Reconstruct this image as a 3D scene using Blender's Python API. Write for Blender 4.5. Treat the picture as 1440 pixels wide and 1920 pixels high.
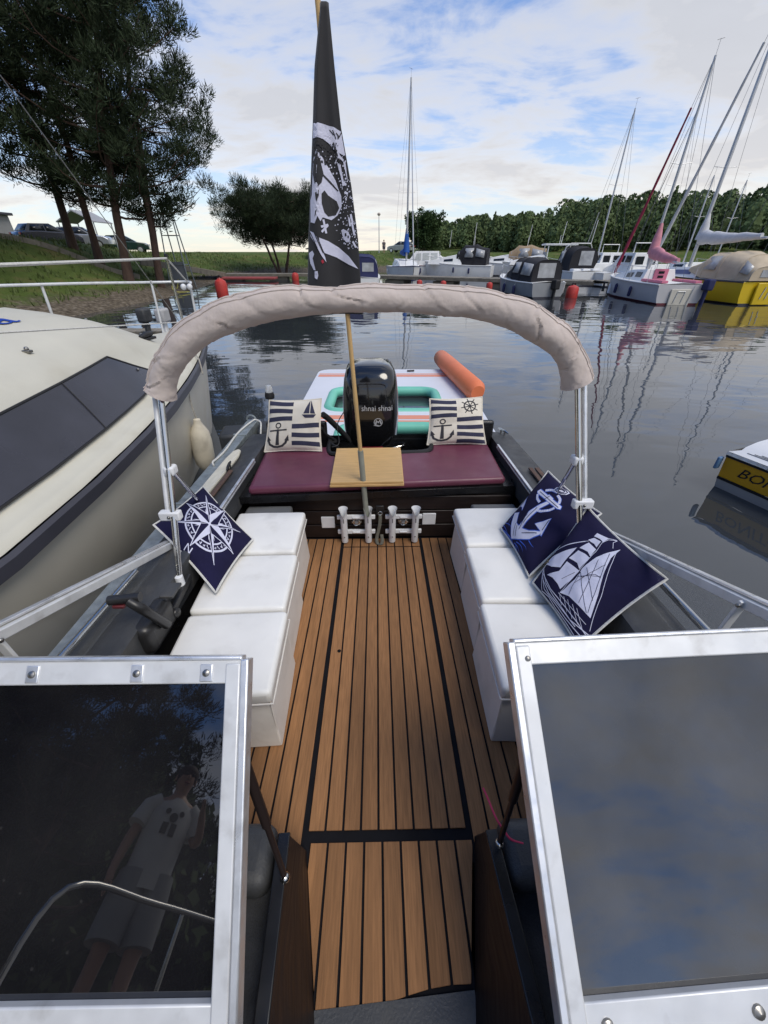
import bpy, bmesh, math, random
from mathutils import Vector, Matrix, noise
from mathutils.geometry import tessellate_polygon
R = math.radians
random.seed(7)
SC = bpy.context.scene
COL = SC.collection
for o in list(bpy.data.objects):
    bpy.data.objects.remove(o)

# ------------------------------------------------------------------ camera, sky, sun, exposure
cd = bpy.data.cameras.new('camera'); cam = bpy.data.objects.new('camera', cd); COL.objects.link(cam)
cam.location = (0, 0, 1.95); cam.rotation_euler = (R(90 - 33.8), 0, 0)
cd.sensor_fit = 'VERTICAL'; cd.sensor_height = 24; cd.lens = 12 / (960 / 729.0)
cd.clip_start = 0.02; cd.clip_end = 3000
SC.camera = cam
SUN_AZ, SUN_EL = R(138), R(58)          # from straight ahead, negative = left
world = bpy.data.worlds.new('World'); SC.world = world; world.use_nodes = True

def build_world():
    nt = world.node_tree; N = nt.nodes; L = nt.links
    N.clear()
    def nd(t, **k):
        n = N.new(t)
        for a, b in k.items(): setattr(n, a, b)
        return n
    def math_(op, a, b=None, c=None, clamp=False):
        n = nd('ShaderNodeMath', operation=op, use_clamp=clamp)
        for i, v in enumerate((a, b, c)):
            if v is None: continue
            if isinstance(v, (int, float)): n.inputs[i].default_value = v
            else: L.new(v, n.inputs[i])
        return n.outputs[0]
    def ramp(f, pts):
        n = nd('ShaderNodeValToRGB'); L.new(f, n.inputs[0]); e = n.color_ramp.elements
        while len(e) < len(pts): e.new(0.5)
        for k, (p, c) in enumerate(pts): e[k].position = p; e[k].color = (c[0], c[1], c[2], 1)
        return n.outputs[0]
    def mix(f, a, b):
        n = nd('ShaderNodeMix', data_type='RGBA')
        for s, v in ((n.inputs[0], f), (n.inputs[6], a), (n.inputs[7], b)):
            if isinstance(v, (int, float)): s.default_value = v
            elif isinstance(v, tuple): s.default_value = (v[0], v[1], v[2], 1)
            else: L.new(v, s)
        return n.outputs[2]
    out = nd('ShaderNodeOutputWorld'); bg = nd('ShaderNodeBackground'); L.new(bg.outputs[0], out.inputs[0])
    sky = nd('ShaderNodeTexSky', sky_type='NISHITA', sun_disc=False)
    sky.sun_elevation = SUN_EL; sky.sun_rotation = SUN_AZ
    sky.air_density = 1.0; sky.dust_density = 0.6; sky.ozone_density = 1.5
    tc = nd('ShaderNodeTexCoord'); sep = nd('ShaderNodeSeparateXYZ'); L.new(tc.outputs['Generated'], sep.inputs[0])
    x, y, z = sep.outputs
    zz = math_('MAXIMUM', z, 0.0)
    den = math_('ADD', zz, 0.16)
    cx = math_('DIVIDE', x, den); cy = math_('DIVIDE', y, den)
    cmb = nd('ShaderNodeCombineXYZ'); L.new(cx, cmb.inputs[0]); L.new(cy, cmb.inputs[1])
    def fbm(scale, detail, rough, off, dist=0.0, sy=1.0):
        mp = nd('ShaderNodeMapping'); L.new(cmb.outputs[0], mp.inputs[0]); mp.inputs['Location'].default_value = off
        mp.inputs['Scale'].default_value = (1, sy, 1)
        n = nd('ShaderNodeTexNoise'); L.new(mp.outputs[0], n.inputs['Vector'])
        n.inputs['Scale'].default_value = scale; n.inputs['Detail'].default_value = detail
        n.inputs['Roughness'].default_value = rough; n.inputs['Distortion'].default_value = dist
        return n.outputs['Fac']
    big = fbm(0.55, 5, 0.52, (3.1, 1.7, 0), 0.3)
    mid = fbm(1.7, 8, 0.6, (7.3, 2.2, 0), 0.4, 1.5)
    fine = fbm(5.5, 6, 0.6, (1.3, 9.2, 0), 0.2, 1.6)
    cov = math_('ADD', math_('MULTIPLY', big, 1.15), math_('MULTIPLY', mid, 0.85))
    cov = math_('ADD', cov, math_('MULTIPLY', math_('SUBTRACT', fine, 0.5), 0.18))
    cov = math_('ADD', cov, math_('MULTIPLY', x, 0.17))
    cov = math_('MULTIPLY', cov, 0.8)
    mask = ramp(cov, [(0.0, (0, 0, 0)), (0.705, (0, 0, 0)), (0.81, (0.60, 0.60, 0.60)), (0.93, (1, 1, 1))])
    thick = ramp(cov, [(0.79, (0, 0, 0)), (0.95, (1, 1, 1))])
    # warm glow low over the horizon on the sun's side
    sd = math_('ADD', math_('MULTIPLY', x, math.sin(SUN_AZ)), math_('MULTIPLY', y, math.cos(SUN_AZ)))
    side = math_('MULTIPLY_ADD', sd, 0.5, 0.5, True)
    low = math_('POWER', math_('SUBTRACT', 1.0, zz, None, True), 5.5)
    glow = math_('MULTIPLY', low, math_('MULTIPLY_ADD', side, 0.35, 0.65))
    skyc = nd('ShaderNodeMix', data_type='RGBA', blend_type='MULTIPLY'); skyc.inputs[0].default_value = 1.0
    L.new(sky.outputs[0], skyc.inputs[6]); skyc.inputs[7].default_value = (0.050, 0.078, 0.113, 1)
    blue = mix(math_('MULTIPLY', low, 0.66, None, True), skyc.outputs[2], (0.78, 0.69, 0.55))
    cl_thin = mix(glow, (0.54, 0.55, 0.57), (0.92, 0.75, 0.52))
    cl_thick = mix(glow, (0.38, 0.395, 0.43), (0.58, 0.53, 0.48))
    cloud = mix(thick, cl_thin, cl_thick)
    cloud = mix(math_('MULTIPLY', fine, 0.35), cloud, (0.49, 0.50, 0.53))
    col = mix(math_('MULTIPLY', mask, 0.93), blue, cloud)
    # below the horizon: dull ground/water tone
    below = math_('MULTIPLY', math_('LESS_THAN', z, -0.01), 1.0)
    col = mix(below, col, (0.10, 0.11, 0.11))
    L.new(col, bg.inputs[0]); bg.inputs[1].default_value = 1.0
build_world()

sd_ = bpy.data.lights.new('sun', 'SUN'); sun = bpy.data.objects.new('sun', sd_); COL.objects.link(sun)
sd_.energy = 1.45; sd_.angle = R(28); sd_.color = (1.0, 0.92, 0.80)
_d = Vector((math.sin(SUN_AZ) * math.cos(SUN_EL), math.cos(SUN_AZ) * math.cos(SUN_EL), math.sin(SUN_EL)))
sun.rotation_euler = _d.to_track_quat('Z', 'Y').to_euler(); sun.location = (-10, 12, 20)
vs = SC.view_settings; vs.view_transform = 'Standard'; vs.look = 'None'; vs.gamma = 1; vs.exposure = 0.66
SC.render.engine = 'CYCLES'

# ------------------------------------------------------------------ frames
IDM = Matrix.Identity(4)
def boat_frame():
    th = R(33.8); u, v = (706 - 720) / 729.0, (525 - 960) / 729.0
    yb = Vector((u, math.cos(th) - v * math.sin(th), -math.sin(th) - v * math.cos(th))).normalized()
    xb = yb.cross(Vector((0, 0, 1))).normalized(); zb = xb.cross(yb)
    o = Vector((0, 0, 1.95)) - 1.5 * zb
    m = Matrix((xb, yb, zb)).transposed().to_4x4(); m.translation = o
    return m
BF = boat_frame()      # the motorboat lies a little bow-up: x to the right, y aft, z up from its floor

# ------------------------------------------------------------------ materials
MATS = {}
def mat(name, col, rough=0.6, metal=0.0, var=0.0, scale=8.0, bump=0.0, bscale=40.0, spec=0.5, stretch=(1, 1, 1),
        coat=0.0, rnd=0.0, dark=None, dscale=3.0, damt=0.0, dlo=0.55, sheen=0.0, trans=0.0, rvar=0.0, emit=None):
    if name in MATS: return MATS[name]
    m = bpy.data.materials.new(name); m.use_nodes = True
    nt = m.node_tree; N = nt.nodes; L = nt.links; b = N['Principled BSDF']
    b.inputs['Base Color'].default_value = (*col, 1); b.inputs['Roughness'].default_value = rough
    b.inputs['Metallic'].default_value = metal; b.inputs['Specular IOR Level'].default_value = spec
    b.inputs['Coat Weight'].default_value = coat; b.inputs['Coat Roughness'].default_value = 0.05
    b.inputs['Sheen Weight'].default_value = sheen; b.inputs['Transmission Weight'].default_value = trans
    tc = N.new('ShaderNodeTexCoord')
    mp = N.new('ShaderNodeMapping'); L.new(tc.outputs['Object'], mp.inputs[0]); mp.inputs['Scale'].default_value = stretch
    cur = None
    def noise_(sc, det=5):
        n = N.new('ShaderNodeTexNoise'); L.new(mp.outputs[0], n.inputs['Vector'])
        n.inputs['Scale'].default_value = sc; n.inputs['Detail'].default_value = det; return n.outputs['Fac']
    def mul(colsock, fac, lo, hi):
        mr = N.new('ShaderNodeMapRange'); L.new(fac, mr.inputs[0]); mr.inputs[1].default_value = 0.25; mr.inputs[2].default_value = 0.75
        mr.inputs[3].default_value = lo; mr.inputs[4].default_value = hi
        h = N.new('ShaderNodeHueSaturation'); L.new(mr.outputs[0], h.inputs['Value'])
        if colsock is None: h.inputs['Color'].default_value = (*col, 1)
        else: L.new(colsock, h.inputs['Color'])
        return h.outputs[0]
    if var: cur = mul(cur, noise_(scale), 1 - var, 1 + var)
    if rnd:
        oi = N.new('ShaderNodeObjectInfo')
        mr = N.new('ShaderNodeMapRange'); L.new(oi.outputs['Random'], mr.inputs[0]); mr.inputs[3].default_value = 1 - rnd; mr.inputs[4].default_value = 1 + rnd
        h = N.new('ShaderNodeHueSaturation'); L.new(mr.outputs[0], h.inputs['Value'])
        if cur is None: h.inputs['Color'].default_value = (*col, 1)
        else: L.new(cur, h.inputs['Color'])
        cur = h.outputs[0]
    if dark is not None:
        f = noise_(dscale, 8)
        mr = N.new('ShaderNodeMapRange'); L.new(f, mr.inputs[0]); mr.inputs[1].default_value = dlo; mr.inputs[2].default_value = dlo + 0.17; mr.inputs[4].default_value = damt
        mx = N.new('ShaderNodeMix'); mx.data_type = 'RGBA'; L.new(mr.outputs[0], mx.inputs[0])
        if cur is None: mx.inputs[6].default_value = (*col, 1)
        else: L.new(cur, mx.inputs[6])
        mx.inputs[7].default_value = (*dark, 1); cur = mx.outputs[2]
    if cur is not None: L.new(cur, b.inputs['Base Color'])
    if rvar:
        mr = N.new('ShaderNodeMapRange'); L.new(noise_(scale * 1.7), mr.inputs[0]); mr.inputs[1].default_value = 0.3; mr.inputs[2].default_value = 0.7
        mr.inputs[3].default_value = max(0.01, rough - rvar); mr.inputs[4].default_value = min(1, rough + rvar); L.new(mr.outputs[0], b.inputs['Roughness'])
    if bump:
        bp = N.new('ShaderNodeBump'); bp.inputs['Strength'].default_value = 1.0; bp.inputs['Distance'].default_value = bump
        L.new(noise_(bscale, 4), bp.inputs['Height']); L.new(bp.outputs[0], b.inputs['Normal'])
    MATS[name] = m
    return m

# ------------------------------------------------------------------ mesh helpers
class MB:
    def __init__(s): s.v = []; s.f = []
    def add(s, vs, fs):
        o = len(s.v); s.v += [Vector(p) for p in vs]; s.f += [tuple(i + o for i in q) for q in fs]; return s
    def box(s, c, d, rot=None):
        c = Vector(c); hx, hy, hz = d[0] / 2, d[1] / 2, d[2] / 2
        vs = [Vector((sx * hx, sy * hy, sz * hz)) for sz in (-1, 1) for sy in (-1, 1) for sx in (-1, 1)]
        if rot is not None: vs = [rot @ p for p in vs]
        return s.add([p + c for p in vs], [(0, 2, 3, 1), (4, 5, 7, 6), (0, 1, 5, 4), (2, 6, 7, 3), (0, 4, 6, 2), (1, 3, 7, 5)])
    def bar(s, a, b, w, h, up=(0, 0, 1)):
        a = Vector(a); b = Vector(b); d = b - a; y = d.normalized(); x = y.cross(Vector(up))
        if x.length < 1e-5: x = y.cross(Vector((1, 0, 0)))
        x.normalize(); z = x.cross(y)
        return s.box((a + b) / 2, (w, d.length, h), Matrix((x, y, z)).transposed())
    def tube(s, pts, r, n=10, caps=True, rr=None, sq=None):
        pts = [Vector(p) for p in pts]; m = len(pts); vs = []; fs = []
        prev = None
        for i, p in enumerate(pts):
            t = (pts[min(i + 1, m - 1)] - pts[max(i - 1, 0)])
            t = t.normalized() if t.length > 1e-9 else Vector((0, 0, 1))
            if prev is None:
                a = Vector((0, 0, 1)) if abs(t.z) < 0.9 else Vector((1, 0, 0)); prev = t.cross(a).normalized()
            x = (prev - t * prev.dot(t));
            x = x.normalized() if x.length > 1e-6 else t.orthogonal().normalized()
            prev = x; yv = t.cross(x); q = rr[i] if rr else r
            for k in range(n):
                an = 2 * math.pi * k / n
                vs.append(p + (x * math.cos(an) * q + yv * math.sin(an) * q * (sq or 1)))
        for i in range(m - 1):
            for k in range(n):
                fs.append((i * n + k, i * n + (k + 1) % n, (i + 1) * n + (k + 1) % n, (i + 1) * n + k))
        if caps: fs.append(tuple(range(n - 1, -1, -1))); fs.append(tuple(range((m - 1) * n, m * n)))
        return s.add(vs, fs)
    def lathe(s, prof, c=(0, 0, 0), n=20, axis='Z', rot=None):
        vs = []; fs = []; c = Vector(c)
        for r, h in prof:
            for k in range(n):
                an = 2 * math.pi * k / n; p = Vector((r * math.cos(an), r * math.sin(an), h))
                if axis == 'Y': p = Vector((p.x, -p.z, p.y))
                if axis == 'X': p = Vector((p.z, p.x, p.y))
                if rot is not None: p = rot @ p
                vs.append(p + c)
        m = len(prof)
        for i in range(m - 1):
            for k in range(n): fs.append((i * n + k, i * n + (k + 1) % n, (i + 1) * n + (k + 1) % n, (i + 1) * n + k))
        fs.append(tuple(range(n - 1, -1, -1))); fs.append(tuple(range((m - 1) * n, m * n)))
        return s.add(vs, fs)
    def prism(s, poly, a, b, plane='XY'):
        def P(p, h): return {'XY': (p[0], p[1], h), 'XZ': (p[0], h, p[1]), 'YZ': (h, p[0], p[1])}[plane]
        n = len(poly); vs = [P(p, a) for p in poly] + [P(p, b) for p in poly]
        fs = [(i, (i + 1) % n, n + (i + 1) % n, n + i) for i in range(n)]
        tr = tessellate_polygon([[Vector((p[0], p[1], 0)) for p in poly]])
        fs += [(t[2], t[1], t[0]) for t in tr] + [(t[0] + n, t[1] + n, t[2] + n) for t in tr]
        return s.add(vs, fs)
    def grid(s, rows, close=False):
        nr = len(rows); nc = len(rows[0]); vs = [p for r in rows for p in r]; fs = []
        for i in range(nr - 1):
            for j in range(nc if close else nc - 1):
                fs.append((i * nc + j, i * nc + (j + 1) % nc, (i + 1) * nc + (j + 1) % nc, (i + 1) * nc + j))
        return s.add(vs, fs)
    def quad(s, a, b, c, d): return s.add([a, b, c, d], [(0, 1, 2, 3)])
    def sphere(s, c, r, n=12, m=8, sc=(1, 1, 1)):
        c = Vector(c); vs = []; rows = []
        for i in range(m + 1):
            ph = math.pi * i / m
            rows.append([c + Vector((r * sc[0] * math.sin(ph) * math.cos(2 * math.pi * k / n), r * sc[1] * math.sin(ph) * math.sin(2 * math.pi * k / n), r * sc[2] * math.cos(ph))) for k in range(n)])
        return s.grid(rows, True)

def mesh_of(mb, name, smooth=40, doubles=False, normals=True):
    me = bpy.data.meshes.new(name); me.from_pydata([tuple(v) for v in mb.v], [], mb.f)
    if normals or doubles:
        bm = bmesh.new(); bm.from_mesh(me)
        if doubles: bmesh.ops.remove_doubles(bm, verts=bm.verts, dist=1e-5)
        if normals: bmesh.ops.recalc_face_normals(bm, faces=bm.faces)
        bm.to_mesh(me); bm.free()
    if smooth:
        for p in me.polygons: p.use_smooth = True
        me.set_sharp_from_angle(angle=R(smooth))
    return me
def obj(name, mb, m, parent=None, frame=IDM, bevel=0, smooth=40, doubles=False, seg=2, normals=True, label=None):
    """one mesh object; its coordinates are those of `frame` (the parent's frame when it has a parent)"""
    me = mb if isinstance(mb, bpy.types.Mesh) else mesh_of(mb, name, smooth, doubles, normals)
    o = bpy.data.objects.new(name, me); COL.objects.link(o)
    if m is not None:
        me.materials.clear(); me.materials.append(m)
    if parent is not None:
        o.parent = parent; o.matrix_local = Matrix.Translation(-Vector(parent.get('_c', (0, 0, 0)))) if '_c' in parent else IDM.copy()
        if '_c' not in parent: o['_s'] = 1
    else: o.matrix_world = frame
    if bevel:
        md = o.modifiers.new('bevel', 'BEVEL'); md.width = bevel; md.segments = seg; md.limit_method = 'ANGLE'; md.angle_limit = R(40)
    if label: o['label'] = label
    return o
def tag(o, label, cat, group=None, kind=None):
    if label: o['label'] = label
    if cat: o['category'] = cat
    if group: o['group'] = group
    if kind: o['kind'] = kind
    return o
def thing(name, label, cat, loc=(0, 0, 0), frame=IDM, group=None, rotz=0):
    """an Empty at the thing's base; parts are given in `frame` coordinates"""
    o = bpy.data.objects.new(name, None); COL.objects.link(o); o.empty_display_size = 0.1
    o.matrix_world = frame @ Matrix.Translation(loc) @ Matrix.Rotation(rotz, 4, 'Z'); o['_c'] = list(loc)
    return tag(o, label, cat, group)
def single(name, mb, m, label, cat, loc=(0, 0, 0), frame=IDM, group=None, **k):
    """a thing that is one mesh, its origin moved to loc"""
    l = Vector(loc); mb.v = [p - l for p in mb.v]
    o = obj(name, mb, m, None, frame @ Matrix.Translation(l), **k)
    return tag(o, label, cat, group)
def struct(name, mb, m, **k):
    o = obj(name, mb, m, **k); o['kind'] = 'structure'; return o
def arc(c, r, a0, a1, n, plane='XZ', ry=None):
    ry = ry or r; out = []
    for i in range(n + 1):
        a = R(a0 + (a1 - a0) * i / n); q = (r * math.cos(a), ry * math.sin(a))
        out.append({'XZ': Vector((c[0] + q[0], c[1], c[2] + q[1])), 'XY': Vector((c[0] + q[0], c[1] + q[1], c[2])), 'YZ': Vector((c[0], c[1] + q[0], c[2] + q[1]))}[plane])
    return out
def spline(pts, n=6):
    P = [Vector(p) for p in pts]; out = []
    for i in range(len(P) - 1):
        a, b, c, d = P[max(i - 1, 0)], P[i], P[i + 1], P[min(i + 2, len(P) - 1)]
        for k in range(n):
            t = k / n
            out.append(0.5 * ((2 * b) + (c - a) * t + (2 * a - 5 * b + 4 * c - d) * t * t + (3 * b - a - 3 * c + d) * t ** 3))
    out.append(P[-1]); return out
def flat_print(name, polys, fn, m, parent, edge=0.05):
    """flat print: 2D polygons laid on a surface fn(u, v) -> point"""
    bm = bmesh.new()
    for poly in polys:
        pv = [Vector((p[0], p[1], 0)) for p in poly]; vs = [bm.verts.new(p) for p in pv]
        for t in tessellate_polygon([pv]):
            try: bm.faces.new([vs[i] for i in t])
            except ValueError: pass
    for _ in range(5):
        es = [e for e in bm.edges if e.calc_length() > edge]
        if not es: break
        bmesh.ops.subdivide_edges(bm, edges=es, cuts=1); bmesh.ops.triangulate(bm, faces=bm.faces)
    bmesh.ops.recalc_face_normals(bm, faces=bm.faces)
    for v in bm.verts: v.co = fn(v.co.x, v.co.y)
    me = bpy.data.meshes.new(name); bm.to_mesh(me); bm.free()
    return obj(name, me, m, parent)
def stroke(pts, w, closed=False, taper=False):
    """polyline -> list of small quads"""
    out = []; P = [Vector((p[0], p[1])) for p in pts]
    if closed: P.append(P[0])
    n = len(P) - 1; nr = []
    for i in range(len(P)):
        a = P[max(i - 1, 0)]; b = P[min(i + 1, len(P) - 1)]
        if closed and i in (0, len(P) - 1): a, b = P[-2], P[1]
        d = (b - a).normalized(); nr.append(Vector((-d.y, d.x)))
    for i in range(n):
        w0 = w / 2 * (1 - i / n if taper else 1); w1 = w / 2 * (1 - (i + 1) / n if taper else 1)
        q = [P[i] + nr[i] * w0, P[i + 1] + nr[i + 1] * w1, P[i + 1] - nr[i + 1] * w1, P[i] - nr[i] * w0]
        if w1 < 1e-5: q = [q[0], P[i + 1], q[3]]
        out.append([tuple(p) for p in q])
    return out
def text_polys(body, size, fontx=1.0, shear=0.0):
    """lettering as a flat mesh: returns bmesh in xy, centred"""
    cu = bpy.data.curves.new('t', 'FONT'); cu.body = body; cu.size = size; cu.align_x = 'CENTER'; cu.align_y = 'CENTER'; cu.shear = shear
    cu.resolution_u = 2
    o = bpy.data.objects.new('t', cu); COL.objects.link(o)
    dg = bpy.context.evaluated_depsgraph_get(); me = bpy.data.meshes.new_from_object(o.evaluated_get(dg))
    bpy.data.objects.remove(o); bpy.data.curves.remove(cu)
    for v in me.vertices: v.co.x *= fontx
    return me
def lettering(name, body, size, fn, m, parent, fontx=1.0, shear=0.0, edge=0.03):
    me = text_polys(body, size, fontx, shear); bm = bmesh.new(); bm.from_mesh(me); bpy.data.meshes.remove(me)
    bmesh.ops.triangulate(bm, faces=bm.faces)
    for _ in range(3):
        es = [e for e in bm.edges if e.calc_length() > edge]
        if not es: break
        bmesh.ops.subdivide_edges(bm, edges=es, cuts=1); bmesh.ops.triangulate(bm, faces=bm.faces)
    for v in bm.verts: v.co = fn(v.co.x, v.co.y)
    me = bpy.data.meshes.new(name); bm.to_mesh(me); bm.free()
    return obj(name, me, m, parent)
def finish():
    for o in bpy.data.objects:
        for k in ('_c', '_s'):
            if k in o: del o[k]
# ------------------------------------------------------------------ water and land
def water_mat():
    m = bpy.data.materials.new('lake_water'); m.use_nodes = True; nt = m.node_tree; N = nt.nodes; L = nt.links; b = N['Principled BSDF']
    b.inputs['Base Color'].default_value = (0.034, 0.039, 0.045, 1); b.inputs['Roughness'].default_value = 0.015
    b.inputs['IOR'].default_value = 1.52; b.inputs['Specular IOR Level'].default_value = 1.0
    tc = N.new('ShaderNodeTexCoord')
    def nz(sc, st, det, dist=0.0):
        mp = N.new('ShaderNodeMapping'); L.new(tc.outputs['Object'], mp.inputs[0]); mp.inputs['Scale'].default_value = st; mp.inputs['Rotation'].default_value = (0, 0, R(8))
        n = N.new('ShaderNodeTexNoise'); L.new(mp.outputs[0], n.inputs['Vector']); n.inputs['Scale'].default_value = sc; n.inputs['Detail'].default_value = det
        n.inputs['Distortion'].default_value = dist; n.inputs['Roughness'].default_value = 0.45; return n.outputs['Fac']
    def mul(a, k):
        q = N.new('ShaderNodeMath'); q.operation = 'MULTIPLY'; L.new(a, q.inputs[0]); q.inputs[1].default_value = k; return q.outputs[0]
    def add(a, c):
        q = N.new('ShaderNodeMath'); q.operation = 'ADD'; L.new(a, q.inputs[0]); L.new(c, q.inputs[1]); return q.outputs[0]
    h = add(add(mul(nz(0.55, (0.55, 1.0, 1), 2, 0.6), 0.024), mul(nz(1.9, (0.5, 1.0, 1), 2, 0.5), 0.0072)), mul(nz(7.0, (0.6, 1.0, 1), 2), 0.0007))
    bp = N.new('ShaderNodeBump'); bp.inputs['Strength'].default_value = 1.0; bp.inputs['Distance'].default_value = 1.0
    L.new(h, bp.inputs['Height']); L.new(bp.outputs[0], b.inputs['Normal'])
    return m
struct('water', MB().quad((-600, -300, 0), (600, -300, 0), (600, 900, 0), (-600, 900, 0)), water_mat(), smooth=0)

import numpy as np
SHORE = [(-9, -120), (-9, -34), (-9.5, -20), (-12.5, -8), (-13.2, 0), (-12.2, 12), (-11.4, 16), (-11.2, 22), (-12.6, 32), (-13.5, 42), (-11.5, 50), (-6, 55), (3, 60), (12, 63), (22, 66), (34, 64), (48, 58), (70, 50), (88, 20), (92, -30), (75, -75), (40, -110), (10, -124)]
LAND = SHORE          # the lake's outline; land is everything outside it
def shore_dist(P):
    """signed distance to the shore line, positive on land; P is n x 2"""
    d2 = np.full(len(P), 1e9)
    for a, b in zip(SHORE[:-1], SHORE[1:]):
        a = np.array(a, float); b = np.array(b, float); ab = b - a
        t = np.clip(((P - a) @ ab) / (ab @ ab), 0, 1); q = a + t[:, None] * ab
        d2 = np.minimum(d2, ((P - q) ** 2).sum(1))
    ins = np.zeros(len(P), bool); n = len(LAND); j = n - 1
    for i in range(n):
        xi, yi = LAND[i]; xj, yj = LAND[j]
        c = ((yi > P[:, 1]) != (yj > P[:, 1])) & (P[:, 0] < (xj - xi) * (P[:, 1] - yi) / ((yj - yi) or 1e-9) + xi)
        ins ^= c; j = i
    return np.where(ins, -1, 1) * np.sqrt(d2)
def sstep(a, b, x): t = np.clip((x - a) / (b - a), 0, 1); return t * t * (3 - 2 * t)
def land_h(X, Y):
    X = np.atleast_1d(np.asarray(X, float)); Y = np.atleast_1d(np.asarray(Y, float))
    d = shore_dist(np.stack([X, Y], 1))
    left = sstep(-8, -13, X) * sstep(48, 26, Y)                       # higher, wooded bank on the left
    crest = 1.75 + 0.85 * left + 0.25 * sstep(10, 60, X)
    wid = 9.5 - 1.0 * left
    h = -0.9 + 0.9 * sstep(-2.5, 0.0, d) + 0.32 * sstep(0, 0.9, d) + (crest - 0.32) * sstep(0.5, wid, d)
    h += 0.6 * sstep(20, 60, d) * sstep(-30, 10, X) + 4.0 * sstep(25, 90, d) * sstep(5, 60, X)
    h += 0.07 * np.sin(X * 1.3 + 0.6 * Y) * np.cos(Y * 0.9 - 0.3 * X) * sstep(0, 2, d)
    return h
def LH(x, y): return float(land_h([x], [y])[0])
def land_mat():
    m = bpy.data.materials.new('grass_bank'); m.use_nodes = True; nt = m.node_tree; N = nt.nodes; L = nt.links; b = N['Principled BSDF']
    b.inputs['Roughness'].default_value = 0.95; b.inputs['Specular IOR Level'].default_value = 0.15
    tc = N.new('ShaderNodeTexCoord')
    def nz(sc, det=6):
        n = N.new('ShaderNodeTexNoise'); L.new(tc.outputs['Object'], n.inputs['Vector']); n.inputs['Scale'].default_value = sc; n.inputs['Detail'].default_value = det; return n.outputs['Fac']
    def rp(f, pts):
        n = N.new('ShaderNodeValToRGB'); L.new(f, n.inputs[0]); e = n.color_ramp.elements
        while len(e) < len(pts): e.new(0.5)
        for k, (p, c) in enumerate(pts): e[k].position = p; e[k].color = (*c, 1)
        return n.outputs[0]
    g = rp(nz(0.9), [(0.3, (0.060, 0.088, 0.020)), (0.5, (0.082, 0.118, 0.028)), (0.62, (0.110, 0.122, 0.038)), (0.75, (0.14, 0.115, 0.055))])
    s = rp(nz(7), [(0.3, (0.05, 0.04, 0.03)), (0.55, (0.14, 0.115, 0.085)), (0.75, (0.26, 0.23, 0.19))])
    sp = N.new('ShaderNodeSeparateXYZ'); L.new(tc.outputs['Object'], sp.inputs[0])
    a = N.new('ShaderNodeMath'); a.operation = 'MULTIPLY_ADD'; L.new(nz(1.5), a.inputs[0]); a.inputs[1].default_value = 0.7; L.new(sp.outputs[2], a.inputs[2])
    mr = N.new('ShaderNodeMapRange'); L.new(a.outputs[0], mr.inputs[0]); mr.inputs[1].default_value = 0.66; mr.inputs[2].default_value = 0.92
    mx = N.new('ShaderNodeMix'); mx.data_type = 'RGBA'; L.new(mr.outputs[0], mx.inputs[0]); L.new(s, mx.inputs[6]); L.new(g, mx.inputs[7])
    L.new(mx.outputs[2], b.inputs['Base Color'])
    bp = N.new('ShaderNodeBump'); bp.inputs['Distance'].default_value = 0.08; L.new(nz(9, 6), bp.inputs['Height']); L.new(bp.outputs[0], b.inputs['Normal'])
    return m
def build_land():
    xs = np.concatenate([np.arange(-320, -60, 13.0), np.arange(-60, 60, 1.0), np.arange(60, 420, 9.0)])
    ys = np.concatenate([np.arange(-200, -40, 8.0), np.arange(-40, 84, 1.0), np.arange(84, 420, 9.0)])
    X, Y = np.meshgrid(xs, ys); H = land_h(X.ravel(), Y.ravel())
    nx, ny = len(xs), len(ys)
    vs = list(zip(X.ravel().tolist(), Y.ravel().tolist(), H.tolist()))
    Hm = H.reshape(ny, nx); fs = []
    for j in range(ny - 1):
        for i in range(nx - 1):
            if max(Hm[j, i], Hm[j, i + 1], Hm[j + 1, i], Hm[j + 1, i + 1]) > -0.85:
                k = j * nx + i; fs.append((k, k + 1, k + nx + 1, k + nx))
    mb = MB(); mb.v = [Vector(v) for v in vs]; mb.f = fs
    o = struct('ground', mb, land_mat(), normals=False); return o
build_land()
def grass():
    rnd = random.Random(3); mb = MB(); n = 0
    P = []
    while len(P) < 9000:
        x = rnd.uniform(-32, -6); y = rnd.uniform(8, 56)
        P.append((x, y))
    for k in range(3500): P.append((rnd.uniform(-12, 40), rnd.uniform(56, 72)))
    A = np.array(P); d = shore_dist(A); H = land_h(A[:, 0], A[:, 1])
    for (x, y), dd, h in zip(P, d, H):
        if dd < 0.9 or dd > 12: continue
        s = 0.10 + 0.14 * rnd.random()
        for q in range(3):
            a = rnd.uniform(0, 6.28); dx, dy = math.cos(a) * s * 0.5, math.sin(a) * s * 0.5; w = 0.03
            mb.add([(x - dy * w / s * 2, y + dx * w / s * 2, h - 0.02), (x + dy * w / s * 2, y - dx * w / s * 2, h - 0.02), (x + dx, y + dy, h + s)], [(0, 1, 2)])
    o = obj('grass_tufts', mb, mat('grass_blade', (0.105, 0.14, 0.038), 0.8, var=0.35, scale=0.6), smooth=0, normals=False)
    tag(o, 'uneven tufts of grass growing on the lake bank', 'grass', kind='stuff')
grass()

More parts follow.
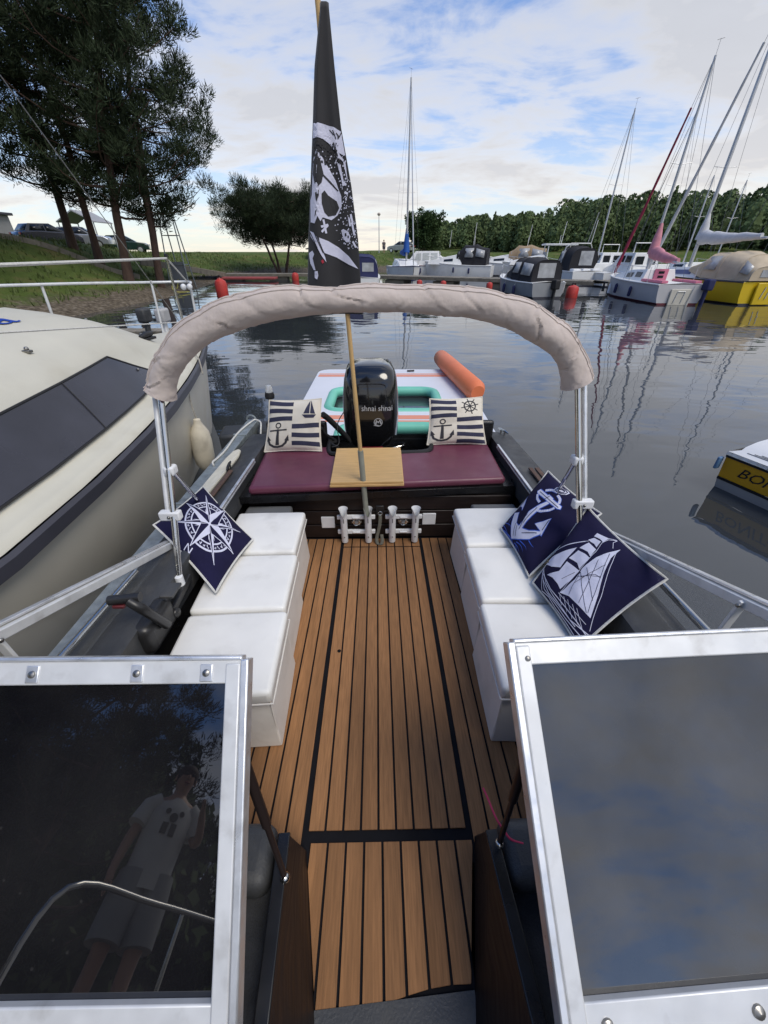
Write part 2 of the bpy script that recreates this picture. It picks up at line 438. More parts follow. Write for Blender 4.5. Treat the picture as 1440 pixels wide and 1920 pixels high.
# ------------------------------------------------------------------ materials of the boats
M_teak = mat('teak_foam', (0.275, 0.133, 0.053), 0.85, var=0.26, scale=30, stretch=(6, 0.35, 1), bump=0.0006, bscale=120, rnd=0.16, dark=(0.17, 0.08, 0.03), dscale=2.2, damt=0.65, dlo=0.50)
M_caulk = mat('black_caulk', (0.007, 0.007, 0.009), 0.8, var=0.3, scale=12, spec=0.15)
M_black = mat('black_gelcoat', (0.009, 0.009, 0.010), 0.32, var=0.3, scale=6, rvar=0.15)
M_deckgrey = mat('charcoal_deck', (0.045, 0.047, 0.050), 0.55, var=0.30, scale=5, bump=0.0012, bscale=160, dark=(0.10, 0.095, 0.085), dscale=9, damt=0.5, rvar=0.15)
M_carpet = mat('grey_carpet', (0.035, 0.037, 0.042), 0.95, var=0.3, scale=25, bump=0.002, bscale=260, sheen=0.2)
M_brown = mat('dark_brown_panel', (0.014, 0.0085, 0.0075), 0.5, var=0.35, scale=6, stretch=(1, 1, 9), rvar=0.12)
M_alu = mat('aluminium', (0.80, 0.81, 0.82), 0.36, 0.75, var=0.14, scale=18, stretch=(1, 1, 1), dark=(0.35, 0.34, 0.33), dscale=14, damt=0.5, rvar=0.12)
M_aluW = mat('white_aluminium', (0.66, 0.67, 0.67), 0.42, 0.2, var=0.10, scale=14, dark=(0.36, 0.35, 0.33), dscale=17, damt=0.45, rvar=0.1)
M_chrome = mat('stainless', (0.62, 0.61, 0.58), 0.16, 1.0, var=0.08, scale=20, rvar=0.05)
M_steel = mat('screw_steel', (0.30, 0.29, 0.27), 0.35, 1.0)
M_galv = mat('galvanized', (0.30, 0.335, 0.34), 0.5, 0.55, var=0.28, scale=22, dark=(0.16, 0.17, 0.17), dscale=7, damt=0.6, rvar=0.15)
M_white = mat('white_plastic', (0.72, 0.73, 0.74), 0.4, var=0.05, scale=10)
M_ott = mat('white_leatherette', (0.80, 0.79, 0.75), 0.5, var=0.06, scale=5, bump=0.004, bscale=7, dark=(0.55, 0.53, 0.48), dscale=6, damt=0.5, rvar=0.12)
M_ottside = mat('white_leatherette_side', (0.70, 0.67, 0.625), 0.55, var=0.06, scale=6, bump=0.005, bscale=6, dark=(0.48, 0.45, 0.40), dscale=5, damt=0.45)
M_maroon = mat('maroon_vinyl', (0.135, 0.034, 0.060), 0.42, var=0.18, scale=4, bump=0.0012, bscale=14, rvar=0.1)
M_bamboo = mat('bamboo', (0.60, 0.38, 0.155), 0.5, var=0.14, scale=18, stretch=(0.5, 6, 1), dark=(0.45, 0.25, 0.09), dscale=22, damt=0.35)
M_navy = mat('navy_cloth', (0.011, 0.010, 0.039), 0.9, var=0.2, scale=9, bump=0.0012, bscale=35, spec=0.2)
M_linen = mat('cream_linen', (0.70, 0.65, 0.55), 0.9, var=0.07, scale=14, bump=0.0008, bscale=220)
M_navyprint = mat('navy_print', (0.030, 0.032, 0.065), 0.85, var=0.1, scale=30)
M_darkprint = mat('dark_print', (0.035, 0.035, 0.042), 0.85)
M_whiteprint = mat('white_print', (0.60, 0.61, 0.74), 0.8, var=0.07, scale=30)
M_blueprint = mat('blue_print', (0.035, 0.10, 0.50), 0.8)
M_redprint = mat('red_print', (0.35, 0.02, 0.04), 0.8)
M_canvas = mat('beige_canvas', (0.56, 0.485, 0.44), 0.9, var=0.10, scale=6, bump=0.005, bscale=24, dark=(0.36, 0.30, 0.27), dscale=6, damt=0.5, dlo=0.5)
M_flag = mat('black_flag_cloth', (0.014, 0.014, 0.017), 0.8, var=0.2, scale=12, sheen=0.3)
M_rubber = mat('black_rubber', (0.012, 0.012, 0.013), 0.6, var=0.2, scale=20)
M_blackplastic = mat('black_plastic', (0.02, 0.02, 0.021), 0.38, var=0.2, scale=12)
M_rope = mat('grey_rope', (0.32, 0.30, 0.26), 0.95, var=0.25, scale=60, bump=0.002, bscale=120)
M_ropewhite = mat('white_rope', (0.62, 0.61, 0.57), 0.95, var=0.15, scale=60, bump=0.002, bscale=120)
def glass_mat(name, col, dust, spec):
    m = bpy.data.materials.new(name); m.use_nodes = True; nt = m.node_tree; N = nt.nodes; L = nt.links; b = N['Principled BSDF']
    b.inputs['Roughness'].default_value = 0.03; b.inputs['Specular IOR Level'].default_value = spec; b.inputs['IOR'].default_value = 1.55
    tc = N.new('ShaderNodeTexCoord')
    n1 = N.new('ShaderNodeTexNoise'); L.new(tc.outputs['Object'], n1.inputs['Vector']); n1.inputs['Scale'].default_value = 5; n1.inputs['Detail'].default_value = 9
    mr = N.new('ShaderNodeMapRange'); L.new(n1.outputs['Fac'], mr.inputs[0]); mr.inputs[1].default_value = 0.22; mr.inputs[2].default_value = 0.8; mr.inputs[4].default_value = dust
    v = N.new('ShaderNodeTexVoronoi'); L.new(tc.outputs['Object'], v.inputs['Vector']); v.inputs['Scale'].default_value = 34; v.inputs['Randomness'].default_value = 1
    sp = N.new('ShaderNodeMapRange'); L.new(v.outputs['Distance'], sp.inputs[0]); sp.inputs[1].default_value = 0.12; sp.inputs[2].default_value = 0.06; sp.inputs[3].default_value = 0; sp.inputs[4].default_value = dust * 1.2
    n2 = N.new('ShaderNodeTexNoise'); L.new(tc.outputs['Object'], n2.inputs['Vector']); n2.inputs['Scale'].default_value = 3
    gt = N.new('ShaderNodeMath'); gt.operation = 'GREATER_THAN'; L.new(n2.outputs['Fac'], gt.inputs[0]); gt.inputs[1].default_value = 0.56
    ml = N.new('ShaderNodeMath'); ml.operation = 'MULTIPLY'; L.new(sp.outputs[0], ml.inputs[0]); L.new(gt.outputs[0], ml.inputs[1])
    ad = N.new('ShaderNodeMath'); ad.operation = 'ADD'; ad.use_clamp = True; L.new(mr.outputs[0], ad.inputs[0]); L.new(ml.outputs[0], ad.inputs[1])
    mx = N.new('ShaderNodeMix'); mx.data_type = 'RGBA'; L.new(ad.outputs[0], mx.inputs[0]); mx.inputs[6].default_value = (*col, 1); mx.inputs[7].default_value = (0.28, 0.27, 0.25, 1)
    L.new(mx.outputs[2], b.inputs['Base Color'])
    r2 = N.new('ShaderNodeMath'); r2.operation = 'MULTIPLY_ADD'; L.new(ad.outputs[0], r2.inputs[0]); r2.inputs[1].default_value = 0.07; r2.inputs[2].default_value = 0.012
    L.new(r2.outputs[0], b.inputs['Roughness'])
    return m
M_tint = glass_mat('tinted_acrylic', (0.004, 0.004, 0.006), 0.05, 0.95)
M_tint2 = glass_mat('dusty_tinted_acrylic', (0.007, 0.007, 0.008), 0.20, 1.0)
M_clear = mat('clear_glass', (0.9, 0.93, 0.93), 0.02, trans=1.0)
def wing_glass():
    m = bpy.data.materials.new('clear_wing_pane'); m.use_nodes = True; nt = m.node_tree; N = nt.nodes; L = nt.links
    b = N['Principled BSDF']; b.inputs['Base Color'].default_value = (0.4, 0.42, 0.43, 1); b.inputs['Roughness'].default_value = 0.04
    b.inputs['Alpha'].default_value = 0.07; return m
M_wing = wing_glass()

# ------------------------------------------------------------------ the motorboat (boat frame)
CX = 0.02
boat = thing('motorboat', 'black open motorboat with teak floor and tinted windscreens, seen from its bow', 'motorboat', (CX, 1.0, 0), BF)
def hb(y):                       # half beam at the sheer
    t = max(0.0, min(1.0, (0.55 - y) / 2.9)); return 1.06 * (1 - t ** 2.3) - 0.03 * max(0, min(1, (y - .8) / 2))
def hz(y): return 0.43 + 0.13 * max(0, min(1, (0.6 - y) / 2.6))
YS = [-2.3, -2.1, -1.8, -1.4, -1.0, -0.5, 0.0, 0.45, 1.0, 1.6, 2.2, 2.7, 3.0]
mb = MB()
rows = []
for y in YS:
    b_ = max(0.02, hb(y)); z_ = hz(y)
    rows.append([Vector((CX - b_, y, z_)), Vector((CX - b_ * 0.97, y, z_ - 0.12)), Vector((CX - b_ * 0.9, y, -0.1)), Vector((CX - b_ * 0.72, y, -0.34)), Vector((CX, y, -0.62)),
                 Vector((CX + b_ * 0.72, y, -0.34)), Vector((CX + b_ * 0.9, y, -0.1)), Vector((CX + b_ * 0.97, y, z_ - 0.12)), Vector((CX + b_, y, z_))])
mb.grid(rows); mb.add(rows[-1], [tuple(range(9))])
obj('hull', mb, M_black, boat)
# side decks with a raised inner coaming
for s in (-1, 1):
    mb = MB(); rr = []
    for y in [v for v in YS if v > 0.3] + [3.0]:
        ci = CX + s * 0.90; b_ = hb(y)
        rr.append([Vector((ci - s * 0.035, y, 0.30)), Vector((ci - s * 0.035, y, 0.450)), Vector((ci - s * 0.005, y, 0.457)), Vector((ci + s * 0.015, y, 0.450)), Vector((CX + s * (b_ - 0.02), y, hz(y) + 0.012)), Vector((CX + s * (b_ + 0.015), y, hz(y) - 0.005)), Vector((CX + s * (b_ + 0.012), y, hz(y) - 0.05))])
    rr = rr[:-1]; mb.grid(rr)
    obj('side_deck', mb, M_deckgrey, boat)
    mb = MB()
    mb.box((CX + s * 0.885, 1.65, 0.16), (0.02, 2.75, 0.32)); obj('inner_wall', mb, M_black, boat)
    mb = MB()
    mb.tube([(CX + s * (hb(y) + 0.012), y, hz(y) - 0.03) for y in YS], 0.022, 8); obj('rub_rail', mb, M_rubber, boat)
    ya, yb_ = (2.46, 1.80) if s < 0 else (2.70, 1.72)
    mb = MB(); mb.bar((CX + s * 0.862, ya, 0.456), (CX + s * 0.862, yb_, 0.456), 0.016, 0.012); mb.bar((CX + s * 0.858, ya, 0.438), (CX + s * 0.858, yb_, 0.438), 0.010, 0.010)
    obj('trim_strip', mb, M_alu, boat, bevel=0.002)
    for k in range(2):           # brown teak pads on the side deck
        mb = MB(); mb.box((CX + s * (0.955 + 0.04 * k), 2.10, 0.462), (0.026, 0.34, 0.012)); obj('deck_pad', mb, mat('weathered_pad', (0.10, 0.06, 0.045), 0.8, var=0.3, scale=20), boat, bevel=0.003)
# foredeck
mb = MB(); rr = []
for y in [-2.3, -2.1, -1.8, -1.4, -1.0, -0.5, 0.0, 0.2]:
    b_ = max(0.02, hb(y)); z_ = hz(y); rr.append([Vector((CX + b_ * t, y, z_ + 0.01 + (0.06 if y < -.6 else -.04) * (1 - t * t))) for t in (-1, -.6, -.25, 0, .25, .6, 1)])
rr2 = rr[:6]
mb.grid(rr2)
for s in (-1, 1):
    q = []
    for y in (-0.5, -0.2, 0.10):
        b_ = hb(y); q.append([Vector((CX + s * t, y, hz(y) + 0.01 - (0.04 + .12 * (y + .5)) * (1 - (t / b_) ** 6))) for t in (0.27, 0.6, 0.9, b_)])
    mb.grid(q)
obj('foredeck', mb, M_deckgrey, boat)
# floor: black base, then every plank
mb = MB(); mb.prism([(-0.86, 2.2), (-0.86, 0.46), (-0.17, 0.46), (-0.17, -0.55), (0.23, -0.55), (0.23, 0.46), (0.90, 0.46), (0.90, 2.2)], -0.05, -0.006)
obj('floor_base', mb, M_caulk, boat)
PW = 0.0563; X0 = -0.235
def clip_poly(poly, axis_fn):
    out = []
    for i in range(len(poly)):
        a, b = poly[i - 1], poly[i]; fa, fb = axis_fn(a), axis_fn(b)
        if (fa >= 0) != (fb >= 0):
            t = fa / (fa - fb); out.append((a[0] + (b[0] - a[0]) * t, a[1] + (b[1] - a[1]) * t))
        if fb >= 0: out.append(b)
    return out
def plank(poly, z0=-0.0058, z1=0.0):
    if len(poly) < 3: return
    a = abs(sum(poly[i - 1][0] * poly[i][1] - poly[i][0] * poly[i - 1][1] for i in range(len(poly)))) / 2
    if a < 0.0006: return
    obj('plank', MB().prism(poly, z0, z1), M_teak, boat, bevel=0.0012, smooth=0)
g = 0.0036
for k in range(9):               # hatch
    x = X0 + k * PW; w0 = 0.004 if k == 0 else g; w1 = 0.004 if k == 8 else g
    poly = [(x + w0, 0.545), (x + PW - w1, 0.545), (x + PW - w1, 2.066), (x + w0, 2.066)]
    plank(poly)
    plank([(x + g, 2.078), (x + PW - g, 2.078), (x + PW - g, 2.165), (x + g, 2.165)])
for k in range(10):              # side decks of the floor
    x = X0 - 0.013 - (k + 1) * PW; plank([(x + g, 0.50 if k < 2 else 0.505), (x + PW - g, 0.50 if k < 2 else 0.505), (x + PW - g, 2.165), (x + g, 2.165)])
    x = X0 + 9 * PW + 0.013 + k * PW; plank([(x + g, 0.50), (x + PW - g, 0.50), (x + PW - g, 2.165), (x + g, 2.165)])
for k in range(-1, 9):           # walkway between the consoles
    x = X0 + 0.012 + k * PW
    poly = [(x + g, 0.12), (x + PW - g, 0.12), (x + PW - g, 0.513), (x + g, 0.513)]
    poly = clip_poly(poly, lambda p: p[0] - (-0.231 + (0.50 - p[1]) * 0.2166))
    poly = clip_poly(poly, lambda p: (0.288 - (0.533 - p[1]) * 0.224) - p[0])
    poly = clip_poly(poly, lambda p: p[1] - (0.188 + 0.05 * (p[0] + 0.16) + 0.02 * math.sin(9 * p[0])))
    plank(poly)
mb = MB(); mb.lathe([(0.0, -0.004), (0.009, -0.004), (0.009, 0.0006), (0.0, 0.0006)], (-0.192, 1.24, 0.0), 14); obj('finger_hole', mb, M_caulk, boat)
mb = MB(); mb.prism([(-0.165, 0.19), (-0.165, -0.30), (0.225, -0.30), (0.225, 0.215)], -0.005, 0.0015); obj('threshold', mb, M_deckgrey, boat)
# aft bulkhead: boards, bench
mb = MB(); mb.box((0.01, 2.215, 0.15), (1.72, 0.03, 0.40)); obj('bulkhead', mb, M_black, boat)
for k in range(3):
    z0 = 0.004 + k * 0.106; mb = MB(); mb.box((0.01, 2.187, z0 + 0.049), (1.68, 0.018, 0.098)); obj('board', mb, M_brown, boat, bevel=0.004)
def skew(x): return 2.098 + (x + 0.773) * 0.0734          # the bench front runs slightly askew
bp = [(-0.845, skew(-.845) - .015), (0.872, skew(.87) - .015), (0.872, 2.30), (-0.845, 2.30)]
mb = MB(); mb.prism(bp, 0.325, 0.372); obj('bench_front', mb, M_black, boat, bevel=0.004)
mb = MB(); mb.prism([(-0.86, 2.30), (0.89, 2.30), (0.89, 2.98), (0.40, 2.98), (0.40, 2.62), (-0.40, 2.62), (-0.40, 2.98), (-0.86, 2.98)], 0.2, 0.370); obj('bench_box', mb, M_black, boat)
def cushion():
    front = [(-0.79, skew(-.79)), (0.81, skew(.81))]
    right = [(0.842, 2.86)]; left = [(-0.832, 2.74)]
    notch = [(0.40, 2.88)] + [(0.40 - 0.07 * (1 - math.cos(a)) , 2.72 - 0.07 * math.sin(a)) for a in (0, .5, 1.0, 1.5)] + [(-0.36 + 0.07 * (1 - math.cos(a)), 2.66 - 0.07 * math.sin(a)) for a in (1.5, 1.0, .5, 0)] + [(-0.36, 2.76)]
    return front + right + notch + left
mb = MB(); mb.prism(cushion(), 0.371, 0.425); obj('seat_cushion', mb, M_maroon, boat, bevel=0.022, seg=4)
# transom and splash well
mb = MB(); mb.prism([(-0.87, 2.98), (0.90, 2.98), (0.90, 3.03), (-0.87, 3.03)], -0.3, 0.40); obj('transom', mb, M_black, boat)
for s in (-1, 1):
    mb = MB(); mb.box((CX + s * 0.64, 2.90, 0.47), (0.46, 0.05, 0.22)); obj('transom_corner', mb, M_black, boat, bevel=0.02, seg=3)
mb = MB(); mb.tube(spline([(0.40, 2.95, 0.43), (0.40, 2.76, 0.425), (0.33, 2.665, 0.42), (0.0, 2.65, 0.42), (-0.30, 2.63, 0.42), (-0.365, 2.70, 0.42), (-0.37, 2.9, 0.43)], 5), 0.018, 8); obj('well_rim', mb, M_rubber, boat)
for s in (-1, 1):                # grey lockers tucked under the bench ends
    mb = MB(); mb.box((CX + s * 0.70, 2.03, 0.15), (0.28, 0.2, 0.27)); obj('locker', mb, mat('grey_locker', (0.13, 0.135, 0.14), 0.6, var=0.15, scale=8), boat, bevel=0.015)
# consoles beside the walkway
def console(s):
    # slanting brown side panel: floor edge (a, b), top edge (c, d)
    if s < 0: a, b, c, d = (-.231, .498, -.005), (-.160, .17, -.005), (-.236, .432, .30), (-.218, .10, .30)
    else: a, b, c, d = (.292, .525, -.005), (.220, .19, -.005), (.268, .43, .30), (.285, .10, .30)
    a, b, c, d = map(Vector, (a, b, c, d)); e = b + (b - a) * .9; f = d + (d - c) * .9; w = Vector((s * .018, 0, 0))
    mb = MB(); q = [a, b, e, f, d, c]; mb.add(q + [p + w for p in q], [(0, 1, 4, 5), (1, 2, 3, 4), (11, 10, 7, 6), (10, 9, 8, 7), (0, 6, 7, 1), (1, 7, 8, 2), (2, 8, 9, 3), (3, 9, 10, 4), (4, 10, 11, 5), (5, 11, 6, 0)])
    obj('console_side', mb, M_brown, boat, bevel=0.004)
    mb = MB(); x1 = CX + s * 0.86
    mb.prism([(c.x + s * .02, .425), (d.x + s * .02, .10), (d.x + s * .02, -.1), (x1, -.1), (x1, .46), (a.x + s * .10, .47)], 0.0, 0.22)
    obj('console_box', mb, M_carpet, boat, bevel=0.012)
    mb = MB(); mb.box((c.x + s * 0.15, 0.395, 0.255), (0.24, 0.14, 0.085)); obj('console_step', mb, M_deckgrey, boat, bevel=0.035, seg=4)
    mb = MB(); mb.bar(c + w * .5 + Vector((0, 0, .002)), d + w * .5 + Vector((0, 0, .002)), 0.030, 0.008); obj('console_trim', mb, M_black, boat, bevel=0.003)
console(-1); console(1)
mb = MB()
for k in range(4): mb.bar((-0.193 - .004 * k, 0.215 - .0 * k, 0.02), (-0.193 - .004 * k, 0.10, 0.02), 0.004, 0.03)
obj('vent_grille', mb, M_blackplastic, boat)
# windscreens
def screen(s, it, ib, ot, ob, mglass, name):
    it, ib, ot, ob = map(Vector, (it, ib, ot, ob)); n = (ot - it).cross(ib - it); n.normalize()
    if n.z < 0: n = -n
    root = obj('windscreen', MB().quad(it - n * .004, ib - n * .004, ob - n * .004, ot - n * .004), mglass, boat, smooth=0, label=name)
    return root, n
def P4(it, ib, ot, ob, u, v):    # u outwards 0..1, v down 0..1
    return (it * (1 - v) + ib * v) * (1 - u) + (ot * (1 - v) + ob * v) * u
def windscreen(s):
    if s < 0: it, ib, ot, ob = Vector((-.302, .523, .803)), Vector((-.280, .135, .415)), Vector((-.955, .527, .803)), Vector((-1.0, .13, .43))
    else: it, ib, ot, ob = Vector((.306, .552, .808)), Vector((.330, .124, .42)), Vector((1.0, .58, .808)), Vector((1.05, .15, .44))
    ob = ib + (ot - it) * 1.04                # the pane is flat
    up = (it - ib).normalized(); ou = (ot - it).normalized(); n = ou.cross(up); n = n if n.z > 0 else -n; n.normalize()
    mb = MB(); th = n * 0.005
    c = [it, ib, ob, ot]; mb.add([p - th for p in c] + [p for p in c], [(0, 1, 2, 3), (7, 6, 5, 4), (0, 4, 5, 1), (1, 5, 6, 2), (2, 6, 7, 3), (3, 7, 4, 0)])
    pane = obj('windscreen_pane', mb, M_tint if s < 0 else M_tint2, boat, smooth=0, label='dark tinted windscreen pane reflecting trees' if s < 0 else 'dusty dark windscreen pane reflecting the clouds')
    def rail(a, b, w, h, lift, nm, m=M_aluW):
        mb = MB(); mb.bar(a + n * lift, b + n * lift, w, h, up=n); return obj(nm, mb, m, boat, bevel=0.003)
    rail(it + up * .006 - ou * .02, ot + up * .006, 0.046, 0.016, 0.006, 'top_rail')
    rail(it + up * .032 - ou * .022, ot + up * .032, 0.009, 0.03, 0.004, 'top_lip', M_alu)
    rail(ib - up * .005 - ou * .02, ob - up * .005, 0.06, 0.016, 0.006, 'bottom_rail')
    rail(ib - up * .05 - ou * .02, ob - up * .05, 0.035, 0.02, -0.004, 'bottom_track', M_alu)
    rail(it + up * .022 - ou * .004, ib - up * .06 - ou * .004, 0.030, 0.018, 0.009, 'side_rail')
    rail(it + up * .03 - ou * .028, ib - up * .06 - ou * .028, 0.016, 0.034, 0.004, 'hinge_rail', M_alu)
    W = (ot - it).length; H = (it - ib).length
    def screw(p, r=0.0075):
        mb = MB(); q = n.to_track_quat('Z', 'Y').to_matrix()
        mb.lathe([(0, 0), (r, 0), (r * .9, r * .35), (r * .45, r * .55), (0, r * .6)], p, 12, rot=q); obj('screw', mb, M_steel, boat)
    if s < 0:
        for d in (0.05, 0.19, 0.40, 0.62):
            p = it + ou * d + up * .004 + n * .0135
            mb = MB(); mb.box(p, (0.026, 0.034, 0.006), Matrix((ou, up, n)).transposed()); obj('clip', mb, M_alu, boat, bevel=0.002)
            screw(p + n * .003)
        for d in (0.03, 0.2, 0.42): 
            p = ib + ou * d - up * .048 + n * .008
            mb = MB(); mb.box(p, (0.03, 0.022, 0.008), Matrix((ou, up, n)).transposed()); obj('clip', mb, M_steel, boat, bevel=0.002)
    else:
        for d, w in ((0.003, .012), (0.62, 0.02)): screw(it + ou * d + up * -.004 + n * .0185, 0.006)
        for d in (0.045, 0.31, 0.55): screw(ib + ou * d - up * .006 + n * .014, 0.011)
        screw(ib - up * .012 - ou * .004 + n * .018, 0.007)
    # wing pane with its rails, standing on the side deck
    xa = it + (ot - it) * 1.0
    aft = Vector((-.955, 1.47, .455)) if s < 0 else Vector((1.03, 1.44, .505))
    deck0 = Vector((xa.x, .60, .46)); deck1 = Vector((aft.x, aft.y - 0.03, .455))
    mb = MB(); mb.bar(xa + Vector((0, .01, -.01)), aft, 0.018, 0.030); obj('wing_rail', mb, M_aluW, boat, bevel=0.003)
    mb = MB(); mb.bar(xa + Vector((s * .012, .01, .014)), aft + Vector((s * .012, 0, .022)), 0.018, 0.008); obj('wing_cap', mb, M_alu, boat, bevel=0.002)
    pa, pb_ = xa + Vector((0, .01, -.02)), aft + Vector((0, -.02, -.01))
    mb = MB(); mb.add([pa, pb_, deck1, deck0] + [q + Vector((s * .004, 0, 0)) for q in (pa, pb_, deck1, deck0)], [(0, 1, 2, 3), (7, 6, 5, 4), (0, 4, 5, 1), (1, 5, 6, 2), (2, 6, 7, 3), (3, 7, 4, 0)])
    obj('wing_pane', mb, M_wing, boat, smooth=0)
    t = 0.155 if s < 0 else 0.22; q = pa.lerp(pb_, t)
    mb = MB(); mb.bar(q + Vector((-s * .008, 0, .02)), Vector((q.x - s * .008, q.y + .02, .465)), 0.010, 0.024, up=(1, 0, 0)); obj('wing_post', mb, M_aluW, boat, bevel=0.002)
    mb = MB(); mb.sphere(q + Vector((-s * .018, 0, .005)), 0.007, 8, 6); obj('screw', mb, M_steel, boat)
    r0, r1 = ((-1.0, 0.80, 0.484), (-1.0, 1.262, 0.470)) if s < 0 else ((1.085, 0.80, 0.50), (1.095, 1.19, 0.488))
    mb = MB(); mb.tube([r0, r1], 0.014, 10); obj('grab_rail', mb, M_chrome, boat)
    # prop rod
    if s < 0: a_, b2 = (-.288, .440, .665), (-.226, .345, .305)
    else: a_, b2 = (.318, .455, .675), (.290, .40, .305)
    mb = MB(); mb.tube([a_, Vector(a_).lerp(Vector(b2), .55), Vector(a_).lerp(Vector(b2), .56), b2], 0.01, 10, rr=[.011, .011, .007, .007]); obj('prop_rod', mb, mat('bronze_rod', (0.05, 0.035, 0.033), 0.3, 0.6), boat)
    mb = MB(); mb.sphere(b2, 0.012, 10, 8); obj('prop_foot', mb, M_chrome, boat)
windscreen(-1); windscreen(1)
# rail round the bow
mb = MB()
mb.tube(spline([(-0.98, -0.30, 0.47), (-0.96, -0.36, 0.72), (-0.84, -0.75, 0.78), (-0.6, -1.3, 0.82), (-0.2, -1.85, 0.84), (-0.10, -1.98, 0.74), (-0.10, -2.02, 0.60)], 6), 0.009, 10)
for q in ((-0.80, -0.9), (-0.45, -1.55)):
    mb.tube([(q[0], q[1], 0.52), (q[0] * 0.985, q[1], 0.80)], 0.008, 8)
obj('bow_rail', mb, M_chrome, boat)
# throttle lever on the left wall
ctl = obj('throttle_box', MB().box((-0.845, 1.05, 0.39), (0.08, 0.19, 0.13)), M_blackplastic, boat, bevel=0.03, seg=3)
mb = MB(); mb.tube(spline([(-0.79, 1.04, 0.40), (-0.79, 0.99, 0.50), (-0.80, 0.965, 0.56), (-0.83, 0.97, 0.585)], 4), 0.017, 10); mb.tube([(-0.80, 0.985, 0.59), (-0.90, 0.975, 0.585)], 0.017, 10); obj('throttle_lever', mb, M_blackplastic, ctl)
mb = MB(); mb.box((-0.87, 0.97, 0.565), (0.04, 0.018, 0.012)); obj('trim_button', mb, mat('dull_red', (.12, .02, .025), .5), ctl, bevel=0.003)
mb = MB(); mb.bar((-0.80, 1.18, 0.478), (-0.80, 1.10, 0.478), 0.05, 0.012); obj('switch_plate', mb, M_deckgrey, ctl, bevel=0.003)
# cleats on the side decks
for p, rz in (((0.985, 2.94, 0.450), 0.3), ((-0.955, 2.30, 0.452), 0.15)):
    mb = MB(); mm = Matrix.Rotation(rz, 3, 'Z'); c = Vector(p)
    mb.tube([c + mm @ Vector((0, -.07, .03)), c + mm @ Vector((0, -.03, .034)), c + mm @ Vector((0, .03, .034)), c + mm @ Vector((0, .07, .03))], .008, 8, rr=[.005, .009, .009, .005])
    for q in (-.025, .025): mb.tube([c + mm @ Vector((0, q, 0)), c + mm @ Vector((0, q, .033))], .008, 8)
    obj('cleat', mb, M_chrome if p[0] > 0 else M_rubber, boat)
# ------------------------------------------------------------------ things in the cockpit
def ottoman(x0, x1, y0, y1, hz_, label, tw, grp):
    """tapered cube seat with an overhanging padded lid; x0 is the side facing the walkway"""
    s = 1 if x1 > x0 else -1; cx, cy = (x0 + x1) / 2, (y0 + y1) / 2
    t = thing('ottoman', label, 'ottoman', (cx, cy, 0), BF, grp, rotz=tw)
    hx, hy = abs(x1 - x0) / 2, (y1 - y0) / 2; z1 = hz_ - 0.065
    mb = MB(); n = 6; rows = []
    for k in range(n + 1):
        q = k / n; ww = 0.004 + 0.012 * q; z = 0.001 + (z1 - 0.001) * q
        a, b = hx - ww, hy - ww
        rows.append([Vector((cx + sx * a, cy + sy * b, z)) for sx, sy in ((-1, -1), (0, -1.006), (1, -1), (1.006, 0), (1, 1), (0, 1.006), (-1, 1), (-1.006, 0))])
    mb.grid(rows, True); mb.add(rows[0], [tuple(range(8))]); mb.add(rows[-1], [tuple(range(8))])
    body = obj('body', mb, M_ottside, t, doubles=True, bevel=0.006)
    mb = MB(); N = 10; top = []
    for j in range(N + 1):
        r = []
        for i in range(N + 1):
            u, v = i / N * 2 - 1, j / N * 2 - 1
            z = hz_ - 0.004 + 0.010 * (1 - u ** 4) * (1 - v ** 4) + 0.0016 * noise.noise(Vector((u * 2 + cx * 9, v * 2 + cy * 7, 0.3)))
            k = 0.004 * (1 - abs(u)) * 0
            r.append(Vector((cx + u * hx, cy + v * hy, z)))
        top.append(r)
    mb.grid(top)
    edge = [top[0][i] for i in range(N)] + [top[j][N] for j in range(N)] + [top[N][i] for i in range(N, 0, -1)] + [top[j][0] for j in range(N, 0, -1)]
    e2 = [Vector((p.x, p.y, z1 + 0.012)) for p in edge]; e3 = [Vector((cx + (p.x - cx) * .96, cy + (p.y - cy) * .96, z1)) for p in edge]
    mb.grid([edge, e2, e3], True)
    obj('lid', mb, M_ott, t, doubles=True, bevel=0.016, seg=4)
    lip = [Vector((cx + (p.x - cx) * 1.004, cy + (p.y - cy) * 1.004, z1 + 0.004)) for p in edge]; lip.append(lip[0]); mb = MB(); mb.tube(lip, 0.0032, 6, caps=False); obj('lid_piping', mb, M_ottside, body)
    mb = MB(); c0, c1 = Vector((x0 + s * .012, y0 + .012, 0.006)), Vector((x0 + s * .012, y0 + .012, z1))
    mb.tube([c0, c1], 0.0035, 6); obj('seam', mb, M_ottside, body)
OT = 'white storage ottomans along the cockpit sides'
ottoman(-0.372, -0.775, 0.795, 1.172, 0.330, 'white ottoman beside the left windscreen, nearest of the left row', R(2.5), OT)
ottoman(-0.402, -0.800, 1.190, 1.566, 0.328, 'white ottoman in the middle of the left row, under the compass pillow', R(2.0), OT)
ottoman(-0.428, -0.815, 1.584, 1.975, 0.332, 'white ottoman nearest the maroon bench on the left side', R(1.0), OT)
ottoman(0.418, 0.812, 0.800, 1.206, 0.330, 'white ottoman beside the right windscreen, under the sailing ship pillow', R(-2.0), OT)
ottoman(0.441, 0.835, 1.224, 1.612, 0.329, 'white ottoman in the middle of the right row, under the anchor pillow', R(-1.2), OT)
ottoman(0.450, 0.842, 1.630, 2.005, 0.332, 'white ottoman nearest the maroon bench on the right side', R(0.5), OT)

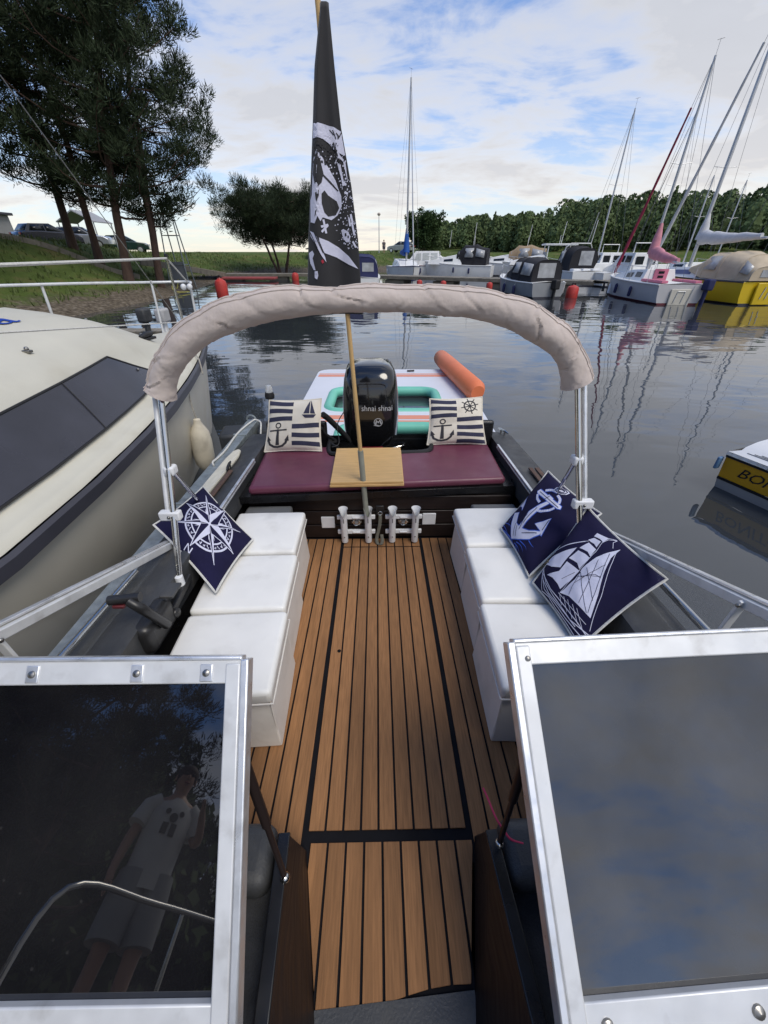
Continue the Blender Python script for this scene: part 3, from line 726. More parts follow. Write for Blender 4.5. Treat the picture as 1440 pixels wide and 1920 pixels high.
def pillow(name, corners, T, m, label, edge_m=None, wob=0.012, back=None):
    """P00, P10, P11, P01 as seen from the printed side (u right, v up)"""
    C = [Vector(c) for c in corners]; ctr = sum(C, Vector()) / 4
    n = (C[1] - C[0]).cross(C[3] - C[0]).normalized()
    low = min(C, key=lambda p: p.z)
    def S(u, v, side=1, off=0.0):
        e = 0.10                                # edges drawn in between the corners
        uu = u + (0.5 - u) * e * 0.55 * (1 - (2 * v - 1) ** 2) * abs(2 * u - 1)
        vv = v + (0.5 - v) * e * 0.55 * (1 - (2 * u - 1) ** 2) * abs(2 * v - 1)
        p = (C[0] * (1 - uu) + C[1] * uu) * (1 - vv) + (C[3] * (1 - uu) + C[2] * uu) * vv
        a = max(0.0, 1 - abs(2 * u - 1) ** 2.4); b = max(0.0, 1 - abs(2 * v - 1) ** 2.4)
        h = T * (a * b) ** 0.55
        w = wob * noise.noise(Vector((u * 3.1 + ctr.x * 5, v * 3.1 + ctr.y * 5, 0.0))) * (a * b) ** 0.3 + 0.35 * wob * noise.noise(Vector((u * 9, v * 9 + ctr.x * 9, 2.0)))* (a * b) ** 0.5
        return p + n * ((h + w) * side + off) if side > 0 else p - n * (h * 0.8) + n * w * .3
    t = thing(name, label, 'pillow', low, BF)
    N = 26; mb = MB()
    mb.grid([[S(i / N, j / N) for i in range(N + 1)] for j in range(N + 1)])
    front = obj('cover', mb, m, t, normals=False)
    mb = MB(); mb.grid([[S(1 - i / N, j / N, -1) for i in range(N + 1)] for j in range(N + 1)])
    obj('back_cover', mb, back or m, t, normals=False)
    loop = [S(i / N, 0) for i in range(N)] + [S(1, j / N) for j in range(N)] + [S(1 - i / N, 1) for i in range(N)] + [S(0, 1 - j / N) for j in range(N)]
    loop.append(loop[0]); mb = MB(); mb.tube(loop, 0.005, 6, caps=False); obj('piping', mb, edge_m or m, t)
    return t, (lambda o: (lambda u, v: S(min(1, max(0, u)), min(1, max(0, v)), 1, o)))

# compass pillow: u right, v up, N pointing up
t, F = pillow('compass_pillow', [(-0.65, 1.66, 0.352), (-0.99, 1.975, 0.500), (-1.045, 1.535, 0.525), (-0.70, 1.262, 0.352)], 0.044, M_navy, 'navy pillow with a white compass rose, leaning on the left coaming', M_ropewhite)
def ring(r0, r1, n=48, c=(.5, .5)):
    return [[(c[0] + r0 * math.cos(a), c[1] + r0 * math.sin(a)), (c[0] + r1 * math.cos(a), c[1] + r1 * math.sin(a)), (c[0] + r1 * math.cos(b), c[1] + r1 * math.sin(b)), (c[0] + r0 * math.cos(b), c[1] + r0 * math.sin(b))] for a, b in ((2 * math.pi * k / n, 2 * math.pi * (k + 1) / n) for k in range(n))]
cc = (0.5, 0.47)
def polar(r, a): return (cc[0] + 1.12 * r * math.sin(R(a)), cc[1] + 1.12 * r * math.cos(R(a)))
pol = ring(0.327, 0.350, c=cc) + ring(0.249, 0.267, c=cc)
for k in range(72):
    if k % 9 in (0,): continue
    a = k * 5; pol += stroke([polar(0.248 + 0.012 * (k % 3), a), polar(0.272 + .01 * (k % 2), a + (2 if k % 2 else -2))], 0.011)
for k in range(16):
    a = k * 22.5 + 11.25; pol += [[polar(0.09, a - 8), polar(0.20, a), polar(0.09, a + 8)]]
flat_print('compass_ring', pol, F(0.0012), M_whiteprint, t)
pol = []; dk = []
for k in range(4):
    a = k * 90 + 45
    pol += [[polar(0.0, a), polar(0.085, a - 24), polar(0.43, a)]]; dk += [[polar(0.0, a), polar(0.43, a), polar(0.085, a + 24)]]; pol += stroke([polar(0.085, a + 24), polar(0.43, a)], 0.009)
flat_print('rose_thin_dark', dk, F(0.0018), M_navy, t); flat_print('rose_thin', pol, F(0.0022), M_whiteprint, t)
pol = []; dk = []
for k in range(4):
    a = k * 90; L_ = 0.40 if k else 0.385
    pol += [[polar(0.0, a), polar(0.115, a - 40), polar(L_, a)]]; dk += [[polar(0.0, a), polar(L_, a), polar(0.115, a + 40)]]; pol += stroke([polar(0.115, a + 40), polar(L_, a)], 0.010)
flat_print('rose_dark', dk, F(0.0028), M_navy, t)
flat_print('rose', pol + ring(0.0, 0.022, 16, cc), F(0.0032), M_whiteprint, t)
G = F(0.0015); lettering('letter', 'N', 0.13, lambda x, y: G(cc[0] + x, 0.93 + y), M_whiteprint, t)

SHIP={'sails':[[(0.482,0.178),(0.595,0.23),(0.756,0.249),(0.905,0.256),(0.833,0.392),(0.696,0.615),(0.612,0.791),(0.594,0.926),(0.559,0.827),(0.514,0.692),(0.486,0.516),(0.508,0.386),(0.498,0.273)],[(0.184,0.189),(0.297,0.319),(0.3,0.447),(0.414,0.467),(0.481,0.475),(0.476,0.334),(0.454,0.203),(0.385,0.218),(0.279,0.217)],[(0.291,0.485),(0.316,0.609),(0.408,0.636),(0.472,0.64),(0.467,0.551),(0.466,0.488),(0.405,0.513),(0.352,0.502)],[(0.307,0.635),(0.339,0.745),(0.449,0.747),(0.467,0.653),(0.409,0.669),(0.349,0.652)],[(0.31,0.761),(0.343,0.82),(0.423,0.843),(0.435,0.766),(0.389,0.775),(0.345,0.764)],[(0.33,0.832),(0.328,0.879),(0.447,0.927),(0.441,0.856),(0.392,0.855)],[(0.019,0.3),(0.28,0.621),(0.274,0.47),(0.282,0.354),(0.175,0.286),(0.009,0.242),(0.082,0.294)]],
 'lines':[[(0.025,0.214),(0.221,0.02),(0.374,0.044),(0.523,0.024),(0.776,0.03),(0.948,0.025)],[(0.056,0.199),(0.248,0.119),(0.441,0.097),(0.76,0.086),(0.986,0.143)],[(0.111,0.163),(0.358,0.121),(0.846,0.133),(0.99,0.122)],[(0.06,0.181),(0.256,0.058),(0.429,0.058),(0.7,0.053),(0.954,0.078)],[(0.033,0.22),(0.139,0.123),(0.356,0.072),(0.851,0.089)],[(0.012,0.383),(0.303,0.726)],[(0.045,0.427),(0.325,0.757)],[(0.482,0.178),(0.476,0.489),(0.467,0.731),(0.441,0.842),(0.455,0.913),(0.502,0.971)],[(0.972,0.173),(0.824,0.463),(0.669,0.736),(0.595,0.876)],[(0.432,0.849),(0.447,0.927),(0.495,0.97)],[(0.545,0.878),(0.502,0.926),(0.502,0.971)],[(0.47,0.165),(0.915,0.186)],[(0.498,0.163),(0.589,0.106)],[(0.548,0.186),(0.685,0.109)],[(0.607,0.199),(0.778,0.112)],[(0.689,0.209),(0.857,0.124)],[(0.749,0.217),(0.913,0.132)]],
 'dark':[[(0.486,0.48),(0.552,0.451)],[(0.552,0.451),(0.598,0.525),(0.642,0.569),(0.695,0.579)],[(0.497,0.471),(0.584,0.24)],[(0.502,0.476),(0.85,0.26)],[(0.525,0.553),(0.808,0.381)],[(0.507,0.425),(0.689,0.591)],[(0.55,0.692),(0.734,0.267)],[(0.539,0.359),(0.638,0.707)],[(0.387,0.284),(0.456,0.431)],[(0.572,0.816),(0.857,0.271)]]}
ANCHOR={'light':[[(0.449,0.677),(0.397,0.552),(0.372,0.431),(0.409,0.309),(0.381,0.147),(0.406,0.048),(0.459,0.123),(0.469,0.294),(0.461,0.418),(0.455,0.556),(0.498,0.683)],[(0.089,0.278),(0.19,0.171),(0.364,0.033),(0.517,0.112),(0.675,0.228),(0.75,0.354),(0.741,0.392),(0.592,0.284),(0.434,0.218),(0.297,0.214),(0.184,0.327)],[(0.602,0.391),(0.715,0.57),(0.78,0.355),(0.715,0.389)],[(0.088,0.389),(0.077,0.541),(0.215,0.373),(0.143,0.407)],[(0.191,0.693),(0.205,0.739),(0.661,0.757),(0.681,0.724),(0.648,0.702),(0.22,0.673)],[(0.372,0.688),(0.382,0.765),(0.482,0.763),(0.48,0.685)]],
 'eyes':[[(0.366,0.855),(0.367,0.912),(0.424,0.954),(0.501,0.977),(0.553,0.968),(0.558,0.919),(0.512,0.873),(0.43,0.848)]],
 'rope':[[(0.285,0.77),(0.353,0.835),(0.449,0.863)],[(0.489,0.834),(0.567,0.812),(0.605,0.76)],[(0.234,0.663),(0.298,0.619),(0.38,0.608)],[(0.416,0.506),(0.504,0.544),(0.579,0.616),(0.616,0.687)]],
 'blue':[[(0.018,0.053),(0.157,0.045),(0.27,0.02),(0.406,0.048)],[(0.06,0.012),(0.25,0.002),(0.436,0.002)],[(0.053,0.094),(0.194,0.126),(0.278,0.102)],[(0.47,0.036),(0.578,0.046),(0.666,0.016)],[(0.503,0.069),(0.624,0.094),(0.716,0.07)],[(0.55,0.116),(0.688,0.137),(0.75,0.12)],[(0.682,0.212),(0.756,0.208),(0.814,0.214)],[(0.517,0.033),(0.622,-0.008),(0.723,0.016)],[(0.092,0.234),(0.124,0.14),(0.217,0.097)],[(0.253,0.03),(0.405,0.022),(0.546,-0.013)],[(0.126,0.018),(0.321,0.017),(0.562,0.004)]],
 'dark':[[(0.288,0.206),(0.384,0.077)],[(0.346,0.209),(0.434,0.099)],[(0.385,0.398),(0.432,0.193)],[(0.418,0.538),(0.438,0.29)],[(0.232,0.709),(0.648,0.721)],[(0.39,0.644),(0.413,0.753)],[(0.509,0.194),(0.709,0.34)],[(0.735,0.407),(0.715,0.541)]]}
FLAG={'white':[[(-0.239,2.021),(-0.202,2.02),(-0.163,2.014),(-0.134,2.001),(-0.122,1.931),(-0.136,1.934),(-0.167,1.949),(-0.186,1.967),(-0.205,1.976),(-0.225,1.979),(-0.245,1.977)],[(-0.232,1.943),(-0.212,1.921),(-0.188,1.887),(-0.165,1.852),(-0.156,1.826),(-0.145,1.803),(-0.145,1.769),(-0.164,1.739),(-0.191,1.721),(-0.212,1.725),(-0.225,1.728),(-0.235,1.714),(-0.246,1.732),(-0.261,1.707),(-0.279,1.711),(-0.273,1.786),(-0.265,1.803),(-0.251,1.899),(-0.244,1.927)],[(-0.246,1.657),(-0.209,1.646),(-0.166,1.624),(-0.123,1.591),(-0.082,1.543),(-0.125,1.56),(-0.178,1.587),(-0.226,1.602),(-0.242,1.628)],[(-0.152,1.686),(-0.143,1.691),(-0.123,1.682),(-0.112,1.664),(-0.118,1.646),(-0.132,1.643),(-0.142,1.654),(-0.148,1.668)],[(-0.286,1.682),(-0.269,1.675),(-0.247,1.65),(-0.235,1.628),(-0.23,1.606),(-0.222,1.568),(-0.24,1.591),(-0.26,1.628),(-0.283,1.661)],[(-0.298,1.602),(-0.281,1.611),(-0.273,1.598),(-0.282,1.583),(-0.272,1.537),(-0.281,1.539),(-0.295,1.564)],[(-0.277,1.533),(-0.263,1.535),(-0.261,1.517),(-0.268,1.502),(-0.279,1.509)],[(-0.157,1.946),(-0.149,1.944),(-0.146,1.934),(-0.128,1.918),(-0.131,1.912),(-0.146,1.923),(-0.157,1.918),(-0.15,1.931)],[(-0.131,1.912),(-0.122,1.912),(-0.118,1.875),(-0.115,1.849),(-0.121,1.868)]],
 'black':[[(-0.233,1.93),(-0.22,1.912),(-0.211,1.871),(-0.22,1.842),(-0.234,1.829),(-0.249,1.839),(-0.254,1.868),(-0.248,1.909)],[(-0.211,1.818),(-0.198,1.803),(-0.165,1.786),(-0.156,1.763),(-0.172,1.739),(-0.203,1.732),(-0.217,1.745),(-0.225,1.776),(-0.223,1.806)],[(-0.25,1.809),(-0.233,1.818),(-0.234,1.8),(-0.246,1.779),(-0.249,1.793)],[(-0.214,1.871),(-0.186,1.85),(-0.155,1.82),(-0.159,1.818),(-0.191,1.844),(-0.216,1.864)],[(-0.137,1.675),(-0.13,1.677),(-0.129,1.666),(-0.137,1.664)],[(-0.125,1.668),(-0.119,1.666),(-0.12,1.657),(-0.126,1.659)],[(-0.254,1.749),(-0.246,1.756),(-0.254,1.735),(-0.259,1.728)]],
 'strokes':[[(-0.233,1.677),(-0.207,1.702)],[(-0.223,1.721),(-0.215,1.673)],[(-0.234,1.695),(-0.205,1.704)],[(-0.151,1.906),(-0.141,1.871)],[(-0.146,1.9),(-0.133,1.836)],[(-0.138,1.849),(-0.122,1.839)],[(-0.13,1.816),(-0.117,1.81)],[(-0.108,1.742),(-0.1,1.707)],[(-0.104,1.714),(-0.095,1.668)],[(-0.115,1.725),(-0.112,1.7)],[(-0.103,1.646),(-0.09,1.624)]],
 'bstrokes':[[(-0.281,1.707),(-0.233,1.602)],[(-0.274,1.711),(-0.225,1.591)],[(-0.286,1.679),(-0.256,1.62)],[(-0.179,2.005),(-0.164,1.991)],[(-0.167,2.005),(-0.155,1.979)],[(-0.154,1.997),(-0.141,1.985)],[(-0.148,1.991),(-0.147,1.979)],[(-0.132,2.0),(-0.145,1.982)]],
 'red':[[(-0.244,1.573),(-0.235,1.579),(-0.231,1.568),(-0.24,1.562)]]}

def WAVE(p, q, n=10, amp=.01): return [(p[0] + (q[0] - p[0]) * k / n, p[1] + (q[1] - p[1]) * k / n + amp * math.sin(k * 1.9)) for k in range(n + 1)]
# anchor pillow
t, F = pillow('anchor_pillow', [(0.659, 1.745, 0.350), (0.674, 1.345, 0.350), (1.030, 1.525, 0.570), (0.935, 1.94, 0.595)], 0.052, M_navy, 'navy pillow with a pale blue roped anchor, behind the ship pillow', M_ropewhite)
q = []
for s_ in ANCHOR['blue']: q += stroke(spline([(a, b, 0) for a, b in s_], 4), 0.013, taper=True)
flat_print('wave_print', q, F(0.0012), M_blueprint, t)
halo = []
for p_ in ANCHOR['light']: halo += stroke(p_, 0.022, True)
flat_print('halo_print', halo + [s for p_ in ANCHOR['rope'] for s in stroke(p_, 0.045)], F(0.0014), M_blueprint, t)
q = list(ANCHOR['light'])
for s_ in ANCHOR['rope']:
    for k, a in enumerate(stroke(spline([(a, b, 0) for a, b in s_], 3), 0.034)): q.append([(p[0] * .94 + sum(w[0] for w in a) / 4 * .06, p[1] * .94 + sum(w[1] for w in a) / 4 * .06) for p in a])
flat_print('anchor_print', q + ANCHOR['eyes'], F(0.0020), M_whiteprint, t)
ey = ANCHOR['eyes'][0]; ec = (sum(p[0] for p in ey) / len(ey), sum(p[1] for p in ey) / len(ey))
q = []
for f_ in (0.75, 0.42): q += stroke([(ec[0] + (p[0] - ec[0]) * f_, ec[1] + (p[1] - ec[1]) * f_) for p in ey], 0.014, True)
for s_ in ANCHOR['dark']: q += stroke(s_, 0.009)
flat_print('anchor_lines', q, F(0.0028), M_navy, t)
# ship pillow
t, F = pillow('ship_pillow', [(0.677, 1.302, 0.352), (0.722, 0.945, 0.352), (1.050, 1.075, 0.562), (0.92, 1.468, 0.640)], 0.055, M_navy, 'navy pillow with a white sailing ship, leaning over the right coaming', M_ropewhite)
flat_print('sail_print', SHIP['sails'], F(0.0016), M_whiteprint, t)
q = []
for k, s_ in enumerate(SHIP['lines']): q += stroke(s_, 0.009 if k < 5 else 0.005)
flat_print('rigging_print', q, F(0.0020), M_whiteprint, t)
q = []
for s_ in SHIP['dark']: q += stroke(s_, 0.0045)
flat_print('sail_lines', q, F(0.0026), M_navy, t)
# striped pillows on the bench
def striped(name, corners, label, kind):
    t, F = pillow(name, corners, 0.055, M_linen, label, M_linen)
    def band(u0, u1, v, w): 
        n = 8; up = [(u0 + (u1 - u0) * k / n, v + w / 2 + .012 * math.sin(3.1 * k / n + v * 9)) for k in range(n + 1)]; dn = [(p[0], p[1] - w) for p in up]
        return [[dn[k], dn[k + 1], up[k + 1], up[k]] for k in range(n)]
    for v in (0.62, 0.775, 0.93): flat_print('stripe', band(0.02, 0.49, v, 0.085), F(0.0012), M_navyprint, t)
    for v in (0.14, 0.315, 0.49) if kind == 'boat' else (0.05, 0.215, 0.38, 0.545): flat_print('stripe', band(0.49, 0.985, v, 0.088), F(0.0012), M_navyprint, t)
    
    A = [(0.19 + .02 * 0, 0.12), (0.235, 0.08), (0.275, 0.12), (0.265, 0.42), (0.205, 0.42)]
    fl = [[(0.20, 0.12), (0.265, 0.12), (0.255, 0.43), (0.212, 0.43)]] + stroke([(0.07, 0.40), (0.40, 0.42)], 0.028) + stroke([(0.05, 0.24), (0.09, 0.14), (0.17, 0.09), (0.235, 0.08), (0.32, 0.10), (0.38, 0.16), (0.42, 0.27)], 0.042)
    fl += [[(0.36, 0.21), (0.44, 0.20), (0.43, 0.32)], [(0.03, 0.20), (0.11, 0.22), (0.035, 0.31)]] + ring(0.035, 0.058, 18, (0.235, 0.50))
    flat_print('anchor_print', fl, F(0.0018), M_darkprint, t)
    if kind == 'boat':
        q = [[(0.69, 0.72), (0.80, 0.72), (0.80, 0.98), (0.75, 0.88)], [(0.815, 0.72), (0.91, 0.71), (0.86, 0.85), (0.815, 0.985)], [(0.66, 0.70), (0.93, 0.70), (0.88, 0.635), (0.72, 0.635)]]
    else:
        c = (0.74, 0.82); q = ring(0.098, 0.122, 24, c) + ring(0, 0.03, 10, c)
        for k in range(8):
            a = k * math.pi / 4 + .2; q += stroke([(c[0] + .02 * math.cos(a), c[1] + .02 * math.sin(a)), (c[0] + .175 * math.cos(a), c[1] + .175 * math.sin(a))], 0.018)
    flat_print('sailboat_print' if kind == 'boat' else 'wheel_print', q, F(0.0018), M_navyprint if kind == 'boat' else M_darkprint, t)
striped('striped_pillow', [(-0.825, 2.66, 0.428), (-0.410, 2.66, 0.432), (-0.400, 2.80, 0.775), (-0.772, 2.80, 0.765)], 'striped navy pillow with anchor and sailboat, left end of the bench', 'boat')
striped('striped_pillow', [(0.370, 2.78, 0.428), (0.818, 2.78, 0.430), (0.775, 2.90, 0.755), (0.385, 2.90, 0.742)], 'striped navy pillow with anchor and ship wheel, right end of the bench', 'wheel')

# bamboo boards
t = thing('bamboo_board', 'pair of pale bamboo boards lying on the maroon bench', 'board', (-0.065, 2.38, 0.426), BF)
for k, (z, d) in enumerate(((0.4275, 0.0), (0.4445, 0.004))):
    mb = MB(); mb.prism([(-0.292 + d, 2.088 + d), (0.155 - d, 2.100 + d), (0.166 - d, 2.655), (-0.303 + d, 2.645)], z, z + 0.016); obj('board', mb, M_bamboo, t, bevel=0.003)
# rod holder racks with one flag pole in them
def rack(xs, label):
    cx = sum(xs) / 2; t = thing('rod_rack', label, 'rod holder', (cx, 2.15, 0.0), BF, 'rod racks on the bulkhead')
    for x in xs:
        N = 20; rows = []
        prof = [(0.0, 0.0, .0205), (0.004, 0, .0215), (0.20, 0, .0215), (0.235, 0, .023), (0.256, 0, .030)]
        mb = MB()
        for z, _, r in prof + [(0.250, 0, .026), (0.225, 0, .0195), (0.10, 0, .0185)]:
            row = []
            for k in range(N):
                a = 2 * math.pi * k / N; fr = max(0, -math.sin(a)) ** 6
                row.append(Vector((x + r * math.cos(a), 2.118 + r * math.sin(a) - (z * 0.02), 0.012 + z - (0.05 * fr if z > 0.22 else 0))))
            rows.append(row)
        mb.grid(rows, True); mb.add(rows[0], [tuple(range(N))]); mb.add(rows[-1], [tuple(range(N))])
        tb = obj('tube', mb, M_white, t)
        mb = MB(); mb.sphere((x, 2.095, 0.06), 0.005, 8, 6); obj('screw', mb, M_steel, tb)
        mb = MB(); mb.tube([(x, 2.0935, 0.205), (x, 2.0935, 0.170)], 0.004, 6); obj('slot', mb, mat('slot_grey', (0.2, 0.2, 0.2), 0.7), tb)
    for z in (0.075, 0.187):
        mb = MB(); mb.box((cx, 2.142, z), (abs(xs[1] - xs[0]) + 0.09, 0.018, 0.030)); mb.box((cx, 2.130, z), (0.05, 0.012, 0.012)); obj('crossbar', mb, M_white, t, bevel=0.004)
rack((-0.224, -0.068), 'white twin rod holder rack holding the flag pole')
rack((0.088, 0.236), 'empty white twin rod holder rack beside the right switch plate')
for x, l in ((-0.146, 'round chrome courtesy lamp between the tubes of the left rod rack'), (0.162, 'round chrome courtesy lamp between the tubes of the right rod rack')):
    t = thing('courtesy_lamp', l, 'lamp', (x, 2.175, 0.13), BF, 'courtesy lamps')
    mb = MB(); mb.lathe([(0.0, .0), (0.031, .0), (0.033, .006), (0.026, .011), (0.022, .008), (0.0, .008)], (x, 2.177, 0.130), 22, axis='Y'); obj('bezel', mb, M_chrome, t)
    mb = MB(); mb.box((x, 2.166, 0.132), (0.024, 0.006, 0.026)); obj('lens', mb, mat('lamp_lens', (0.35, 0.36, 0.36), 0.25), t, bevel=0.002)
for x, z, l in ((-0.334, 0.128, 'square white plate on the bulkhead, left of the rod racks'), (0.331, 0.148, 'square white plate on the bulkhead, right of the rod racks')):
    mb = MB(); mb.box((x, 2.173, z), (0.088, 0.010, 0.086)); single('switch_plate', mb, M_white, l, 'plate', (x, 2.178, z), BF, 'white plates on the bulkhead', bevel=0.004)
t = thing('locker_strap', 'grey green webbing strap hanging from a black latch between the rod racks', 'strap', (0.008, 2.17, 0.2), BF)
mb = MB(); mb.box((0.008, 2.172, 0.215), (0.055, 0.012, 0.075)); obj('latch', mb, M_blackplastic, t, bevel=0.006)
pts = spline([(0.010, 2.155, 0.20), (0.006, 2.13, 0.13), (-0.012, 2.12, 0.05), (-0.012, 2.10, 0.012), (0.010, 2.08, 0.008), (0.022, 2.09, 0.03), (0.018, 2.11, 0.07)], 5)
mb = MB(); mb.grid([[p - Vector((.011, 0, 0)), p + Vector((.011, 0, 0))] for p in pts]); o = obj('strap', mb, mat('strap_web', (0.13, 0.125, 0.10), 0.9, var=.2, scale=60), t); sm = o.modifiers.new('s', 'SOLIDIFY'); sm.thickness = 0.003
mb = MB(); mb.tube(arc((0.010, 2.150, 0.207), 0.013, 0, 360, 14, 'XZ'), 0.003, 6); obj('ring', mb, M_chrome, t)
# flag pole and flag
PA, PB = Vector((-0.066, 2.118, 0.015)), Vector((-0.203, 2.112, 2.42))
t = thing('flag_pole', 'slanting bamboo flag pole standing in the left rod rack', 'flag pole', PA, BF)
mb = MB(); rr = []; pts = []
for k in range(40):
    q = 0.2 + 0.8 * k / 39; pts.append(PA.lerp(PB, q)); rr.append(0.0125 - 0.002 * q + (0.0012 if k % 9 == 0 else 0))
mb.tube(pts, 0.012, 10, rr=rr); obj('pole', mb, mat('bamboo_pole', (0.50, 0.33, 0.14), 0.55, var=.2, scale=14, stretch=(1, 1, .3)), t)
mb = MB(); mb.tube([PA + Vector((0, 0, -.0)), PA.lerp(PB, 0.265)], 0.0165, 12); obj('sleeve', mb, mat('grey_sleeve', (0.27, 0.28, 0.23), 0.6, var=.15, scale=12), t)
FL = [(2.332, -0.190, -0.158), (2.319, -0.190, -0.158), (2.176, -0.222, -0.148), (2.016, -0.243, -0.134), (1.836, -0.269, -0.101), (1.652, -0.296, -0.079), (1.457, -0.320, -0.071), (1.36, -0.325, -0.066)]
def fl_lr(z):
    for a, b in zip(FL[:-1], FL[1:]):
        if a[0] >= z >= b[0]:
            q = (a[0] - z) / max(1e-6, a[0] - b[0]); return a[1] + (b[1] - a[1]) * q, a[2] + (b[2] - a[2]) * q
    return FL[-1][1], FL[-1][2]
def flag_y(x, z):
    l, r = fl_lr(z); u = (x - l) / (r - l); u = min(1.05, max(-.05, u)); px = -0.066 - 0.137 * (z / 2.405)
    f = (2.332 - z)
    return 2.088 - 0.016 - 0.020 * min(1, f * 2) * math.cos(u * 5.2 - .6) - 0.010 * min(1, f) * math.sin(u * 11 + z * 3) + 0.05 * max(0, u - .75) ** 1.2 + 0.06 * max(0, .18 - u)
t = thing('pirate_flag', 'black pirate flag with skull, bones and cutlass drooping from the pole', 'flag', (-0.19, 2.08, 1.36), BF)
mb = MB(); rows = []; Z = [2.332 - (2.332 - 1.36) * j / 70 for j in range(71)]
for z in Z:
    l, r = fl_lr(z); rows.append([Vector((l + (r - l) * i / 30, flag_y(l + (r - l) * i / 30, z), z)) for i in range(31)])
mb.grid(rows); cl = obj('cloth', mb, M_flag, t); sm = cl.modifiers.new('s', 'SOLIDIFY'); sm.thickness = 0.0015; sm.offset = 1
mb = MB(); back = []
for z in Z:                        # the cloth folds back behind the pole
    l, r = fl_lr(z); back.append([Vector((l + (r - l) * (0.08 + 0.86 * i / 14), flag_y(l + (r - l) * (0.08 + 0.86 * i / 14), z) + 0.012 + 0.05 * math.sin(math.pi * i / 14), z)) for i in range(15)])
mb.grid(back); obj('folded_cloth', mb, M_flag, t)
def FP(off):
    def fn(x, z):
        l, r = fl_lr(z); x = min(r - .001, max(l + .001, x)); return Vector((x, flag_y(x, z) - off, z))
    return fn
flat_print('skull_print', FLAG['white'], FP(0.0024), M_whiteprint, cl, 0.02)
q = []
for s_ in FLAG['strokes']: q += stroke(s_, 0.008)
rnd = random.Random(5)
for k in range(260):
    z = rnd.uniform(1.62, 1.99); l, r = fl_lr(z); x = r - abs(rnd.gauss(0, 0.03)) - (0.03 if rnd.random() < .4 else 0) ; s_ = rnd.uniform(.001, .003)
    if z > 1.86: x = l + (r - l) * rnd.uniform(.15, .95)
    if 1.94 < z or x < l: continue
    q.append([(x - s_, z - s_), (x + s_, z - s_ * .6), (x + s_ * .8, z + s_), (x - s_ * .6, z + s_)])
flat_print('bones_print', q, FP(0.0026), M_whiteprint, cl, 0.02)['kind'] = 'stuff'
q = list(FLAG['black'])
for s_ in FLAG['bstrokes']: q += stroke(s_, 0.0035)
for k in range(120):
    z = rnd.uniform(1.90, 1.97); l, r = fl_lr(z); x = l + (r - l) * rnd.uniform(.05, .8); s_ = rnd.uniform(.001, .004); q.append([(x - s_, z - s_), (x + s_, z - s_), (x + s_, z + s_), (x - s_, z + s_)])
flat_print('skull_shadow_print', q, FP(0.0034), M_flag, cl, 0.02)['kind'] = 'stuff'
flat_print('red_print', FLAG['red'], FP(0.0036), M_redprint, cl, 0.02)

# bimini frame with its rolled cover
t = thing('bimini', 'folded bimini on steel tubes with a rolled beige canvas cover', 'bimini', (CX, 1.36, 0.36), BF)
AE = [(-0.868, 1.600, 1.105), (-0.80, 1.60, 1.225), (-0.66, 1.60, 1.335), (-0.45, 1.60, 1.405), (-0.2, 1.60, 1.432), (0.03, 1.60, 1.438), (0.26, 1.60, 1.430), (0.45, 1.60, 1.402), (0.61, 1.60, 1.345), (0.735, 1.60, 1.258), (0.800, 1.60, 1.140)]
path = spline(AE, 22)
mb = MB(); rows = []; n = 56
for i, p in enumerate(path):
    a = path[max(0, i - 1)]; b = path[min(len(path) - 1, i + 1)]; tg = (b - a).normalized(); nx = Vector((0, 1, 0)); nz_ = tg.cross(nx).normalized() * -1
    q = i / (len(path) - 1); e = min(q, 1 - q); base = 0.046 + 0.005 * math.sin(q * 9) + 0.009 * noise.noise(Vector((q * 7, 0, 1)))
    if e < 0.04: base *= 1.0 + 0.5 * (0.04 - e) / 0.04 * .3
    row = []
    for k in range(n):
        an = 2 * math.pi * k / n; ca, sa = math.cos(an), math.sin(an)
        w = 1 + 0.04 * math.sin(an * 2 + q * 18) + 0.08 * noise.noise(Vector((ca * 1.1 + q * 15, sa * 1.1, q * 26)))
        ph = q * 15 + an * .24 + .55 * noise.noise(Vector((q * 9, ca, sa))); fr_ = ph - math.floor(ph)
        amp = .5 + .9 * noise.noise(Vector((math.floor(ph) * 3.7, ca * .8, sa * .8)))
        w -= 0.13 * max(0, amp) * math.exp(-((fr_ - .5) / .045) ** 2) - 0.06 * max(0, amp) * math.exp(-((fr_ - .61) / .07) ** 2)
        ph2 = q * 43 - an * .35 + .8 * noise.noise(Vector((q * 20, ca * 1.5, sa * 1.5))); f2 = ph2 - math.floor(ph2)
        w -= 0.045 * max(0, noise.noise(Vector((math.floor(ph2) * 1.9, ca, sa))) + .25) * math.exp(-((f2 - .5) / .09) ** 2)
        w += 0.02 * noise.noise(Vector((ca * 4 + q * 60, sa * 4, q * 90)))
        sag = 0.016 * max(0, -sa) ** 1.5 * (0.6 + noise.noise(Vector((q * 13, 3, 0))))
        row.append(p + nx * ca * base * 1.12 * w + nz_ * (sa * base * w - sag))
    rows.append(row)
mb.grid(rows, True)
cov = obj('rolled_cover', mb, M_canvas, t); 
for kk, rr_ in ((40, .0035), (36, .0022)):   # hem of the rolled cloth
    mb = MB(); mb.tube([r[kk] + (r[kk] - path[i]) * .02 for i, r in enumerate(rows)], rr_, 6); obj('hem', mb, M_canvas, cov)
for e, r0 in ((0, rows[0]), (1, rows[-1])):   # maroon lining showing at the open ends
    c = sum(r0, Vector()) / n; mb = MB(); mb.grid([r0, [c + (p - c) * .82 + Vector((0, 0, .012)) for p in r0]], True); mb.add([c + (p - c) * .82 + Vector((0, 0, .012)) for p in r0], [tuple(range(n))])
    obj('lining', mb, mat('maroon_lining', (0.16, 0.035, 0.05), 0.8), cov)
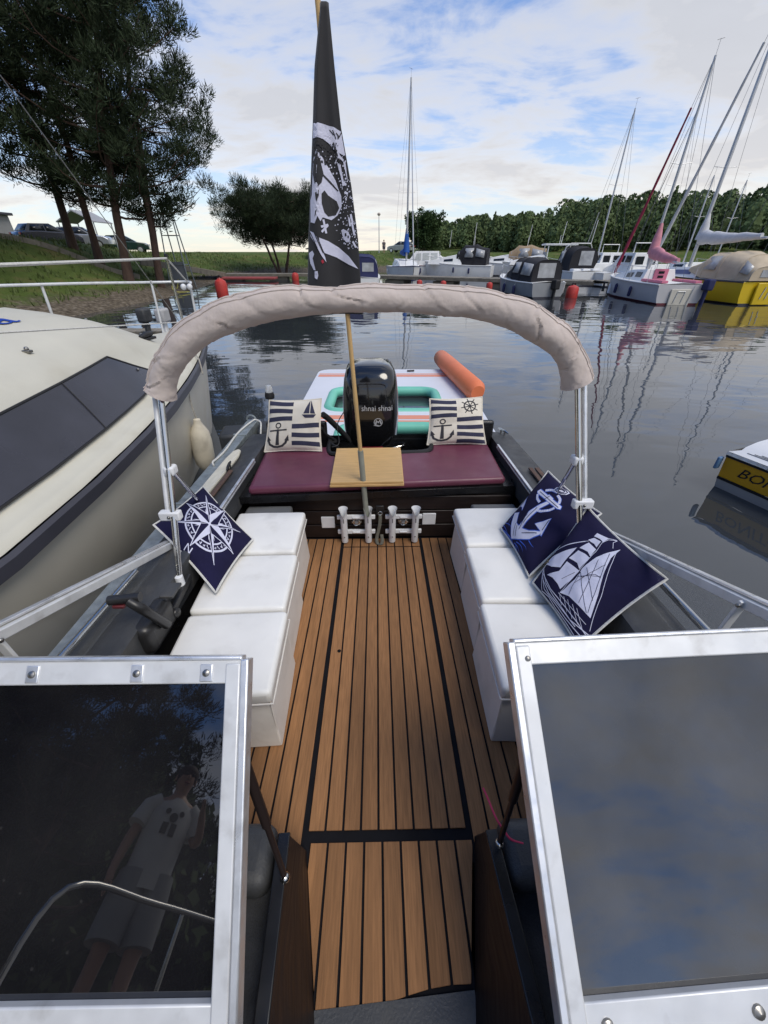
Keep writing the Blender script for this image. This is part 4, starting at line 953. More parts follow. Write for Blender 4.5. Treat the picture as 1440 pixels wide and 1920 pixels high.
for s, ft, top in ((-1, (-0.835, 1.265, 0.415), AE[0]), (1, (0.905, 1.36, 0.40), AE[-1])):
    ft = Vector(ft); top = Vector(top)
    k = ft.lerp(top, 0.36)
    mb = MB(); mb.tube([ft, k, top + Vector((0.0, 0, .03))], 0.0125, 12); obj('tube', mb, M_chrome, t)
    o2 = Vector((-0.030 if s < 0 else 0.034, 0.012, 0))
    mb = MB(); mb.tube([k + o2 + Vector((0, 0, -.02)), top + o2 * 1.1 + Vector((0, .01, .03))], 0.0115, 12); obj('tube', mb, M_aluW if s < 0 else M_alu, t)
    j = ft.lerp(top, 0.60)
    sf = Vector((-0.955, 1.83, 0.47)) if s < 0 else Vector((0.965, 1.86, 0.47))
    mb = MB(); mb.tube([j + Vector((0, .015, 0)), sf], 0.010, 10); obj('brace', mb, M_chrome, t)
    mb = MB(); mb.box(k + o2 * .5, (0.085, 0.035, 0.040)); br = obj('bracket', mb, M_white, t, bevel=0.006)
    mb = MB(); mb.sphere(k + o2 * .5 + Vector((0, -.019, 0)), 0.007, 8, 6); obj('screw', mb, M_steel, br)
    mb = MB(); mb.box(j + Vector((s * -.0, .012, 0)), (0.042, 0.05, 0.040)); obj('bracket', mb, M_white, t, bevel=0.010, seg=3)
    mb = MB(); mb.tube([ft + Vector((0, 0, -.03)), ft + Vector((0, 0, .03))], 0.017, 12); obj('end_fitting', mb, M_white, t, bevel=0.002)
    mb = MB(); mb.bar(ft + Vector((-s * .01, .06, -.02)), ft + Vector((-s * .01, -.14, -.05)), 0.016, 0.030); mb.lathe([(0, 0), (.02, 0), (.022, .012), (.012, .02), (0, .02)], ft + Vector((-s * .02, -.13, -.05)), 12, axis='X'); obj('slide_track', mb, M_blackplastic, t, bevel=.003)
    mb = MB(); mb.lathe([(0, 0), (.012, 0), (.014, .01), (0, .016)], sf, 10); obj('deck_foot', mb, M_chrome, t)

# outboard
t = thing('outboard_motor', 'glossy black outboard motor with silver emblem behind the bench', 'outboard', (-0.055, 3.15, -0.6), BF)
secs = [(0.335, .205, .24, 3.22), (0.36, .212, .255, 3.22), (0.46, .222, .27, 3.215), (0.60, .224, .275, 3.21), (0.74, .218, .27, 3.21), (0.85, .205, .255, 3.215), (0.915, .185, .225, 3.225), (0.945, .150, .185, 3.235), (0.958, .09, .12, 3.24), (0.961, .0, .0, 3.24)]
EX = -0.055
def cowl_pt(z, a):
    for (z0, a0, b0, y0), (z1, a1, b1, y1) in zip(secs[:-1], secs[1:]):
        if z0 <= z <= z1:
            q = (z - z0) / (z1 - z0); A = a0 + (a1 - a0) * q; B_ = b0 + (b1 - b0) * q; yc = y0 + (y1 - y0) * q; break
    else: A, B_, yc = secs[-1][1:]
    c, s = math.cos(a), math.sin(a); ex = 0.5
    return Vector((EX + A * math.copysign(abs(c) ** ex, c), yc + B_ * math.copysign(abs(s) ** ex, s), z))
M_cowl = mat('gloss_black_cowl', (0.008, 0.008, 0.009), 0.12, coat=0.6, rvar=0.05, scale=5)
mb = MB(); rows = []
zz_ = [s[0] for s in secs]; zz_ = sorted(set(zz_ + [0.40, .50, .53, .67, .80, .93, .952]))
for z in zz_: rows.append([cowl_pt(z, 2 * math.pi * k / 48) for k in range(48)])
mb.grid(rows, True); cowl = obj('cowl', mb, M_cowl, t, smooth=60)
mb = MB(); mb.grid([[Vector((EX + (p.x - EX) * 1.012, 3.22 + (p.y - 3.22) * 1.012, z)) for p in rows[0]] for z in (.325, .345)], True); obj('cowl_seam', mb, M_redprint, cowl)
mb = MB(); lo = []
for z, f in ((0.05, .55), (0.18, .72), (0.28, .95), (0.335, .985)): lo.append([Vector((EX + (p.x - EX) * f, 3.22 + (p.y - 3.22) * f, z)) for p in rows[0]])
mb.grid(lo, True); mb.add(lo[0], [tuple(range(48))]); obj('lower_cowl', mb, M_blackplastic, t, smooth=60)
mb = MB(); mb.box((EX, 3.22, -0.25), (0.11, 0.22, 0.75)); mb.box((EX, 3.27, -0.55), (0.22, 0.36, 0.02)); obj('leg', mb, M_blackplastic, t, bevel=0.02)
mb = MB(); mb.box((EX, 3.06, 0.14), (0.24, 0.10, 0.34)); mb.tube([(EX - .17, 3.04, .30), (EX + .17, 3.04, .30)], .02, 10); obj('clamp_bracket', mb, M_blackplastic, t, bevel=0.01)
def cowl_front(x, z, off):
    # point on the front face of the cowl
    best = None
    for k in range(200):
        a = math.pi + math.pi * k / 199; p = cowl_pt(z, a)
        if best is None or abs(p.x - x) < abs(best.x - x): best = p
    return Vector((x, best.y - off, z))
M_silver = mat('silver_print', (0.55, 0.56, 0.58), 0.4, 0.3)
lettering('lettering', 'shnai shnai', 0.060, lambda x, y: cowl_front(-0.005 + x, 0.662 + y, .003), M_silver, cowl, fontx=0.92)
ec = (0.003, 0.555)
q = [[(ec[0] + p[0] * .034, ec[1] + p[1] * .034) for p in poly] for poly in ring(0.82, 1.0, 24, (0, 0))]
for pts in ([(-.62, -.55), (-.35, .45), (0, -.1)], [(0, -.1), (.38, .5), (.62, -.35)]): q += stroke([(ec[0] + p[0] * .034, ec[1] + p[1] * .034) for p in pts], 0.0125)
q += [[(ec[0] + a * .034, ec[1] + b * .034) for a, b in ((-1.15, -.75), (-.3, -.55), (.3, -.75), (.0, -1.0))]]
flat_print('emblem', q, lambda x, z: cowl_front(x, z, .003), M_silver, cowl, .03)
mb = MB(); mb.lathe([(0.0, 0), (.032, 0), (.036, .004), (.030, .007), (0, .007)], (EX + .01, 3.012, 0.855), 20, rot=Matrix.Rotation(R(62), 3, 'X')); bd = obj('badge', mb, M_blackplastic, cowl)
mb = MB(); mb.lathe([(0.0, 0), (.017, 0), (.014, .004), (0, .005)], (EX + .01, 3.006, 0.858), 6, rot=Matrix.Rotation(R(62), 3, 'X')); obj('badge_mark', mb, mat('brass_mark', (0.55, 0.45, 0.06), .4, .3), bd)
mb = MB(); mb.tube(spline([(-0.40, 2.80, 0.66), (-0.36, 2.86, 0.60), (-0.28, 2.95, 0.47), (-0.20, 3.02, 0.34)], 5), 0.022, 10); obj('cable_sleeve', mb, M_rubber, t)
mb = MB(); mb.tube(spline([(-0.42, 2.80, 0.56), (-0.40, 2.84, 0.50), (-0.33, 2.9, 0.42), (-0.36, 2.82, 0.43), (-0.30, 2.74, 0.43)], 5), 0.012, 8); mb.tube(spline([(-0.34, 2.72, 0.44), (-0.29, 2.75, 0.46), (-0.31, 2.9, 0.55), (-0.26, 2.97, 0.63)], 5), 0.004, 6); obj('cables', mb, M_rubber, t)
mb = MB(); mb.tube(spline([(0.0, 3.0, 0.31), (0.08, 2.93, 0.34), (0.2, 2.95, 0.36), (0.21, 3.02, 0.34)], 4), 0.007, 8); obj('steering_link', mb, M_chrome, t)

# stern lamp
t = thing('stern_lamp', 'small clear stern lamp on a black base behind the left striped pillow', 'lamp', (-0.80, 2.93, 0.58), BF)
mb = MB(); mb.lathe([(0, 0), (.033, 0), (.036, .02), (.030, .045), (0, .045)], (-0.80, 2.93, 0.745), 16); mb.tube([(-0.80, 2.93, 0.57), (-0.80, 2.93, 0.75)], .015, 8); obj('base', mb, M_rubber, t)
mb = MB(); mb.lathe([(0, 0), (.027, 0), (.026, .03), (.020, .048), (0, .052)], (-0.80, 2.93, 0.79), 16); obj('lens', mb, mat('frosted_lens', (0.75, 0.77, 0.78), 0.15, trans=0.5), t)
# pale oar on the left side deck
t = thing('oar', 'pale wooden oar lying on the left side deck beside the boom', 'oar', (-0.99, 2.2, 0.45), BF)
mb = MB(); mb.prism([(-1.03, 1.75), (-0.965, 1.75), (-0.955, 2.50), (-0.97, 2.60), (-0.995, 2.62), (-1.02, 2.58), (-1.03, 2.45)], 0.450, 0.472); obj('blade', mb, mat('bleached_wood', (0.60, 0.57, 0.47), .8, var=.12, scale=12, stretch=(5, 1, 1)), t, bevel=.008)
mb = MB(); mb.tube([(-0.998, 1.80, 0.462), (-0.998, 1.56, 0.462)], .017, 8); obj('shaft', mb, mat('bleached_wood', (0.60, 0.57, 0.47)), t)
# red cord on the right console
mb = MB(); mb.tube(spline([(0.280, 0.525, 0.30), (0.287, 0.50, 0.300), (0.296, 0.455, 0.304), (0.312, 0.425, 0.300), (0.325, 0.41, 0.297), (0.352, 0.402, 0.296)], 6), 0.0028, 6); single('cord', mb, mat('pink_cord', (0.65, 0.05, 0.12), .8), 'thin pink cord lying on the right console', 'cord', (0.3, 0.45, 0.297), BF)

# inflatable platform behind the boat (lies on the water)
t = thing('inflatable_platform', 'white inflatable swim platform with teal openings and orange stripes behind the boat', 'inflatable', (0.1, 5.6, 0))
def rrect(x0, x1, y0, y1, r, n=5, ccw=True):
    out = []
    for cx, cy, a0 in ((x1 - r, y1 - r, 0), (x0 + r, y1 - r, 90), (x0 + r, y0 + r, 180), (x1 - r, y0 + r, 270)):
        for k in range(n + 1): a = R(a0 + 90 * k / n); out.append((cx + r * math.cos(a), cy + r * math.sin(a)))
    return out
outer = rrect(-1.20, 1.36, 3.55, 7.50, .22)
holes = [rrect(-0.80, 0.80, 5.25, 6.28, .20), rrect(-0.55, 0.72, 3.95, 4.72, .22)]
def slab(loops, z0, z1):
    mb = MB(); allp = [p for l in loops for p in l]; n = len(allp)
    tr = tessellate_polygon([[Vector((p[0], p[1], 0)) for p in l] for l in loops])
    fs = [tuple(t_) for t_ in tr] + [tuple(i + n for i in reversed(t_)) for t_ in tr]
    o = 0
    for l in loops:
        m = len(l)
        for i in range(m): fs.append((o + i, o + (i + 1) % m, n + o + (i + 1) % m, n + o + i))
        o += m
    mb.add([(p[0], p[1], z0) for p in allp] + [(p[0], p[1], z1) for p in allp], fs); return mb
M_pvc = mat('white_pvc', (0.66, 0.68, 0.74), 0.45, var=.05, scale=2, bump=.001, bscale=40)
obj('body', slab([outer] + holes, -0.06, 0.13), M_pvc, t, bevel=.035, seg=4)
M_teal = mat('teal_pvc', (0.16, 0.52, 0.40), 0.45, var=.08, scale=3); M_orange = mat('orange_pvc', (0.72, 0.19, 0.075), 0.45, var=.08, scale=3)
for h in holes:
    mb = MB(); pts = [(p[0], p[1], 0.085) for p in h]; pts = [(pts[-1][0], pts[-1][1], .085)] + pts; mb.tube(pts, 0.075, 12, caps=False); obj('teal_rim', mb, M_teal, t)
for y0, y1 in ((6.98, 7.10), (7.14, 7.18), (4.90, 5.04), (4.80, 4.85)):
    mb = MB(); mb.prism([(-1.155, y0), (1.30, y0), (1.30, y1), (-1.155, y1)], 0.1315, 0.1335); obj('orange_stripe', mb, mat('orange_stripe', (0.72, 0.27, 0.17), .5), t)
mb = MB(); mb.tube([(1.09, 7.95, 0.24), (1.10, 7.88, .25), (1.14, 7.4, .26), (1.34, 5.75, 0.26), (1.36, 5.65, .25)], 0.15, 20, rr=[.08, .14, .15, .15, .10]); obj('side_tube', mb, M_orange, t, smooth=60)
mb = MB(); mb.tube([(0.42, 7.30, .15), (0.55, 7.32, .15)], .014, 8); obj('handle', mb, M_rubber, t)
for h in holes:
    mb = MB(); mb.prism(h, -0.03, -0.026); obj('mesh_floor', mb, mat('dark_teal_mesh', (0.02, 0.05, 0.045), .7), t)

# galvanized mooring boom between the boats
t = thing('mooring_boom', 'galvanized steel mooring boom floating between the yacht and the motorboat', 'mooring boom', (-1.25, 2, 0))
mb = MB(); mb.bar((-1.275, -2.6, 0.625), (-1.195, 3.42, 0.625), 0.095, 0.11); bm_ = obj('beam', mb, M_galv, t, bevel=.006)
mb = MB(); mb.bar((-1.20, -1.2, 0.565), (-1.135, 3.2, 0.565), 0.03, 0.012); obj('flange', mb, M_galv, t)
M_float = mat('dark_float', (0.03, 0.033, 0.037), .6, var=.3, scale=8)
for p, s in (((-1.03, 3.36, .34), .22), ((-1.36, 3.30, .32), .20), ((-1.09, 3.05, .30), .10)):
    mb = MB(); mb.box(p, (s, .26, .62), Matrix.Rotation(.15, 3, 'Z')); obj('float', mb, M_float, t, bevel=.03)
mb = MB(); mb.box((-1.214, 1.98, .627), (.112, .02, .125)); obj('collar', mb, M_galv, t, bevel=.003)
mb = MB(); mb.box((-1.199, 3.05, .627), (.112, .025, .125)); obj('collar', mb, M_galv, t, bevel=.003)
mb = MB(); mb.tube(arc((-1.197, 3.38, .69), .04, 0, 180, 10, 'XZ'), .008, 8); obj('eye', mb, M_galv, t)
mb = MB(); mb.tube(spline([(-1.16, 3.36, .70), (-1.20, 3.25, .69), (-1.225, 3.05, .688), (-1.215, 2.75, .687), (-1.225, 2.6, .688), (-1.23, 2.52, .695), (-1.21, 2.48, .688)], 6), .007, 6); mb.tube(spline([(-1.16, 3.36, .70), (-1.10, 3.32, .69), (-1.07, 3.2, .66), (-1.08, 3.1, .5)], 5), .007, 6)
single('mooring_rope', mb, M_ropewhite, 'thin pale rope lying along the end of the galvanized boom', 'rope', (-1.2, 3.3, .69))
mb = MB()
for k in range(5): mb.tube(arc((-1.09 + .02 * math.sin(k * 2.1), 2.80 + .03 * k, .60 + .015 * k), .05 + .01 * math.sin(k), 0, 360, 14, 'XY', .05), .010, 6)
single('rope_coil', mb, M_rubber, 'tangled black rope coil hanging beside the boom floats', 'rope', (-1.09, 2.85, .60))
# ------------------------------------------------------------------ the cream yacht on the left
YF = Matrix.Translation((-2.35, 5.42, 0)) @ Matrix.Rotation(R(-9.8), 4, 'Z')     # bow at the origin, y forward
M_cream = mat('cream_gelcoat', (0.56, 0.525, 0.44), 0.38, var=0.06, scale=2, dark=(0.42, 0.37, 0.27), dscale=1.6, damt=0.35, rvar=0.1)
M_creamdeck = mat('cream_deck', (0.56, 0.54, 0.455), 0.6, var=0.05, scale=4, bump=0.0008, bscale=150, dark=(0.40, 0.36, 0.27), dscale=3.2, damt=0.3)
M_rub = mat('dark_grey_strake', (0.045, 0.045, 0.058), 0.45, var=0.2, scale=4)
M_sidewin = mat('blue_grey_window', (0.040, 0.042, 0.058), 0.22, var=0.3, scale=2.5, rvar=0.1)
ya = thing('sailing_yacht', 'large cream sailing yacht with dark side window lying along the left of the boom', 'yacht', (0, -3.5, 0), YF)
def yb2(s): return max(0.015, 1.56 * math.sin(min(1, max(0, s) / 5) * math.pi / 2) ** 0.85)
def ysheer(s): return 0.90 + 0.16 * max(0, 1 - s / 4.0)
SS = [0, .08, .2, .4, .7, 1.0, 1.4, 1.8, 2.3, 2.8, 3.4, 4.0, 4.8, 5.6, 6.6, 7.6]
rows = []
for s in SS:
    b = yb2(s); z = ysheer(s); rk = 0.25 * (1 - min(1, s / 2.5))
    L_ = [(1.0, z), (0.985, z * .75), (0.94, z * .45), (0.86, .12), (0.74, -.12), (0.45, -.35), (0, -.5)]
    row = [Vector((b * f, -s - rk * (1 - q / z) * 1.0 if q < z else -s, q)) for f, q in L_]
    row = row + [Vector((-p.x, p.y, p.z)) for p in reversed(row[:-1])]
    rows.append(row)
mb = MB(); mb.grid(rows); mb.add(rows[-1], [tuple(range(len(rows[-1])))]); obj('hull', mb, M_cream, ya)
for sd in (1, -1):
    mb = MB(); mb.grid([[Vector((sd * (yb2(s) + .012), -s + .01, ysheer(s) + .018)), Vector((sd * (yb2(s) + .030), -s + .015, ysheer(s))), Vector((sd * (yb2(s) + .030), -s + .015, ysheer(s) - .060)), Vector((sd * (yb2(s) * .995 + .004), -s, ysheer(s) - .080))] for s in SS]); obj('rubbing_strake', mb, M_rub, ya)
# deck and coachroof as one moulding, sections across
def deck_row(s):
    b = yb2(s); z = ysheer(s); q = min(1, max(0, (s - 0.75) / 1.7)); q = q * q * (3 - 2 * q)
    wi = b - (0.05 + 0.075 * min(1, s / 2)); wi = max(wi, b * .35)
    pts = [(b + .005, z + .022), (b - .015, z + .055), (b - .045, z + .062), (wi, z + .085 + .02 * (1 - q)), (wi - .17 * q - .03, z + .09 + .30 * q), (wi * .74, z + .11 + .36 * q), (wi * .45, z + .13 + .47 * q), (0, z + .14 + .52 * q)]
    return [Vector((x, -s, h)) for x, h in pts]
rows = []
for s in [.0, .06, .15, .3, .5, .75, 1.0, 1.25, 1.5, 1.75, 2.0, 2.3, 2.6, 3.0, 3.5, 4.0, 4.8, 5.6, 6.6, 7.6]:
    r = deck_row(s); rows.append(r + [Vector((-p.x, p.y, p.z)) for p in reversed(r[:-1])])
mb = MB(); mb.grid(rows); obj('deck', mb, M_creamdeck, ya, smooth=50)
# long dark side window let into the cabin side
mb = MB(); g = []
for s in [2.02, 2.25, 2.45, 2.7, 3.0, 3.5, 4.0, 5.0, 6.0]:
    r = deck_row(s); a, b = r[3], r[4]; nn = Vector((.85, 0, .5)).normalized() * .012
    t0, t1 = (0.06, 0.94)
    if s < 2.1: t0, t1 = .08, .22
    elif s < 2.3: t0, t1 = .08, .60
    g.append([a.lerp(b, t0) + nn, a.lerp(b, (t0 + t1) / 2) + nn * 1.25, a.lerp(b, t1) + nn])
mb.grid(g); sw = obj('side_window', mb, M_sidewin, ya, smooth=50)
mb = MB(); mb.tube([r[0] for r in g], .007, 6); mb.tube([r[2] for r in g], .007, 6); mb.tube([g[0][0], g[0][1], g[0][2]], .007, 6); obj('window_gasket', mb, M_rubber, sw)
for k in (4, 6): mb = MB(); mb.tube([p + Vector((.004, 0, .002)) for p in g[k]], .003, 5); obj('window_joint', mb, M_rubber, sw)
mb = MB(); c = Vector(deck_row(2.25)[4]).lerp(deck_row(2.25)[3], .5) + Vector((.02, 0, .005)); mb.sphere(c, .010, 8, 6); obj('window_screw', mb, M_steel, ya)
# blue lettering on the coachroof
def roofpt(x, s):
    r = deck_row(s)
    for a, b in zip(r[:-1], r[1:]):
        if a.x >= x >= b.x: q = (a.x - x) / max(1e-5, a.x - b.x); return a.lerp(b, q)
    return r[-1]
def letter_fn(u, v):
    s = 2.72 - u; x = 0.30 - v
    return roofpt(max(.05, x), s) + Vector((0, 0, .006))
lettering('lettering', 'da', 0.36, letter_fn, mat('blue_letter', (0.02, 0.06, 0.36), .5), ya)
# pulpit, stanchion, guard wires
def deckz(x, s): return roofpt(abs(x), s).z
tubeM = M_aluW
st = [(yb2(1.15) - .05, -1.15), (yb2(4.2) - .05, -4.2)]
for (x, y) in st:
    z = deckz(x, -y); mb = MB(); mb.tube([(x, y, z), (x, y, 1.915)], .0125, 10); p = obj('stanchion', mb, M_chrome, ya)
    mb = MB(); mb.lathe([(0, 0), (.04, 0), (.04, .008), (.022, .02), (.02, .06), (0, .06)], (x, y, z - .002), 12); obj('stanchion_base', mb, M_steel, p)
    mb = MB(); mb.lathe([(0, 0), (.016, 0), (.016, .02), (0, .025)], (x, y, 1.91), 10); obj('stanchion_cap', mb, M_rubber, p)
z1 = deckz(st[0][0], 1.15); z2 = deckz(st[1][0], 4.2)
bowp = Vector((0.06, -0.12, 1.62)); 
port = [(-yb2(2.3) + .06, -2.3, 1.20), (-yb2(2.3) + .05, -2.30, 1.60), (-yb2(2.1) + .06, -2.15, 1.70), (-yb2(1.2) + .03, -1.2, 1.69), (-.28, -.35, 1.66), (-.05, -.10, 1.655), (.10, -.12, 1.655), (.13, -.18, 1.64)]
mb = MB(); mb.tube(spline(port, 6), .013, 10); mb.tube([(.13, -.18, 1.64), (.11, -.2, 1.06)], .013, 10)
for x, y in ((-yb2(1.35) + .05, -1.35), (-.22, -.42)): mb.tube([(x, y, 1.05), (x, y + .05, 1.68)], .0125, 10)
obj('pulpit', mb, tubeM, ya)
mb = MB(); mb.tube([(st[0][0], -1.15, 1.90), (st[1][0], -4.2, 1.90)], .0085, 8); mb.tube([(st[0][0], -1.15, 1.90), (.12, -.20, 1.66)], .0075, 8); obj('guard_wire', mb, M_ropewhite, ya)
mb = MB(); mb.tube([(st[0][0], -1.15, z1 + .30), (st[1][0], -4.2, 1.75)], .0042, 8); mb.tube([(st[0][0], -1.15, z1 + .30), (.12, -.22, 1.14)], .0055, 8); obj('lower_wire', mb, M_ropewhite, ya)
a = Vector((st[0][0] - .015, -1.18, z1 + .30)); mb = MB(); mb.tube([a, a + Vector((-0.06, -1.02, 1.52)) * 4], .0030, 6); obj('stay', mb, M_steel, ya)
for k, dx in enumerate((0, .055)):
    mb = MB(); mb.sphere((.15 - dx, -.23 - dx * .6, 1.615), .032, 12, 8); obj('fairlead_roller', mb, M_white, ya)
# mooring rope tied at the stanchion foot, jam cleat and small fittings
mb = MB()
for k in range(4): mb.tube(arc((st[0][0], -1.15, z1 + .03 + .018 * k), .024, 0, 360, 12, 'XY'), .009, 6)
mb.tube(spline([(st[0][0], -1.17, z1 + .03), (st[0][0] - .02, -1.35, z1 + .03), (st[0][0] - .10, -1.55, z1 + .045)], 5), .008, 6); mb.tube(spline([(st[0][0] + .02, -1.15, z1 + .03), (st[0][0] + .10, -1.2, z1 - .03), (st[0][0] + .17, -1.3, z1 - .15)], 5), .007, 6); mb.tube(spline([(st[0][0], -1.17, z1 + .04), (st[0][0] - .10, -1.18, z1 + .05), (st[0][0] - .2, -1.25, z1 + .05)], 5), .008, 6)
obj('rope_lashing', mb, M_rope, ya)
c = Vector((st[0][0] - .06, -1.62, deckz(st[0][0] - .06, 1.62) + .012))
mb = MB(); mb.box(c, (.05, .16, .022)); mb.tube([c + Vector((0, -.09, .025)), c + Vector((0, -.02, .035)), c + Vector((0, .06, .035))], .022, 10, rr=[.016, .026, .02]); obj('jam_cleat', mb, M_blackplastic, ya, bevel=.004)
for x, s in ((.10, 1.75), (.42, 1.55), (.75, 2.9)):
    c = roofpt(x, s) + Vector((0, 0, .008)); mb = MB(); mb.box(c, (.05, .03, .014)); mb.sphere(c + Vector((0, 0, .012)), .014, 8, 6); obj('deck_fitting', mb, M_steel, ya, bevel=.003)
mb = MB(); mb.box((-.05, -.45, 1.10), (.10, .16, .09)); obj('anchor_roller', mb, M_blackplastic, ya, bevel=.01)
mb = MB(); mb.tube([(0, -4.6, 1.45), (0, -4.6, 9.2)], .07, 12); obj('mast', mb, M_alu, ya)
# white fender hanging on the yacht
fx = (-1.745, 3.42)
t = thing('boat_fender', 'grubby white fender hanging on a cord between the yacht bow and the boom', 'fender', (fx[0], fx[1], .2))
mb = MB(); mb.lathe([(0, -.02), (.045, -.005), (.085, .06), (.095, .14), (.095, .30), (.085, .38), (.05, .44), (.035, .47), (.03, .50), (0, .51)], (fx[0], fx[1], .18), 20, rot=Matrix.Rotation(R(4), 3, 'Y')); obj('body', mb, mat('grubby_white', (0.60, 0.55, 0.44), .6, var=.12, scale=6, dark=(0.33, 0.29, 0.22), dscale=7, damt=.5, bump=.002, bscale=20), t)
mb = MB(); mb.tube(spline([(fx[0] + .035, fx[1], .67), (fx[0] + .0, fx[1] + .05, .82), (-1.86, 3.75, 1.03)], 5), .006, 6); obj('cord', mb, M_rope, t)

# ------------------------------------------------------------------ yellow speedboat on the right
ang = math.atan2(0.18, -0.47)                    # direction of its near side, running towards the camera
BFm = Matrix.Translation((3.25, 3.36, 0)) @ Matrix.Rotation(math.atan2(0.47, -0.18) - math.pi / 2 , 4, 'Z')
bt = thing('speedboat', 'yellow and white speedboat lettered BONITO at the right edge', 'speedboat', (.8, -2, 0), BFm)
M_yel = mat('amber_gelcoat', (0.64, 0.34, 0.012), 0.25, var=.05, scale=3); M_whiteg = mat('white_gelcoat', (0.70, 0.71, 0.72), 0.3, var=.04, scale=4)
M_greyg = mat('pale_grey_hull', (0.42, 0.42, 0.42), .4, var=.08, scale=3)
# local: y forward is the transom end at 0, hull runs to -y, x to the right
def bw(y): return 1.55 * (1 - .55 * max(0, (-y - 2.2) / 2.2) ** 2)
Y_ = [0, -.5, -1.2, -2.0, -2.8, -3.6, -4.2]
def band(z0, o0, z1, o1, m, nm):
    mb = MB(); left = [[Vector((o0 + (1.55 - bw(y)) / 2, y, z0)), Vector((o1 + (1.55 - bw(y)) / 2, y, z1))] for y in Y_]; right = [[Vector((1.55 - o0 - (1.55 - bw(y)) / 2, y, z0)), Vector((1.55 - o1 - (1.55 - bw(y)) / 2, y, z1))] for y in reversed(Y_)]
    mb.grid(left + right, False); mb.add([left[0][0], left[0][1], right[-1][1], right[-1][0]], [(0, 1, 2, 3)]); return obj(nm, mb, m, bt)
band(-.25, .15, .10, .03, M_greyg, 'hull_bottom'); band(.10, .024, .125, .022, M_black, 'boot_stripe')
yp = band(.125, .03, .335, .0, M_yel, 'topsides')
band(.335, -.012, .362, -.018, M_black, 'rub_rail'); band(.362, -.026, .392, -.020, M_alu, 'rail_cap')
mb = MB(); rows = []
for y in [0.0, -.06] + Y_[1:]:
    w = (1.55 - bw(y)) / 2; e = .05 if y > -.03 else 0
    rows.append([Vector((-.015 + w, y, .392)), Vector((.06 + w, y - e, .415 - e * .5)), Vector((.10 + w, y - e, .440 - e)), Vector((.25 + w, y - e, .468 - e)), Vector((.775, y - e, .49 - e)), Vector((1.3 - w, y - e, .468 - e)), Vector((1.565 - w, y, .392))])
mb.grid(rows); obj('deck', mb, M_whiteg, bt)
for k in range(7):
    mb = MB(); mb.tube([(.045 + .012 * k, -.12 - .05 * k, .414 + .0065 * k), (.045 + .012 * k, -3.2, .414 + .0065 * k)], .0032, 6); obj('deck_rib', mb, mat('rib_grey', (.25, .26, .27), .5), bt)
mb = MB(); mb.tube([(.22, -.25, .466), (.22, -3.0, .466)], .0035, 6); obj('deck_line', mb, M_black, bt)
def bon(u, v): return Vector((.03 + (.0 - .03) * ((.232 + v - .125) / .21) - .004, -.43 - u, .232 + v))
lettering('lettering', 'BONITO', 0.135, bon, M_black, bt, fontx=1.12, shear=.35)
mb = MB(); mb.tube([(.33, -.22, .50), (.33, -.29, .512), (.33, -.35, .512), (.33, -.42, .50)], .009, 8, rr=[.006, .009, .009, .006])
for q in (-.29, -.35): mb.tube([(.33, q, .465), (.33, q, .51)], .008, 8)
obj('cleat', mb, M_rubber, bt)
mb = MB(); mb.tube(spline([(.45, -.62, .47), (.5, -.66, .56), (.72, -.7, .60), (.95, -.68, .58)], 5), .04, 12); obj('bow_fitting', mb, M_deckgrey, bt)
mb = MB(); mb.lathe([(0, 0), (.09, 0), (.10, .06), (.08, .1), (0, .11)], (.62, -.80, .48), 16); obj('hatch_bowl', mb, M_deckgrey, bt)
mb = MB(); mb.tube(spline([(.36, -.42, .478), (.45, -.5, .485), (.6, -.45, .488), (.7, -.5, .49)], 5), .010, 6); obj('line', mb, M_ropewhite, bt)
mb = MB(); mb.box((-.035, .02, .27), (.06, .03, .12)); obj('blue_fender_pad', mb, mat('pale_blue', (.10, .2, .34), .6), bt, bevel=.01)

# ------------------------------------------------------------------ the other boats: shared builders
M_topw = mat('boat_white', (0.78, 0.78, 0.76), .35, var=.06, scale=1.2, dark=(.50, .49, .45), dscale=1.5, damt=.35)
M_win = mat('dark_window', (0.015, 0.018, 0.022), .12)
M_clearpl = mat('clear_vinyl', (0.36, 0.37, 0.38), .2, var=.3, scale=3)
M_spar = mat('spar_grey', (0.50, 0.51, 0.52), .4, .4, var=.1, scale=2)
M_wire = mat('rigging_wire', (0.16, 0.16, 0.17), .4, .6)
M_pinkc = mat('pink_canvas', (0.56, 0.24, 0.28), .85, var=.15, scale=4); M_marj = mat('maroon_sail', (0.28, 0.025, 0.06), .8, var=.25, scale=5)
M_pink = mat('pink_paint', (0.55, 0.16, 0.24), .5); M_navyc = mat('navy_canvas', (0.020, 0.024, 0.085), .85, var=.2, scale=4); M_blackc = mat('black_canvas', (0.012, 0.012, 0.016), .85, var=.2, scale=4)
M_sand = mat('sand_canvas', (0.50, 0.41, 0.29), .85, var=.14, scale=2.5, bump=.02, bscale=3); M_greyw = mat('white_canvas', (0.55, 0.55, 0.55), .85, var=.12, scale=4)
M_tanc = mat('tan_canvas', (0.32, 0.23, 0.14), .85, var=.15, scale=3); M_bluec = mat('blue_canvas', (0.015, 0.09, 0.36), .8, var=.2, scale=4)
M_redp = mat('red_bottom', (0.13, 0.02, 0.03), .6); M_yellow = mat('yellow_gelcoat', (0.62, 0.43, 0.012), .35, var=.06, scale=2)
M_rudder = mat('cream_paint', (0.55, 0.52, 0.44), .5, var=.1, scale=4)
